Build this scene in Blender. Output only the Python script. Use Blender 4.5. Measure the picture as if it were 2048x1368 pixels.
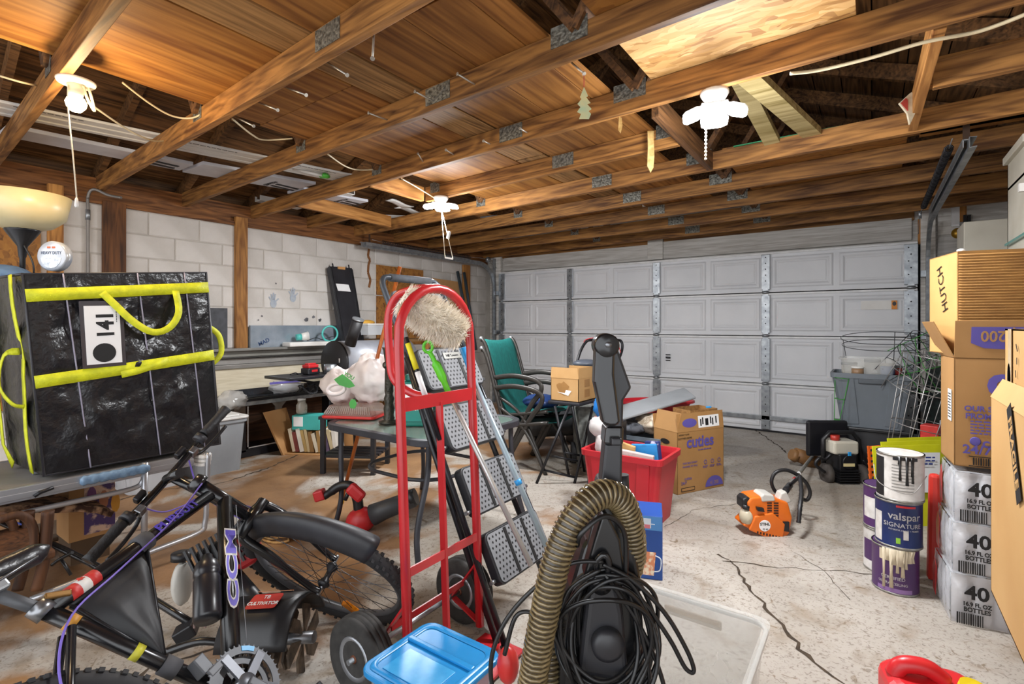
import bpy, math, random
from mathutils import Vector as V, Matrix as Mx, noise as mnoise
from math import sin, cos, pi, radians as rad
random.seed(7)
for _o in list(bpy.data.objects): bpy.data.objects.remove(_o)
S = bpy.context.scene; C = S.collection
# ---------------------------------------------------------------- camera
FPX = 1020.0; HC = 1.2; YAW = 35.25; CU = 1024.0; CV = 651.0
cam = bpy.data.cameras.new('camera'); cam_o = bpy.data.objects.new('camera', cam); C.objects.link(cam_o)
cam.sensor_width = 36; cam.lens = FPX/2048*36; cam.shift_y = -33/2048; cam.clip_start = .02
cam_o.location = (0, 0, HC); cam_o.rotation_euler = (rad(90), 0, rad(YAW)); S.camera = cam_o
# ---------------------------------------------------------------- world light: added even fill from behind, where no rear wall is built
w = bpy.data.worlds.new('world'); S.world = w; w.use_nodes = True
w.node_tree.nodes['Background'].inputs[0].default_value = (.93, .96, 1, 1)
w.node_tree.nodes['Background'].inputs[1].default_value = 1.55
LED_W = 40; BULB_W = 12
S.view_settings.view_transform = 'Standard'; S.view_settings.look = 'None'; S.view_settings.gamma = 1
S.view_settings.use_curve_mapping = False; S.view_settings.exposure = 0.95
# ---------------------------------------------------------------- measuring helpers (survey of the garage from the tripod)
_c, _s = cos(rad(YAW)), sin(rad(YAW))
def ray(u, v):
    r = (u-CU)/FPX; return V((r*_c-_s, r*_s+_c, (CV-v)/FPX))
def D(u, v, d): return ray(u, v)*d+V((0, 0, HC))
def Zp(u, v, z): q = ray(u, v); return D(u, v, (z-HC)/q.z)
def Yp(u, v, y): q = ray(u, v); return D(u, v, y/q.y)
def Xp(u, v, x): q = ray(u, v); return D(u, v, x/q.x)
# ---------------------------------------------------------------- mesh helpers
ORG = {}
def org(o): return ORG.get(o.name, V((0, 0, 0))) if o else V((0, 0, 0))
def tag(o, label=None, cat=None, group=None, kind=None):
    if label: o['label'] = label
    if cat: o['category'] = cat
    if group: o['group'] = group
    if kind: o['kind'] = kind
    return o
def thing(name, label, cat, loc=(0, 0, 0), group=None, kind=None):
    o = bpy.data.objects.new(name, None); C.objects.link(o); o.empty_display_size = .05
    o.location = loc; ORG[o.name] = V(loc); return tag(o, label, cat, group, kind)
def frame(o, x, y, z=None):
    """matrix with origin o, local X along x, local Y near y"""
    x = V(x).normalized(); y = V(y); z = x.cross(y).normalized(); y = z.cross(x)
    m = Mx.Identity(4)
    for i, a in enumerate((x, y, z)):
        for j in range(3): m[j][i] = a[j]
    m.translation = V(o); return m
def RZ(loc, deg=0, rx=0, ry=0): return Mx.Translation(V(loc)) @ Mx.Rotation(rad(deg), 4, 'Z') @ Mx.Rotation(rad(ry), 4, 'Y') @ Mx.Rotation(rad(rx), 4, 'X')
class MB:
    def __init__(s, M=None): s.v = []; s.f = []; s.M = M or Mx.Identity(4); s.sm = []
    def add(s, vs, fs, sm=False):
        n = len(s.v); s.v += [s.M @ V(p) for p in vs]; s.f += [[i+n for i in f] for f in fs]; s.sm += [sm]*len(fs); return s
    def box(s, c, d, R=None):
        x, y, z = d[0]/2, d[1]/2, d[2]/2; c = V(c)
        p = [V((i*x, j*y, k*z)) for k in (-1, 1) for j in (-1, 1) for i in (-1, 1)]
        if R is not None: p = [R @ q for q in p]
        return s.add([c+q for q in p], [(0, 2, 3, 1), (4, 5, 7, 6), (0, 1, 5, 4), (2, 6, 7, 3), (0, 4, 6, 2), (1, 3, 7, 5)])
    def b2(s, a, b): a, b = V(a), V(b); return s.box((a+b)/2, (abs(b.x-a.x), abs(b.y-a.y), abs(b.z-a.z)))
    def hexa(s, bot, top): return s.add(list(bot)+list(top), [(3, 2, 1, 0), (4, 5, 6, 7)]+[(i, (i+1) % 4, (i+1) % 4+4, i+4) for i in range(4)])
    def beam(s, a, b, w, h, up=(0, 0, 1)):
        a, b = V(a), V(b); d = (b-a).normalized(); up = V(up); x = d.cross(up)
        if x.length < 1e-4: x = d.cross(V((1, 0, 0)))
        x.normalize(); y = x.cross(d).normalized(); x = x*w/2; y = y*h/2
        return s.hexa([a-x-y, a+x-y, b+x-y, b-x-y], [a-x+y, a+x+y, b+x+y, b-x+y])
    def tube(s, pts, r, n=8, closed=False, sm=True, flat=None):
        pts = [V(p) for p in pts]; m = len(pts); R = r if isinstance(r, (list, tuple)) else [r]*m
        vs = []; t0 = None; up = None
        for i, p in enumerate(pts):
            a = pts[(i-1) % m] if (i or closed) else p; b = pts[(i+1) % m] if (i < m-1 or closed) else p
            t = (b-a)
            t = t.normalized() if t.length > 1e-9 else (t0 or V((0, 0, 1)))
            if up is None:
                up = t.cross(V((0, 0, 1)))
                if up.length < .05: up = t.cross(V((0, 1, 0)))
                up.normalize()
            else:
                up = up-t*up.dot(t)
                up.normalize()
            w = t.cross(up); t0 = t
            fx, fy = flat or (1, 1)
            vs += [p+(up*cos(2*pi*k/n)*fx+w*sin(2*pi*k/n)*fy)*R[i] for k in range(n)]
        fs = [(i*n+k, ((i+1) % m)*n+k, ((i+1) % m)*n+(k+1) % n, i*n+(k+1) % n) for i in range(m if closed else m-1) for k in range(n)]
        s.add(vs, fs, sm)
        if not closed: n0 = len(s.v)-len(vs); s.f += [[n0+k for k in range(n)][::1], [n0+(m-1)*n+k for k in range(n)][::-1]]; s.sm += [False, False]
        return s
    def lathe(s, prof, n=20, M=None, sm=True, a0=0, a1=2*pi):
        full = abs(a1-a0-2*pi) < 1e-6; k = n if full else n+1; vs = []
        for (r, z) in prof:
            for i in range(k):
                a = a0+(a1-a0)*i/n; p = V((r*cos(a), r*sin(a), z)); vs.append(M @ p if M else p)
        fs = [(j*k+i, j*k+(i+1) % k, (j+1)*k+(i+1) % k, (j+1)*k+i) for j in range(len(prof)-1) for i in range(k if full else n)]
        s.add(vs, fs, sm)
        n0 = len(s.v)-len(vs)
        if full:
            if prof[0][0] > 1e-5: s.f.append([n0+i for i in range(k)][::-1]); s.sm.append(False)
            if prof[-1][0] > 1e-5: s.f.append([n0+(len(prof)-1)*k+i for i in range(k)]); s.sm.append(False)
        return s
    def prism(s, poly, z0, z1, M=None):
        n = len(poly); vs = [V((p[0], p[1], z0)) for p in poly]+[V((p[0], p[1], z1)) for p in poly]
        if M: vs = [M @ p for p in vs]
        return s.add(vs, [tuple(range(n))[::-1], tuple(range(n, 2*n))]+[(i, (i+1) % n, (i+1) % n+n, i+n) for i in range(n)])
    def ball(s, c, r, n=12, m=8, f=None):
        r = r if isinstance(r, (tuple, list)) else (r, r, r); vs = []
        for j in range(m+1):
            t = pi*j/m
            for i in range(n):
                a = 2*pi*i/n; d = V((sin(t)*cos(a), sin(t)*sin(a), cos(t))); k = f(d) if f else 1
                vs.append(V(c)+V((d.x*r[0], d.y*r[1], d.z*r[2]))*k)
        return s.add(vs, [(j*n+i, (j+1)*n+i, (j+1)*n+(i+1) % n, j*n+(i+1) % n) for j in range(m) for i in range(n)], True)
    def grid(s, fn, nu, nv, sm=True, th=0):
        vs = [V(fn(i/nu, j/nv)) for j in range(nv+1) for i in range(nu+1)]; k = nu+1
        fs = [(j*k+i, j*k+i+1, (j+1)*k+i+1, (j+1)*k+i) for j in range(nv) for i in range(nu)]
        return s.add(vs, fs, sm)
    def mesh(s, name, o=V((0, 0, 0))):
        me = bpy.data.meshes.new(name); me.from_pydata([p-o for p in s.v], [], s.f)
        for p, q in zip(me.polygons, s.sm): p.use_smooth = q
        me.update(); return me
    def build(s, name, m, par=None, label=None, cat=None, group=None, kind=None, bevel=0, bseg=2, solid=0, sub=0, at=None):
        o0 = org(par) if par else (V(at) if at is not None else V((0, 0, 0)))
        me = s.mesh(name, o0); o = bpy.data.objects.new(name, me); C.objects.link(o)
        if m is not None: me.materials.append(m)
        if par: o.parent = par
        else: o.location = o0
        ORG[o.name] = o0
        if solid: md = o.modifiers.new('solid', 'SOLIDIFY'); md.thickness = solid; md.offset = 0
        if bevel: md = o.modifiers.new('bevel', 'BEVEL'); md.width = bevel; md.segments = bseg; md.limit_method = 'ANGLE'; md.angle_limit = rad(40); md.harden_normals = False
        if sub: md = o.modifiers.new('sub', 'SUBSURF'); md.levels = sub; md.render_levels = sub
        return tag(o, label, cat, group, kind)
def inst(name, me, par, loc, m=None, rot=None):
    """object that shares a mesh; loc in the space of the parent's origin"""
    o = bpy.data.objects.new(name, me); C.objects.link(o); o.parent = par; o.location = V(loc)-org(par)
    if rot: o.rotation_euler = rot
    ORG[o.name] = org(par); return o
def copy_tree(o, delta, parent=None, label=None):
    c = o.copy(); C.objects.link(c); ORG[c.name] = org(o)+V(delta)
    if parent: c.parent = parent
    else: c.location = o.location+V(delta)
    if label: c['label'] = label
    for ch in list(o.children): copy_tree(ch, delta, c)
    return c
def text(s, size, M, m, par, name='lettering', sx=1.0, align='CENTER', off=0.0, ex=.0004):
    cu = bpy.data.curves.new(name, 'FONT'); cu.body = s; cu.size = size; cu.align_x = align; cu.align_y = 'CENTER'; cu.extrude = ex; cu.offset = off; cu.resolution_u = 3
    t = bpy.data.objects.new('tmp', cu); C.objects.link(t); bpy.context.view_layer.update()
    me = bpy.data.meshes.new_from_object(t.evaluated_get(bpy.context.evaluated_depsgraph_get())); bpy.data.objects.remove(t)
    M2 = M @ Mx.Diagonal((sx, 1, 1, 1)); me.transform(M2); me.transform(Mx.Translation(-org(par))); me.materials.clear(); me.materials.append(m)
    o = bpy.data.objects.new(name, me); C.objects.link(o); o.parent = par; ORG[o.name] = org(par); return o
def bez(pts, n=8, closed=False):
    """Catmull-Rom through pts"""
    p = [V(q) for q in pts]; out = []; m = len(p)
    for i in range(m if closed else m-1):
        a, b, c, d = (p[(i-1) % m], p[i], p[(i+1) % m], p[(i+2) % m]) if closed else (p[max(i-1, 0)], p[i], p[i+1], p[min(i+2, m-1)])
        for k in range(n):
            t = k/n; out.append(.5*((2*b)+(c-a)*t+(2*a-5*b+4*c-d)*t*t+(3*b-a-3*c+d)*t**3))
    if not closed: out.append(p[-1])
    return out
def rrect(w, h, r, n=4):
    out = []
    for cx, cy, a in ((w/2-r, h/2-r, 0), (-w/2+r, h/2-r, 90), (-w/2+r, -h/2+r, 180), (w/2-r, -h/2+r, 270)):
        out += [(cx+r*cos(rad(a+90*k/n)), cy+r*sin(rad(a+90*k/n))) for k in range(n+1)]
    return out
def fineprint(M, w_, lines, lh, m, par, name='small_print', seed=1):
    """rows of tiny dashes for print too small to read"""
    r = random.Random(seed); b = MB(M)
    for i in range(lines):
        x = -w_/2
        while x < w_/2-lh: L = min(r.uniform(1.0, 3.2)*lh, w_/2-x); b.box((x+L/2, -i*lh*1.6, 0), (L, lh*.7, .0006)); x += L+lh*.6
    o = b.build(name, m, par); o['kind'] = 'stuff'; return o
# ---------------------------------------------------------------- materials
def lin(h):
    if isinstance(h, str): h = h.lstrip('#'); h = [int(h[i:i+2], 16)/255 for i in (0, 2, 4)]
    return tuple((x/12.92 if x <= .04045 else ((x+.055)/1.055)**2.4) for x in h)
MATS = {}
def mat(name, col='#888888', rough=.6, metal=0, col2=None, scale=6, st=(1, 1, 1), bump=0, bscale=None, detail=4, emit=0, ecol=None, trans=0, alpha=1, spec=.5, lo=.3, hi=.7, dist=0, coat=0):
    m = bpy.data.materials.new(name); m.use_nodes = True; N = m.node_tree.nodes; L = m.node_tree.links; b = N['Principled BSDF']; MATS[name] = m
    c1 = lin(col); c2 = lin(col2) if col2 else tuple(x*.78 for x in c1)
    b.inputs['Roughness'].default_value = rough; b.inputs['Metallic'].default_value = metal; b.inputs['Specular IOR Level'].default_value = spec
    if coat: b.inputs['Coat Weight'].default_value = coat; b.inputs['Coat Roughness'].default_value = .15
    tc = N.new('ShaderNodeTexCoord'); mp = N.new('ShaderNodeMapping'); mp.inputs['Scale'].default_value = st; L.new(tc.outputs['Object'], mp.inputs[0])
    nz = N.new('ShaderNodeTexNoise'); nz.inputs['Scale'].default_value = scale; nz.inputs['Detail'].default_value = detail; nz.inputs['Distortion'].default_value = dist; L.new(mp.outputs[0], nz.inputs[0])
    cr = N.new('ShaderNodeValToRGB'); cr.color_ramp.elements[0].position = lo; cr.color_ramp.elements[1].position = hi
    cr.color_ramp.elements[0].color = (*c2, 1); cr.color_ramp.elements[1].color = (*c1, 1); L.new(nz.outputs[0], cr.inputs[0]); L.new(cr.outputs[0], b.inputs['Base Color'])
    if bump:
        bp = N.new('ShaderNodeBump'); bp.inputs['Strength'].default_value = bump; bp.inputs['Distance'].default_value = .01
        if bscale:
            n2 = N.new('ShaderNodeTexNoise'); n2.inputs['Scale'].default_value = bscale; n2.inputs['Detail'].default_value = 3; L.new(mp.outputs[0], n2.inputs[0]); L.new(n2.outputs[0], bp.inputs['Height'])
        else: L.new(nz.outputs[0], bp.inputs['Height'])
        L.new(bp.outputs[0], b.inputs['Normal'])
    if emit: b.inputs['Emission Color'].default_value = (*lin(ecol or col), 1); b.inputs['Emission Strength'].default_value = emit
    if trans: b.inputs['Transmission Weight'].default_value = trans; b.inputs['IOR'].default_value = 1.25
    if alpha < 1: b.inputs['Alpha'].default_value = alpha
    return m
def wood(name, col, col2, ax=0, rough=.65, k=1.0, fine=38, objrand=True, knots=True):
    """grain along axis ax; tone differs from board to board"""
    m = bpy.data.materials.new(name); m.use_nodes = True; N = m.node_tree.nodes; L = m.node_tree.links; b = N['Principled BSDF']; MATS[name] = m
    b.inputs['Roughness'].default_value = rough; b.inputs['Specular IOR Level'].default_value = .35
    tc = N.new('ShaderNodeTexCoord'); oi = N.new('ShaderNodeObjectInfo'); mp = N.new('ShaderNodeMapping'); sc = [1, 1, 1]; sc[ax] = .07; mp.inputs['Scale'].default_value = sc
    L.new(tc.outputs['Object'], mp.inputs[0])
    vm = N.new('ShaderNodeVectorMath'); vm.operation = 'MULTIPLY_ADD'; vm.inputs[1].default_value = (9, 9, 9)
    cb = N.new('ShaderNodeCombineXYZ'); L.new(oi.outputs['Random'], cb.inputs[0]); L.new(oi.outputs['Random'], cb.inputs[1]); L.new(oi.outputs['Random'], cb.inputs[2])
    L.new(cb.outputs[0], vm.inputs[0]); L.new(mp.outputs[0], vm.inputs[2])
    n1 = N.new('ShaderNodeTexNoise'); n1.inputs['Scale'].default_value = fine*k; n1.inputs['Detail'].default_value = 5; n1.inputs['Distortion'].default_value = .6; L.new(vm.outputs[0], n1.inputs[0])
    n2 = N.new('ShaderNodeTexNoise'); n2.inputs['Scale'].default_value = 4*k; n2.inputs['Detail'].default_value = 3; n2.inputs['Distortion'].default_value = 1.5; L.new(vm.outputs[0], n2.inputs[0])
    wv = N.new('ShaderNodeMath'); wv.operation = 'SINE'; ml = N.new('ShaderNodeMath'); ml.operation = 'MULTIPLY'; ml.inputs[1].default_value = 60; L.new(n2.outputs[0], ml.inputs[0]); L.new(ml.outputs[0], wv.inputs[0])
    m1 = N.new('ShaderNodeMath'); m1.operation = 'MULTIPLY_ADD'; m1.inputs[1].default_value = .10; L.new(wv.outputs[0], m1.inputs[0]); L.new(n1.outputs[0], m1.inputs[2])
    n3 = N.new('ShaderNodeTexNoise'); n3.inputs['Scale'].default_value = 1.6; n3.inputs['Detail'].default_value = 4; L.new(tc.outputs['Object'], n3.inputs[0])
    m2 = N.new('ShaderNodeMath'); m2.operation = 'MULTIPLY_ADD'; m2.inputs[1].default_value = .35; L.new(n3.outputs[0], m2.inputs[0]); L.new(m1.outputs[0], m2.inputs[2])
    cr = N.new('ShaderNodeValToRGB'); e = cr.color_ramp.elements; e[0].position = .42; e[1].position = .92; e[0].color = (*lin(col2), 1); e[1].color = (*lin(col), 1); L.new(m2.outputs[0], cr.inputs[0])
    hs = N.new('ShaderNodeHueSaturation'); mr = N.new('ShaderNodeMapRange'); mr.inputs[3].default_value = .72 if objrand else 1; mr.inputs[4].default_value = 1.18 if objrand else 1
    L.new(oi.outputs['Random'], mr.inputs[0]); L.new(mr.outputs[0], hs.inputs['Value']); L.new(cr.outputs[0], hs.inputs['Color']); L.new(hs.outputs[0], b.inputs['Base Color'])
    bp = N.new('ShaderNodeBump'); bp.inputs['Strength'].default_value = .25; bp.inputs['Distance'].default_value = .006; L.new(m1.outputs[0], bp.inputs['Height']); L.new(bp.outputs[0], b.inputs['Normal'])
    return m
def osb(name, c1, c2, c3):
    m = bpy.data.materials.new(name); m.use_nodes = True; N = m.node_tree.nodes; L = m.node_tree.links; b = N['Principled BSDF']; MATS[name] = m; b.inputs['Roughness'].default_value = .7
    tc = N.new('ShaderNodeTexCoord'); prev = None
    nd = N.new('ShaderNodeTexNoise'); nd.inputs['Scale'].default_value = 5; L.new(tc.outputs['Object'], nd.inputs[0])
    va = N.new('ShaderNodeVectorMath'); va.operation = 'MULTIPLY_ADD'; va.inputs[1].default_value = (.12, .12, .12); L.new(nd.outputs['Color'], va.inputs[0]); L.new(tc.outputs['Object'], va.inputs[2])
    for i, (a, sx, sy) in enumerate(((25, 10, 34), (-50, 9, 40))):
        mp = N.new('ShaderNodeMapping'); mp.inputs['Rotation'].default_value = (rad(a) if 0 else 0, 0, rad(a)); mp.inputs['Scale'].default_value = (sx, sy, 30); L.new(va.outputs[0], mp.inputs[0])
        vo = N.new('ShaderNodeTexVoronoi'); vo.inputs['Scale'].default_value = 1; L.new(mp.outputs[0], vo.inputs[0])
        sp = N.new('ShaderNodeSeparateColor'); L.new(vo.outputs['Color'], sp.inputs[0])
        cr = N.new('ShaderNodeValToRGB'); e = cr.color_ramp.elements; e[0].color = (*lin(c2), 1); e[1].color = (*lin(c1), 1); e[0].position = .0; x = e.new(.28); x.color = (*lin(c3), 1); L.new(sp.outputs[i], cr.inputs[0])
        if prev:
            mx = N.new('ShaderNodeMix'); mx.data_type = 'RGBA'; L.new(sp.outputs[2], mx.inputs[0]); L.new(prev, mx.inputs[6]); L.new(cr.outputs[0], mx.inputs[7]); prev = mx.outputs[2]
        else: prev = cr.outputs[0]
    L.new(prev, b.inputs['Base Color']); return m
# ================================================================ MATERIALS FOR THE SHELL
W_JOIST = wood('joist wood', '#ab783f', '#553316', 0)
W_PLY = wood('old plywood', '#b47c3e', '#6b3f1a', 1, k=.55)
W_PLYL = wood('golden plywood', '#b8803c', '#7a481a', 1, k=.5)
W_DARK = wood('dark old wood', '#7c5430', '#3a2412', 1)
W_ROOF = wood('roof board wood', '#8a6038', '#3c2612', 1)
W_POST = wood('stud wood', '#c48a48', '#7a4a1e', 2)
W_DPOST = wood('brown stud wood', '#7a4c26', '#3c2210', 2)
W_NEW = wood('treated new lumber', '#b5a476', '#7c6c40', 0, k=.6)
W_GREY = wood('plank grey brown', '#a27a4c', '#5e4224', 1)
W_PINE = wood('pine stud along beam', '#c58c4c', '#8a5626', 1)
W_PAINT = wood('white painted plank', '#dedbd6', '#b4aea6', 0, rough=.7)
OSB_L = osb('osb fresh', '#d8b07a', '#8a5c2c', '#b98c4e'); OSB_D = osb('osb aged', '#a4702f', '#5a3614', '#8c5a24')
M_BLOCK = mat('painted block', '#d2cdc8', .75, col2='#b9b3ac', scale=3, bump=.25, bscale=60, detail=8)
M_MORTAR = mat('mortar', '#c2bcb5', .9, col2='#aaa39a', scale=5)
M_DOOR = mat('door steel', '#dcdde0', .45, col2='#cfd1d5', scale=2, spec=.4, bump=.05, bscale=90)
M_DOORE = mat('door edge', '#e4e4e4', .4, col2='#cfcfd0', scale=14)
M_GALV = mat('galvanised steel', '#aeb2b6', .38, .75, col2='#84898e', scale=18)
M_PLATE = mat('truss plate steel', '#8e8c82', .5, .5, col2='#4c4a44', scale=70, detail=1, bump=.6)
M_BLACK = mat('black steel', '#26262a', .4, .3, col2='#17171a', scale=8)
M_WHITE = mat('white plastic', '#e4e2de', .45, col2='#d2cfca', scale=5)
M_CABLE = mat('cream cable', '#d8c8a4', .5, scale=12)
M_NAIL = mat('nail steel', '#c4c0b6', .35, .6, scale=30)
M_ROPE = mat('pull cord', '#d8cdb6', .8, scale=60)
def floor_mat():
    m = bpy.data.materials.new('concrete floor'); m.use_nodes = True; N = m.node_tree.nodes; L = m.node_tree.links; b = N['Principled BSDF']
    tc = N.new('ShaderNodeTexCoord')
    def nz(sc, det=6, dist=0): n = N.new('ShaderNodeTexNoise'); n.inputs['Scale'].default_value = sc; n.inputs['Detail'].default_value = det; n.inputs['Distortion'].default_value = dist; L.new(tc.outputs['Object'], n.inputs[0]); return n.outputs[0]
    def ramp(i, p0, c0, p1, c1): r = N.new('ShaderNodeValToRGB'); e = r.color_ramp.elements; e[0].position = p0; e[1].position = p1; e[0].color = (*c0, 1); e[1].color = (*c1, 1); L.new(i, r.inputs[0]); return r.outputs[0]
    def mix(f, a, c): x = N.new('ShaderNodeMix'); x.data_type = 'RGBA'; L.new(f, x.inputs[0]); L.new(a, x.inputs[6]) if not isinstance(a, tuple) else None; L.new(c, x.inputs[7]); return x.outputs[2]
    def math_(op, a, c): x = N.new('ShaderNodeMath'); x.operation = op; (L.new(a, x.inputs[0]) if not isinstance(a, float) else setattr(x.inputs[0], 'default_value', a)); (L.new(c, x.inputs[1]) if not isinstance(c, float) else setattr(x.inputs[1], 'default_value', c)); return x.outputs[0]
    base = ramp(nz(1.3, 8, .4), .3, lin('#938b81'), .65, lin('#b5aea5'))
    speck = ramp(nz(60, 9, 1.2), .34, lin('#8a7c68'), .47, lin('#ffffff'))
    mul = N.new('ShaderNodeMix'); mul.data_type = 'RGBA'; mul.blend_type = 'MULTIPLY'; mul.inputs[0].default_value = .55; L.new(base, mul.inputs[6]); L.new(speck, mul.inputs[7]); col = mul.outputs[2]
    # scattered dirt
    col = mix(ramp(nz(5.5, 8, .6), .54, (0, 0, 0), .72, (.7, .7, .7)), col, ramp(nz(20), .3, lin('#75654f'), .7, lin('#948370')))
    col = mix(ramp(nz(11, 10, 2.5), .62, (0, 0, 0), .70, (.8, .8, .8)), col, ramp(nz(30), .3, lin('#5e4e3a'), .7, lin('#7c6a52')))
    # old spill of rust-brown stain on the left half of the slab
    sx = N.new('ShaderNodeSeparateXYZ'); L.new(tc.outputs['Object'], sx.inputs[0])
    left = N.new('ShaderNodeMapRange'); left.inputs[1].default_value = -1.2; left.inputs[2].default_value = -2.8; left.inputs[3].default_value = -.10; left.inputs[4].default_value = .12; L.new(sx.outputs[0], left.inputs[0])
    st = math_('ADD', nz(1.15, 9, .5), left.outputs[0])
    col = mix(ramp(st, .53, (0, 0, 0), .60, (.92, .92, .92)), col, ramp(nz(3, 6), .3, lin('#684626'), .7, lin('#977047')))
    L.new(col, b.inputs['Base Color'])
    L.new(ramp(nz(2.4, 6), .35, (.35, .35, .35), .65, (.75, .75, .75)), b.inputs['Roughness']); b.inputs['Specular IOR Level'].default_value = .35
    bp = N.new('ShaderNodeBump'); bp.inputs['Strength'].default_value = .35; bp.inputs['Distance'].default_value = .006; L.new(nz(30, 8), bp.inputs['Height']); L.new(bp.outputs[0], b.inputs['Normal'])
    return m
XL, XR, YD = -5.0, 1.35, 6.375
# ================================================================ FLOOR
fl = MB().b2((XL-.2, -2.2, -.1), (XR+.2, YD+.4, 0)).build('floor', floor_mat(), kind='structure')
tag(fl, 'stained and cracked concrete garage floor')
M_CRACK = mat('crack dirt', '#4a3c2c', .95, col2='#2a2119', scale=30)
def crack(px, wd):
    P = [Zp(u, v, 0) for u, v in px]; Q = []
    for a, b in zip(P, P[1:]):
        n = max(2, int((b-a).length/.035)); d = (b-a); t = V((-d.y, d.x, 0)).normalized()
        Q += [a+d*k/n+t*random.uniform(-.012, .012) for k in range(n)]
    Q.append(P[-1]); vs = []; fs = []
    for i, q in enumerate(Q):
        d = (Q[min(i+1, len(Q)-1)]-Q[max(i-1, 0)]); t = V((-d.y, d.x, 0)).normalized(); k = wd*random.uniform(.3, 1.5)
        vs += [q+t*k+V((0, 0, .0012)), q-t*k*random.uniform(.3, 1)+V((0, 0, .0012))]
        if i: fs.append((2*i-2, 2*i, 2*i+1, 2*i-1))
    MB().add(vs, fs).build('crack', M_CRACK, fl)
for px, wd in (([(1436, 1108), (1470, 1128), (1492, 1165), (1540, 1225), (1560, 1250), (1612, 1312), (1690, 1368), (1740, 1420)], .008), ([(1445, 1122), (1560, 1136), (1690, 1142), (1760, 1150)], .004),
    ([(1508, 858), (1545, 884), (1600, 925)], .008), ([(1330, 1055), (1390, 1020), (1490, 1005)], .002), ([(420, 972), (470, 958), (540, 935), (605, 905)], .010), ([(140, 1030), (290, 985), (420, 968)], .007), ([(1590, 1105), (1640, 1135), (1700, 1200)], .0018), ([(250, 1368), (300, 1335), (360, 1318), (450, 1290)], .008)): crack(px, wd)
# ================================================================ LEFT WALL OF BLOCKS
wl = MB().b2((XL-.2, -2.2, 0), (XL-.008, YD+.2, 2.16)).build('wall_left', M_MORTAR, kind='structure'); tag(wl, 'white painted concrete block wall along the left side')
CH = .1963; bm_ = {}
def blockmesh(L):
    L = round(L, 3)
    if L not in bm_:
        b = MB(); w, h, e = L/2-.004, CH/2-.0035, .006
        b.add([(-.02, -w, -h), (-.02, w, -h), (-.02, w, h), (-.02, -w, h), (-e, -w, -h), (-e, w, -h), (-e, w, h), (-e, -w, h), (0, -w+e, -h+e), (0, w-e, -h+e), (0, w-e, h-e), (0, -w+e, h-e)],
              [(0, 1, 5, 4), (1, 2, 6, 5), (2, 3, 7, 6), (3, 0, 4, 7), (4, 5, 9, 8), (5, 6, 10, 9), (6, 7, 11, 10), (7, 4, 8, 11), (8, 9, 10, 11)])
        me = b.mesh('block'); me.materials.append(M_BLOCK); bm_[L] = me
    return bm_[L]
for k in range(0, 11):
    y = .35 if k % 2 else .15
    while y < YD-.05:
        L = min(.40, YD-y)
        if L > .06: inst('block', blockmesh(L), wl, (XL+random.uniform(-.002, .002), y+L/2, (k+.5)*CH))
        y += .40
MB().b2((XL-.18, -2, 2.16), (XL+.02, YD, 2.2)).b2((XL-.16, -2, 2.2), (XL-.02, YD, 2.37)).build('trim_1', wood('sill wood', '#8a5a30', '#4a2a12', 1), kind='structure', label='brown wooden sill plate on top of the block wall')
# peeling crack in the blocks, right of the leaning black panel
ck = MB(); P = [Xp(u, v, XL+.004) for u, v in ((738, 498), (736, 512), (740, 520), (737, 530), (736, 545), (741, 560), (738, 575))]
for a, b in zip(P, P[1:]): ck.beam(a, b, .03, .004, (1, 0, 0))
ck.build('crack', mat('bare block', '#8a5a32', .9), wl)
# blue-grey hand prints and black spray marks on the wall
M_PRINT = mat('hand print paint', '#a9b4c4', .9, col2='#c4c8cc', scale=40, alpha=.7); M_SPRAY = mat('black spray', '#3a3a3c', .9, col2='#77757a', scale=25)
for (u, v, sl) in ((547, 603, .25), (586, 592, 0)):
    h = MB(frame(Xp(u, v, XL+.004), (0, 1, 0), (0, sl, 1)))
    h.prism([(.035*cos(a*pi/5), .045*sin(a*pi/5)-.02) for a in range(10)], 0, .001)
    for i, a in enumerate((-40, -16, 0, 14, 52)):
        a = rad(a); l = (.075, .09, .1, .09, .07)[i]; h.beam((sin(a)*.035, cos(a)*.035-.015, .0005), (sin(a)*l, cos(a)*l-.01, .0005), .014, .001, (0, 0, 1))
    h.build('hand_print', M_PRINT, wl)
for (u, v, r) in ((613, 639, .028), (640, 640, .022), (627, 634, .018), (552, 567, .009), (524, 632, .01), (517, 640, .008)):
    MB(frame(Xp(u, v, XL+.004), (0, 1, 0), (0, 0, 1))).prism([(r*random.uniform(.6, 1.1)*cos(a*pi/6), r*random.uniform(.6, 1.1)*sin(a*pi/6)) for a in range(12)], 0, .001).build('spray_mark', M_SPRAY, wl)
# studs and boards on the left wall
def stud(u0, u1, z0, z1, m, label, th=.045, name='wall_stud'):
    a = Xp(u0, 651, XL+.003).y; b = Xp(u1, 651, XL+.003).y
    MB().b2((XL+.003, a, z0), (XL+.003+th, b, z1)).build(name, m, label=label, cat='post', bevel=.003, at=(XL, (a+b)/2, z0))
stud(468, 491, .02, 2.24, W_POST, 'light orange wooden stud standing against the block wall above the foil board')
stud(203, 250, .02, 2.19, W_DPOST, 'wide dark brown board standing against the wall behind the black delivery bag', .03)
stud(93, 124, .02, 2.25, W_POST, 'light wooden stud on the wall beside the floor lamp')
MB().b2((XL+.003, .55, .6), (XL+.018, Xp(80, 500, XL).y, 2.05)).build('osb_sheet', OSB_D, label='aged strand board sheet on the wall behind the floor lamp', cat='board', at=(XL, .6, .6))
t = thing('conduit_pipe', 'thin grey conduit pipe running up the block wall beside the dark brown board', 'pipe', (XL+.02, Xp(174, 500, XL).y, .6)); y = t.location.y
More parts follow.
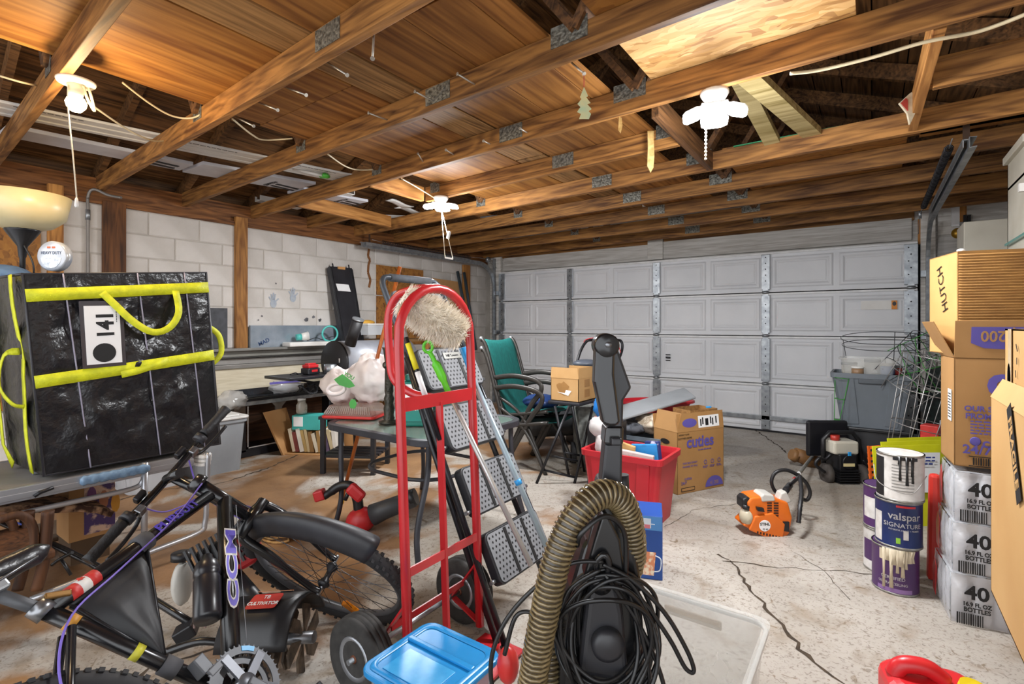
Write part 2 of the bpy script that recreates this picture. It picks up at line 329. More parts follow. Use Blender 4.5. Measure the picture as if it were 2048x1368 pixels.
MB().tube(bez([(XL+.02, y, .6), (XL+.02, y, 2.0), (XL+.02, y, 2.2), (XL+.05, y+.03, 2.26), (XL+.12, y+.1, 2.22), (XL+.2, y+.16, 2.2)], 5), .011).build('pipe', mat('conduit', '#8a8580', .5, .4), t); MB().tube([(XL+.02, y, 2.02), (XL+.02, y, 2.1)], .016).build('coupling', M_GALV, t)
# boarded window opening in the left wall
a, b = Xp(752, 560, XL).y, Xp(845, 560, XL).y
t = thing('window_board', 'aged strand boards nailed over the wall opening behind the ladder top', 'board', (XL, a, .9))
MB().b2((XL+.002, a, 1.58), (XL+.016, b, 1.95)).build('board', OSB_D, t); MB().b2((XL+.002, a, .95), (XL+.016, b, 1.565)).build('board', OSB_D, t)
# ================================================================ FAR WALL ROUND THE GARAGE DOOR
wf = MB().b2((XL-.2, YD+.10, 0), (-4.76, YD+.25, 2.6)).b2((.40, YD+.10, 0), (XR+.2, YD+.25, 2.6)).b2((-4.8, YD+.10, 2.0), (.45, YD+.25, 2.6)).build('wall_far', W_PAINT, kind='structure', label='white painted wooden wall above and beside the garage door')
def pl(name, a, b, m=W_PAINT, par=wf): return MB().b2(a, b).build(name, m, par, bevel=.004)
pl('header_plank', (-4.70, YD+.055, 2.045), (-2.36, YD+.10, 2.25)); pl('header_plank', (-2.20, YD+.055, 2.05), (.32, YD+.10, 2.27)); pl('header_block', (-2.38, YD+.035, 2.045), (-2.18, YD+.10, 2.44))
pl('header_beam', (-4.9, YD+.07, 2.25), (.34, YD+.16, 2.42), W_JOIST)
pl('jamb_post', (-4.87, YD+.02, 0), (-4.74, YD+.10, 2.4)); pl('jamb_post', (.385, YD+.02, 0), (.50, YD+.10, 2.35)); pl('jamb_strip', (.365, YD+.03, 2.0), (.395, YD+.05, 2.25), W_POST)
for i, z in enumerate((.05, .34, .63, .92, 1.21, 1.5, 1.79, 2.08)): pl('wall_plank', (.52, YD+.085, z), (XR, YD+.10, z+.275))
# ================================================================ GARAGE DOOR
gd = thing('door_1', 'white four-section overhead garage door with raised panels and galvanised stiles', None, (-2.2, YD, 0), kind='structure')
RZs = [0, .545, 1.085, 1.572, 2.03]; BX = [-4.73, -3.49, -2.242, -.984, .36]
for i in range(4):
    z0, z1 = RZs[i], RZs[i+1]
    s_ = MB().b2((BX[0], YD, z0+.006), (BX[4], YD+.04, z1-.006)).build('door_section', M_DOOR, gd)
    MB().b2((BX[0], YD-.022, z1-.028), (BX[4], YD, z1-.008)).build('section_lip', M_DOORE, s_)
    if i: MB().b2((BX[0], YD-.022, z0+.004), (BX[4], YD, z0+.012)).build('section_lip', M_DOORE, s_)
    for b in range(4):
        x0, x1 = BX[b]+.055, BX[b+1]-.055; wd = (x1-x0-.05)/2; zc, h = (z0+z1)/2-.004, (z1-z0)-.11
        for k in range(2):
            xc = x0+wd/2+k*(wd+.05); vs = []; fs = []
            for q, (ins, dy) in enumerate(((0, 0), (.016, -.011), (.034, -.011), (.058, .002), (.07, -.004))):
                W, Hh = wd/2-ins, h/2-ins; vs += [(xc-W, YD+dy, zc-Hh), (xc+W, YD+dy, zc-Hh), (xc+W, YD+dy, zc+Hh), (xc-W, YD+dy, zc+Hh)]
                if q: fs += [(4*q-4+j, 4*q-4+(j+1) % 4, 4*q+(j+1) % 4, 4*q+j) for j in range(4)]
            fs.append((16, 17, 18, 19)); MB().add(vs, fs).build('raised_panel', M_DOOR, s_)
M_HOLE = mat('dark hole', '#1c1c1e', .8)
for b in range(5):
    x = BX[b]+(.045 if b == 0 else -.05 if b == 4 else 0); wd = .09 if b in (1, 2, 3) else .11
    for i in range(4):
        z0, z1 = RZs[i]+.03, RZs[i+1]-.03
        sp = MB().b2((x-wd/2, YD-.03, z0), (x+wd/2, YD-.012, z1)).build('stile', M_GALV, gd, bevel=.004)
        hl = MB()
        for k in range(6):
            z = z0+(z1-z0)*(k+.5)/6; hl.prism([(.007*cos(a*pi/4), .007*sin(a*pi/4)) for a in range(8)], 0, .002, frame((x+(-.02 if b == 4 and k % 2 else 0), YD-.031, z), (1, 0, 0), (0, 0, 1)))
        hl.build('bolt_holes', M_HOLE, sp)
        if i < 3:
            hg = MB(); z = RZs[i+1]
            hg.add([(x-.028, YD-.036, z-.02), (x+.028, YD-.036, z-.02), (x+.012, YD-.036, z-.10), (x-.012, YD-.036, z-.10), (x-.028, YD-.036, z+.02), (x+.028, YD-.036, z+.02), (x+.012, YD-.036, z+.10), (x-.012, YD-.036, z+.10)], [(0, 1, 2, 3), (4, 7, 6, 5)])
            hg.tube([(x-.034, YD-.04, z), (x+.034, YD-.04, z)], .014).build('hinge', M_GALV, gd)
MB().b2((BX[0], YD-.03, .135), (BX[4], YD-.005, .185)).build('stiffener_bar', M_GALV, gd, bevel=.004)
MB().b2((BX[0], YD-.01, 0), (BX[4], YD+.03, .02)).build('bottom_seal', M_BLACK, gd)
st = Yp(1770, 610, YD-.0165)   # small safety sticker
MB().b2(st-V((.20, .001, .045)), st+V((.10, .001, .045))).build('sticker', M_WHITE, gd); MB().b2(st+V((.052, -.002, -.044)), st+V((.098, .001, .044))).build('sticker_warning', mat('warning orange', '#e08a1e', .5), gd)
q = MB(frame(st+V((.075, -.003, .012)), (1, 0, 0), (0, 0, 1))).prism([(.016*cos(a*pi/6), .022*sin(a*pi/6)) for a in range(12)], 0, .001).build('sticker_figure', M_BLACK, gd)
st = Yp(1336, 715, YD-.0165); b = MB()
for k, (dz, h) in enumerate(((.035, .006), (0, .012), (-.035, .006))): b.b2(st+V((-.03, -.001, dz-h)), st+V((.03, .001, dz+h)))
b.build('barcode_label', M_BLACK, gd)
# ================================================================ RIGHT WALL
wr = MB().b2((XR, -.3, 0), (XR+.2, YD+.2, 2.5)).build('wall_right', W_PAINT, kind='structure', label='white painted plank wall on the right side')
# ================================================================ CEILING: truss chords, rafters, boards
ce = thing('ceiling', 'open truss ceiling with old plywood and strand board laid over the joists', None, (-1.9, 3, 2.26), kind='structure')
JZ, JH, SK = 2.26, .12, -.058; jang = math.atan(SK)
def jy(k, x): return .80+.615*k+SK*(x+5)
def joist(k, x0, x1):
    return MB().beam((x0, jy(k, x0), JZ+JH/2), (x1, jy(k, x1), JZ+JH/2), .04, JH).build('joist', W_JOIST, ce, bevel=.003)
RX, RZ_ = -1.9, 3.66
for k in range(-1, 10):
    segs = [(-5.1, 1.4)] if k != 4 else [(-5.1, -4.24), (-3.12, -.93), (.22, 1.4)]
    for i, (a, b) in enumerate(segs):
        j = joist(k, a, b)
        for x in (-3.0, -1.73, -.98):
            if a < x < b and k >= 0:
                wd = .055 if x == -3.0 else .085; zz = JZ+.07 if x == -1.73 else JZ+.10
                MB().beam((x-wd, jy(k, x-wd)-.022, zz), (x+wd, jy(k, x+wd)-.022, zz), .002, .085).build('gusset_plate', M_PLATE, j)
    for sgn, xe in ((-1, -5.3), (1, 1.5)):
        MB().beam((xe, jy(k, xe), JZ+.06), (RX, jy(k, RX), RZ_), .04, .10).build('rafter', W_ROOF if k != 3 else W_DARK, ce)
    if k != 4:
        for (xa, xb) in ((-3.0, -3.4), (-3.0, -1.9), (-.95, -1.9), (-.95, -.5)):
            zb = RZ_-.05-abs(xb-RX)*(RZ_-JZ-.06)/3.4; MB().beam((xa, jy(k, xa), JZ+.1), (xb, jy(k, xb), zb), .036, .085, (0, 1, 0)).build('truss_web', W_DARK, ce)
# headers framing the openings
def hdr(u0, v0, u1, v1, m=W_PINE): a, b = Zp(u0, v0, JZ), Zp(u1, v1, JZ); a.z = b.z = JZ+JH/2; MB().beam(a, b, .04, JH).build('header_joist', m, ce, bevel=.003)
hdr(590, 412, 780, 455); hdr(737, 372, 845, 403); hdr(1310, 235, 1420, 340, W_DARK); hdr(1880, 60, 1825, 262, W_PINE)
# new lumber props in the right-hand hatch
MB().beam((-.49, 2.5, 2.37), (-.30, 3.58, 2.37), .10, .04).build('prop_board', W_NEW, ce); MB().beam((-.62, 2.75, 2.62), (-.52, 3.60, 2.37), .09, .04, (0, .3, 1)).build('prop_board', W_NEW, ce)
a, b = Zp(1460, 292, JZ+JH), Zp(1810, 238, JZ+JH); MB().b2((-.75, jy(5, -.5)-.02, JZ+JH), (.18, jy(5, -.2)+.03, JZ+JH+.006)).build('edge_strip', mat('green painted edge', '#2f8a5a', .6), ce)
# attic floor boards: x0, x1, y0, y1, material
BZ = JZ+JH+.002
for i, (x0, x1, y0, y1, m) in enumerate(((-2.93, -2.10, .0, 1.60, W_PLYL), (-2.96, -2.10, 1.605, 2.55, W_PLY), (-2.95, -2.10, 2.56, 4.95, W_PLYL), (-2.09, -1.86, -.2, 3.0, W_GREY), (-2.09, -1.86, 3.02, 5.1, W_GREY), (-1.845, -1.20, .4, 1.35, W_PLY), (-1.84, -1.48, 1.355, 3.05, W_PLY), (-1.475, -1.20, 1.36, 3.05, W_PLYL if 0 else W_PLY), (-1.84, -1.20, 3.06, 5.0, W_PLY),
    (-1.195, -1.085, .5, 3.1, W_PLY), (-.865, -.05, 1.2, 1.88, OSB_D), (-.87, -.05, 1.885, 2.44, OSB_L), (.0, 1.3, .8, 1.6, OSB_D), (-.86, .18, 4.05, 5.0, OSB_D), (-.83, .75, 3.64, 4.04, OSB_D), (-.75, .62, 5.01, 5.62, OSB_D), (.2, 1.0, 2.95, 3.3, OSB_D), (.24, .95, 3.7, 4.1, OSB_D))):
    MB().b2((x0, y0, BZ), (x1, y1, BZ+.016)).build('ceiling_board', m, ce, bevel=.002)
# roof boards on the two slopes
SL = (RZ_-JZ-.06)/3.4
for side in (-1, 1):
    for i in range(19):
        x0 = RX+side*(i*.19); x1 = RX+side*(i*.19+.182); zz = lambda x: RZ_+.075-abs(x-RX)*SL
        MB().hexa([(x0, -1.8, zz(x0)), (x1, -1.8, zz(x1)), (x1, 6.6, zz(x1)), (x0, 6.6, zz(x0))], [(x0, -1.8, zz(x0)+.02), (x1, -1.8, zz(x1)+.02), (x1, 6.6, zz(x1)+.02), (x0, 6.6, zz(x0)+.02)]).build('roof_board', W_ROOF, ce)
MB().add([(-6.2, 6.6, 2.25), (2.4, 6.6, 2.25), (RX, 6.6, RZ_+.32)], [(0, 1, 2)]).build('gable_board', W_ROOF, ce)

# unseen dark sheets added behind roof, eaves and far wall to stop light leaks
M_LIGHT_STOP = mat('dark light stop', '#3a3430', .9)
for side in (-1, 1):
    x1 = RX+side*3.7; z1 = RZ_+.11-3.7*SL
    MB().hexa([(RX, -1.8, RZ_+.11), (x1, -1.8, z1), (x1, 6.7, z1), (RX, 6.7, RZ_+.11)], [(RX, -1.8, RZ_+.13), (x1, -1.8, z1+.02), (x1, 6.7, z1+.02), (RX, 6.7, RZ_+.13)]).build('roof_light_stop', M_LIGHT_STOP, ce)
    MB().b2((RX+side*3.35, -1.8, 2.05 if side < 0 else 2.3), (RX+side*3.6, 6.7, 2.6)).build('eave_light_stop', M_LIGHT_STOP, ce)
MB().b2((-5.3, YD+.27, -.05), (1.7, YD+.32, 2.7)).build('wall_light_stop', M_LIGHT_STOP, wf)
# ================================================================ LAMPS ON THE CEILING
M_PORC = mat('porcelain', '#efe6d2', .3, col2='#d8c9ac', scale=8); M_BULB = mat('warm bulb glass', '#fff2d8', .4, emit=14, ecol='#ffe2ae'); M_LED = mat('led lens', '#ffffff', .4, emit=9, ecol='#f6fbff')
def plight(par, p, W, col, r=.08):
    l = bpy.data.lights.new(par.name+'_light', 'POINT'); l.energy = W; l.color = col; l.shadow_soft_size = r
    o = bpy.data.objects.new('lamp_glow', l); C.objects.link(o); o.parent = par; o.location = V(p)-org(par); return o
def dlight(par, p, W):
    l = bpy.data.lights.new(par.name+'_panel', 'AREA'); l.shape = 'DISK'; l.size = .28; l.energy = W; l.color = (.96, .98, 1)
    o = bpy.data.objects.new('lamp_panel_glow', l); C.objects.link(o); o.parent = par; o.location = V(p)-org(par); return o
P = V((-2.82, .715, JZ)); t = thing('bulb_holder', 'white porcelain bulb holder with lit warm bulb and long pull cord', 'lamp', P)
MB(RZ(P)).lathe([(.002, -.012), (.03, -.02), (.066, -.012), (.07, -.004), (.07, 0)], 24).lathe([(.022, -.07), (.026, -.06), (.032, -.02)], 16).build('base', M_PORC, t)
MB(RZ(P)).lathe([(.001, -.135), (.02, -.13), (.034, -.112), (.038, -.095), (.030, -.075), (.016, -.066)], 18).build('bulb', M_BULB, t)
q = P+V((.012, -.03, -.03)); cz = D(153, 415, 2.2)
MB().tube(bez([q, q+V((0, 0, -.10)), (q+cz)/2+V((.006, 0, -.03)), cz+V((0, 0, .05)), cz], 6), .0028, 6).build('pull_cord', M_ROPE, t); MB(RZ(cz)).lathe([(.005, .0), (.008, .008), (.006, .035), (.002, .045)], 8).build('cord_end', M_WHITE, t)
plight(t, P+V((0, 0, -.16)), BULB_W, (1, .74, .42), .05)
def led(P, label, R, n, a0, droop, chain, group='ceiling LED lights'):
    t = thing('led_garage_light', label, 'lamp', P, group)
    MB(RZ(P)).lathe([(.02, -.05), (.05, -.03), (.062, -.012), (.062, 0)], 20).build('base', M_WHITE, t)
    MB(RZ(P)).lathe([(.001, -.085), (.05, -.082), (.058, -.06), (.03, -.045)], 20).build('hub', M_LED, t)
    for k in range(n):
        a = a0+2*pi*k/n; M = RZ(P+V((0, 0, -.062))) @ Mx.Rotation(a, 4, 'Z') @ Mx.Rotation(droop, 4, 'Y')
        pol = [(.045, -.03), (R*.55, -.062), (R*.9, -.058), (R, -.03), (R, .03), (R*.9, .058), (R*.55, .062), (.045, .03)]
        w = MB(M).prism(pol, -.012, .0).build('wing_lens', M_LED, t, bevel=.004); MB(M).prism([(x*.96+.002, y*.9) for x, y in pol], .0005, .010).build('wing_heatsink', M_WHITE, t)
    return t
P = V((-.585, 2.42, JZ)); t = led(P, 'bright winged LED light hanging under the joist beside the open hatch', .145, 4, .25, .32, None)
a, b = D(1412, 235, 2.28), D(1411, 318, 2.28); c = MB()
for i in range(12): c.ball(a+(b-a)*i/11, .006, 6, 4)
c.tube([a, b], .0022, 5).build('pull_chain', M_ROPE, t); plight(t, P+V((0, 0, -.20)), LED_W*.62, (.95, .97, 1), .12); dlight(t, P+V((0, 0, -.16)), LED_W*.62)
P = V((-2.91, 3.10, JZ)); t = led(P, 'bright winged LED light in the middle of the ceiling above the ladder', .145, 4, .6, .12, None)
a = P+V((.03, -.03, -.09)); b1, b2 = D(890, 515, 4.1), D(906, 518, 4.1)
MB().tube([a, b1], .003, 5).tube([a, b2], .003, 5).build('pull_cord', M_ROPE, t); MB().beam(b1, b2, .008, .014).build('cord_end', M_WHITE, t); m = D(897, 470, 4.1); MB().box(m, (.02, .02, .06), Mx.Rotation(.3, 3, 'Y')).build('cord_tag', M_WHITE, t)
plight(t, P+V((0, 0, -.20)), LED_W*.62, (.95, .97, 1), .12); dlight(t, P+V((0, 0, -.16)), LED_W*.62)
# ================================================================ CABLES, NAILS AND HANGING BITS
def cable(px, label, r=.005, m=None):
    pts = [Zp(u, v, z) for u, v, z in px]; return MB().tube(bez(pts, 6), r, 6).build('electrical_cable', m or M_CABLE, label=label, cat='cable', at=pts[0])
cable([(0, 152, 2.33), (45, 165, 2.32), (80, 172, 2.36)], 'cream electrical cable at the far left above the floor lamp')
cable([(245, 165, 2.37), (300, 207, 2.33), (345, 232, 2.31), (385, 236, 2.32), (414, 221, 2.36)], 'cream cable drooping between the joists right of the bulb holder')
cable([(165, 170, 2.24), (176, 200, 2.2), (189, 222, 2.18), (183, 195, 2.21), (176, 172, 2.25)], 'loop of cream cable hanging beside the lit bulb', .006)
cable([(176, 205, 2.24), (260, 262, 2.27), (310, 282, 2.3), (350, 278, 2.36)], 'brown cream cable running from the bulb holder to the second joist')
cable([(465, 238, 2.28), (505, 270, 2.31), (530, 280, 2.33), (585, 277, 2.36)], 'cream cable drooping between the second and third joists')
cable([(655, 308, 2.28), (690, 332, 2.31), (720, 340, 2.34), (762, 338, 2.37)], 'cream cable drooping beside the white trim strips')
cable([(803, 357, 2.26), (835, 375, 2.28), (872, 398, 2.27)], 'cream cable running into the middle LED light')
cable([(1580, 147, 2.25), (1640, 140, 2.25), (1740, 116, 2.245), (1850, 84, 2.245), (1960, 62, 2.24), (2060, 25, 2.24)], 'long cream cable sagging under the joist at the upper right', .007)
for (u0, v0, u1, v1) in ((748, 62, 745, 117), (658, 127, 694, 150), (575, 176, 612, 190), (520, 206, 555, 220), (473, 235, 507, 252), (955, 172, 915, 148), (868, 203, 830, 183), (775, 240, 737, 226), (678, 285, 705, 265), (850, 330, 836, 307), (912, 312, 892, 300), (988, 292, 967, 282), (1062, 270, 1040, 257), (1145, 127, 1168, 147)):
    a = Zp(u0, v0, 2.30); dp = -a.x*_s+a.y*_c; b = D(u1, v1, dp*.97); d = (b-a).normalized()
    MB().tube([a-d*.01, b], .0042, 6).tube([b-d*.002, b+d*.003], .0085, 8).build('nail', M_NAIL, ce)
P = D(1168, 150, 2.02); t = thing('air_freshener', 'pale leaf-shaped air freshener hanging from a nail on a red string', 'air freshener', P)
k = 2.02/1020; pol = [(0, -24), (8, -42), (4, -44), (13, -56), (6, -58), (15, -68), (9, -72), (14, -78), (10, -88), (-10, -88), (-6, -78), (-14, -74), (-7, -64), (-13, -58), (-5, -48), (-8, -44)]
MB(frame(P, (_c, _s, 0), (0, 0, 1))).prism([(x*k, y*k) for x, y in pol], -.001, .001).build('leaf', mat('faded air freshener', '#d8c48a', .6, col2='#a9bd9a', scale=18), t); MB().tube([P, P+V((0, 0, -24*k))], .0015, 5).build('string', mat('red string', '#b8333a', .8), t)
a = D(1301, 262, 3.05); MB(frame(a, (_c, _s, 0), (0, 0, 1))).prism([(-.018, 0), (.018, 0), (.022, -.15), (.017, -.22), (0, -.25), (-.02, -.21), (-.016, -.1)], -.004, .004).build('paint_stick', wood('stick wood', '#d8b878', '#b58c4c', 1), label='pale wooden stick hanging down from a joist left of the hatch light', cat='stick', at=a)
P = D(1822, 215, 2.55); k = 2.55/1020; t = thing('paper_packet', 'crumpled red and white paper packet tucked behind the hatch header', 'packet', P)
MB(frame(P, (_c, _s, 0), (0, 0, 1))).prism([(0, 30*k), (10*k, 22*k), (12*k, -2*k), (-3*k, -34*k), (-8*k, -12*k), (-24*k, 8*k)], -.006, .004).build('paper', mat('packet paper', '#d9cdb4', .8, col2='#b7a98e', scale=30), t); MB(frame(P, (_c, _s, 0), (0, 0, 1))).prism([(-22*k, 8*k), (-12*k, 18*k), (-8*k, 14*k), (-8*k, -8*k)], .0042, .006).build('red_print', mat('packet red', '#b5443c', .7), t)
a = D(1240, 238, 2.3); MB(frame(a, (_c, _s, 0), (0, 0, 1))).prism([(-.005, .01), (.007, .005), (.011, -.03), (.003, -.065), (-.008, -.05)], -.002, .002).build('wood_splinter', MATS['stick wood'], label='small pale wood splinter hanging under the third joist', cat='splinter', at=a)
# ================================================================ THINGS STORED ON THE TRUSSES
M_PVC = mat('white pvc trim', '#dcdad6', .45, col2='#c6c2bc', scale=4); M_FOAM = mat('foam board face', '#c9c8cc', .6, col2='#b2b1b6', scale=5); M_INK = mat('print ink', '#222226', .7)
a, b = V((-4.0, .2, 2.392)), V((-3.42, 2.85, 2.392)); sd = V((b-a).cross(V((0, 0, 1)))).normalized()
for i in range(5):
    o = sd*(i*.05-.1); e = (random.uniform(-.1, .1), random.uniform(-.15, .1))
    m = MB().beam(a+o+V((0, 0, .008*(i % 2))), b+o+(b-a).normalized()*e[1], .042, .016).build('trim_strip', M_PVC, label=('outermost','second','middle','fourth','innermost')[i]+' of the five long white trim strips lying on the joists at left', cat='trim', group='white trim strips on the trusses', bevel=.004, at=a+o)
    for j, y in enumerate((.25, .55, .8)):
        if i == 4: fineprint(frame(a+o+(b-a)*y+V((0, 0, -.009)), (b-a), -sd), .30, 1, .012, M_INK, m, seed=j)
for i, (y0, y1, x0, x1, dx) in enumerate(((.75, 1.72, -4.45, -4.22, .12), (1.75, 2.55, -4.36, -4.02, .2), (2.58, 3.2, -4.3, -4.05, .1))):
    t = MB().hexa([(x0, y0, 2.385), (x1, y0, 2.385), (x1+dx, y1, 2.385), (x0+dx, y1, 2.385)], [(x0, y0, 2.41), (x1, y0, 2.41), (x1+dx, y1, 2.41), (x0+dx, y1, 2.41)]).build('foam_board', M_FOAM, label=('foam insulation board with black stripes lying on the joists nearest the bulb', 'foam insulation board with black stripes lying between the second and fourth joists', 'short foam insulation board farthest from the bulb over the joists')[i], cat='board', group='foam boards on the trusses', bevel=.003, at=(x0, y0, 2.385))
    yb = y0+(y1-y0)*.72; xb = x0+dx*.72
    for k in range(2): MB().b2((xb+.05+k*.075, yb+.02, 2.382), (xb+.085+k*.075, yb+.22, 2.385)).build('print_stripe', M_INK, t)
    text('PYRAMID', .045, frame((xb+.12, yb-.02, 2.382), (-1, 0, 0), (0, 1, 0)), M_INK, t, off=.001)
def gutter(u0, v0, u1, v1, z, wd, label, m=None, h=.05, name='trim_offcut'):
    a, b = Zp(u0, v0, z), Zp(u1, v1, z); x = (b-a).cross(V((0, 0, 1))).normalized()*wd/2; up = V((0, 0, h)); s = MB()
    s.hexa([a-x, a+x, b+x, b-x], [p+V((0, 0, .006)) for p in (a-x, a+x, b+x, b-x)])
    for sg in (-1, 1): s.beam(a+x*sg+up/2, b+x*sg+up/2, .006, h)
    s.build(name, m or M_PVC, label=label, cat='trim', at=a)
gutter(515, 402, 600, 418, 2.40, .1, 'short white U-shaped trim offcut sticking out over the left wall'); gutter(640, 410, 700, 388, 2.40, .09, 'white trim offcut on the truss left of the short header')
gutter(735, 440, 820, 442, 2.42, .14, 'white shallow tray lying on the trusses left of the middle light'); gutter(630, 412, 760, 438, 2.42, .06, 'long thin white strip resting on the header at left')
for i, (u, v, z, wd, L, lb) in enumerate(((815, 420, 2.44, .1, .28, 'grey white foam offcut lying just left of the middle light'), (800, 408, 2.44, .1, .3, 'upper foam offcut lying left of the middle light'), (1130, 450, 2.40, .16, .25, 'crumpled white panel piece poking down between far joists'), (1040, 462, 2.4, .1, .2, 'white curled strip end over the far left joists'), (1300, 412, 2.4, .12, .25, 'torn white sheet scrap on the joists near the door centre'), (990, 436, 2.4, .2, .3, 'dark grey shingle piece lying right of the middle light'), (960, 430, 2.41, .2, .4, 'pale wood offcut lying behind the middle light'), (1165, 430, 2.41, .16, .4, 'pale board scrap lying over the far joists'))):
    p = Zp(u, v, z); r = Mx.Rotation(random.uniform(-.3, .3)+pi/2, 3, 'Z'); m = M_BLACK if 0 else (mat('grey shingle', '#5c6168', .8) if i == 5 else W_PINE if i > 5 else M_PVC)
    n = 6; M = Mx.Translation(p) @ r.to_4x4()
    MB(M).grid(lambda a, b: ((a-.5)*L, (b-.5)*wd, .012*sin(a*5+i)+.006*sin(b*9)), n, 3).build('ceiling_offcut', m, label=lb, cat='offcut', solid=.012, at=p)
P = Zp(650, 352, 2.36); t = thing('clip_stick', 'white stick with a green plastic clip end poking out under the trim strips', 'stick', P)
MB().tube([Zp(585, 338, 2.38), P], .011, 8).build('stick', M_PVC, t); MB().ball(P, (.045, .03, .018), 10, 6, lambda d: 1+.25*sin(d.x*6)).build('green_clip', mat('green plastic', '#4fae3a', .4), t)
# ================================================================ DOOR TRACKS AND SPRINGS
def track(x, label, y0, zc):
    t = thing('door_track', label, 'track', (x, YD, 0)); pr = []
    path = [(x, YD-.08, .02), (x, YD-.08, 1.0), (x, YD-.08, 1.78)]+[(x, YD-.08-.36*(1-cos(a)), 1.78+(zc-1.78)*sin(a)) for a in [k*pi/16 for k in range(1, 9)]]+[(x, y0, zc)]
    vs = []; fs = []
    for i, p in enumerate(path):
        p = V(p); tg = (V(path[min(i+1, len(path)-1)])-V(path[max(i-1, 0)])).normalized(); n = V((1, 0, 0)).cross(tg).normalized()
        vs += [p+n*.025+V((.03, 0, 0)), p+n*.028, p-n*.028, p-n*.025+V((.03, 0, 0))] if x > -2 else [p+n*.025-V((.03, 0, 0)), p+n*.028, p-n*.028, p-n*.025-V((.03, 0, 0))]
        if i: b = 4*i; fs += [(b-4+j, b-3+j, b+1+j, b+j) for j in range(3)]
    MB().add(vs, fs).build('rail', M_GALV, t, solid=.004)
    L = y0+.05; MB().beam((x, L, zc+.03), (x, YD-.7, zc+.03), .05, .005).beam((x+(.02 if x < 0 else -.02), L, zc+.01), (x+(.02 if x < 0 else -.02), YD-.7, zc+.01), .004, .04).build('stiffener', M_GALV, t)
    MB().beam((x, y0+.12, zc), (x, y0+.12, JZ+.08), .03, .004, (0, 1, 0)).build('hanger_strap', mat('rusty strap', '#4a3526', .7, .4), t)
    sp = MB(); ys, ye = y0+.25, YD-.75; n = 420; xs = x+(.07 if x < 0 else -.06)
    sp.tube([(xs+.02*cos(i*.9), ys+(ye-ys)*i/n, zc+.05+.02*sin(i*.9)) for i in range(n)], .0045, 4).build('spring', M_BLACK, t)
    MB().tube(bez([(xs, ye, zc+.05), (xs, YD-.35, zc+.06), (xs, YD-.12, 2.08)], 4), .003, 5).build('cable', M_GALV, t); MB().tube([(xs, ys, zc+.05), (xs, y0+.1, zc+.06)], .003, 5).build('cable', M_GALV, t)
    M = frame((xs, YD-.33, zc+.06), (0, 1, 0), (0, 0, 1)); MB(M).lathe([(.01, -.012), (.042, -.012), (.034, 0), (.042, .012), (.01, .012)], 16).build('pulley', M_GALV, t)
    for z in (.4, 1.1, 1.7): MB().b2((x-.04, YD-.09, z-.03), (x+.04, YD+.02, z+.03)).build('bracket', M_GALV, t)
    if x < 0: MB().b2((x-.06, YD-.05, .02), (x-.055, YD+.03, 2.25)).b2((x-.09, YD+.01, .02), (x-.055, YD+.018, 2.25)).build('wall_angle', M_GALV, t)
track(-4.78, 'left galvanised garage door track with black spring', 3.77, 2.13); track(.42, 'right galvanised garage door track with black spring', 3.6, 2.17)
# ================================================================ LEFT SIDE: BAG ON FOLDING TABLE, LAMP, WALL CLUTTER
def patch(mb, a, b, c, d, n, m, amp=.01, fr=5, seed=0, edge=True):
    """bumpy quad a(0,0) b(1,0) c(1,1) d(0,1)"""
    a, b, c, d = V(a), V(b), V(c), V(d); nr = (b-a).cross(d-a).normalized()
    def fn(s, t):
        p = a*(1-s)*(1-t)+b*s*(1-t)+c*s*t+d*(1-s)*t
        k = min(1, 6*min(s, 1-s, t, 1-t)) if edge else 1
        return p+nr*amp*k*(mnoise.noise(p*fr+V((seed, 0, 0)))+.5*mnoise.noise(p*fr*2.7))
    return mb.grid(fn, n, m)
M_TARP = mat('black coated tarp', '#1b1b20', .28, col2='#101014', scale=14, bump=.55, bscale=26, spec=.6); M_YEL = mat('yellow webbing', '#d9dc1c', .65, col2='#b9bd18', scale=30, bump=.2, bscale=160)
M_CLEAR = mat('clear plastic', '#e6e8ea', .15, alpha=.22, spec=.6); M_CARD = mat('white card', '#efefef', .5, col2='#e2e2e2', scale=3); M_INKB = mat('black ink', '#121214', .6)
BXF = -2.95
TL, TR, BR, BL = Xp(45, 548, BXF), Xp(412, 545, BXF), Xp(440, 903, BXF), Xp(88, 940, BXF)
BL.z = BR.z = .545; dv = V((-.46, -.03, 0))
bag = thing('delivery_bag', 'large black insulated delivery bag with yellow straps marked 141 on the folding table', 'bag', (-3.15, 1.0, .545))
b = MB(); patch(b, BL, BR, TR, TL, 44, 44, .022, 7); patch(b, BL+dv, BL, TL, TL+dv, 14, 24, .02, 5, 3); patch(b, BR, BR+dv, TR+dv, TR, 12, 20, .012, 6, 5); patch(b, TL, TR, TR+dv, TL+dv, 20, 10, .01, 6, 8); patch(b, BL+dv, BR+dv, BR, BL, 2, 2, 0); patch(b, BR+dv, BL+dv, TL+dv, TR+dv, 4, 4, 0); b.build('shell', M_TARP, bag)
pip = MB(); pip.tube([TL, TR, BR, BL], .007, 6, closed=True); pip.tube([TL, TL+dv], .006, 6); pip.build('piping', mat('dark piping', '#2a2a30', .4), bag)
def onface(s, t, off=.006): return BL*(1-s)*(1-t)+BR*s*(1-t)+TR*s*t+TL*(1-s)*t+V((off+.008, 0, 0))
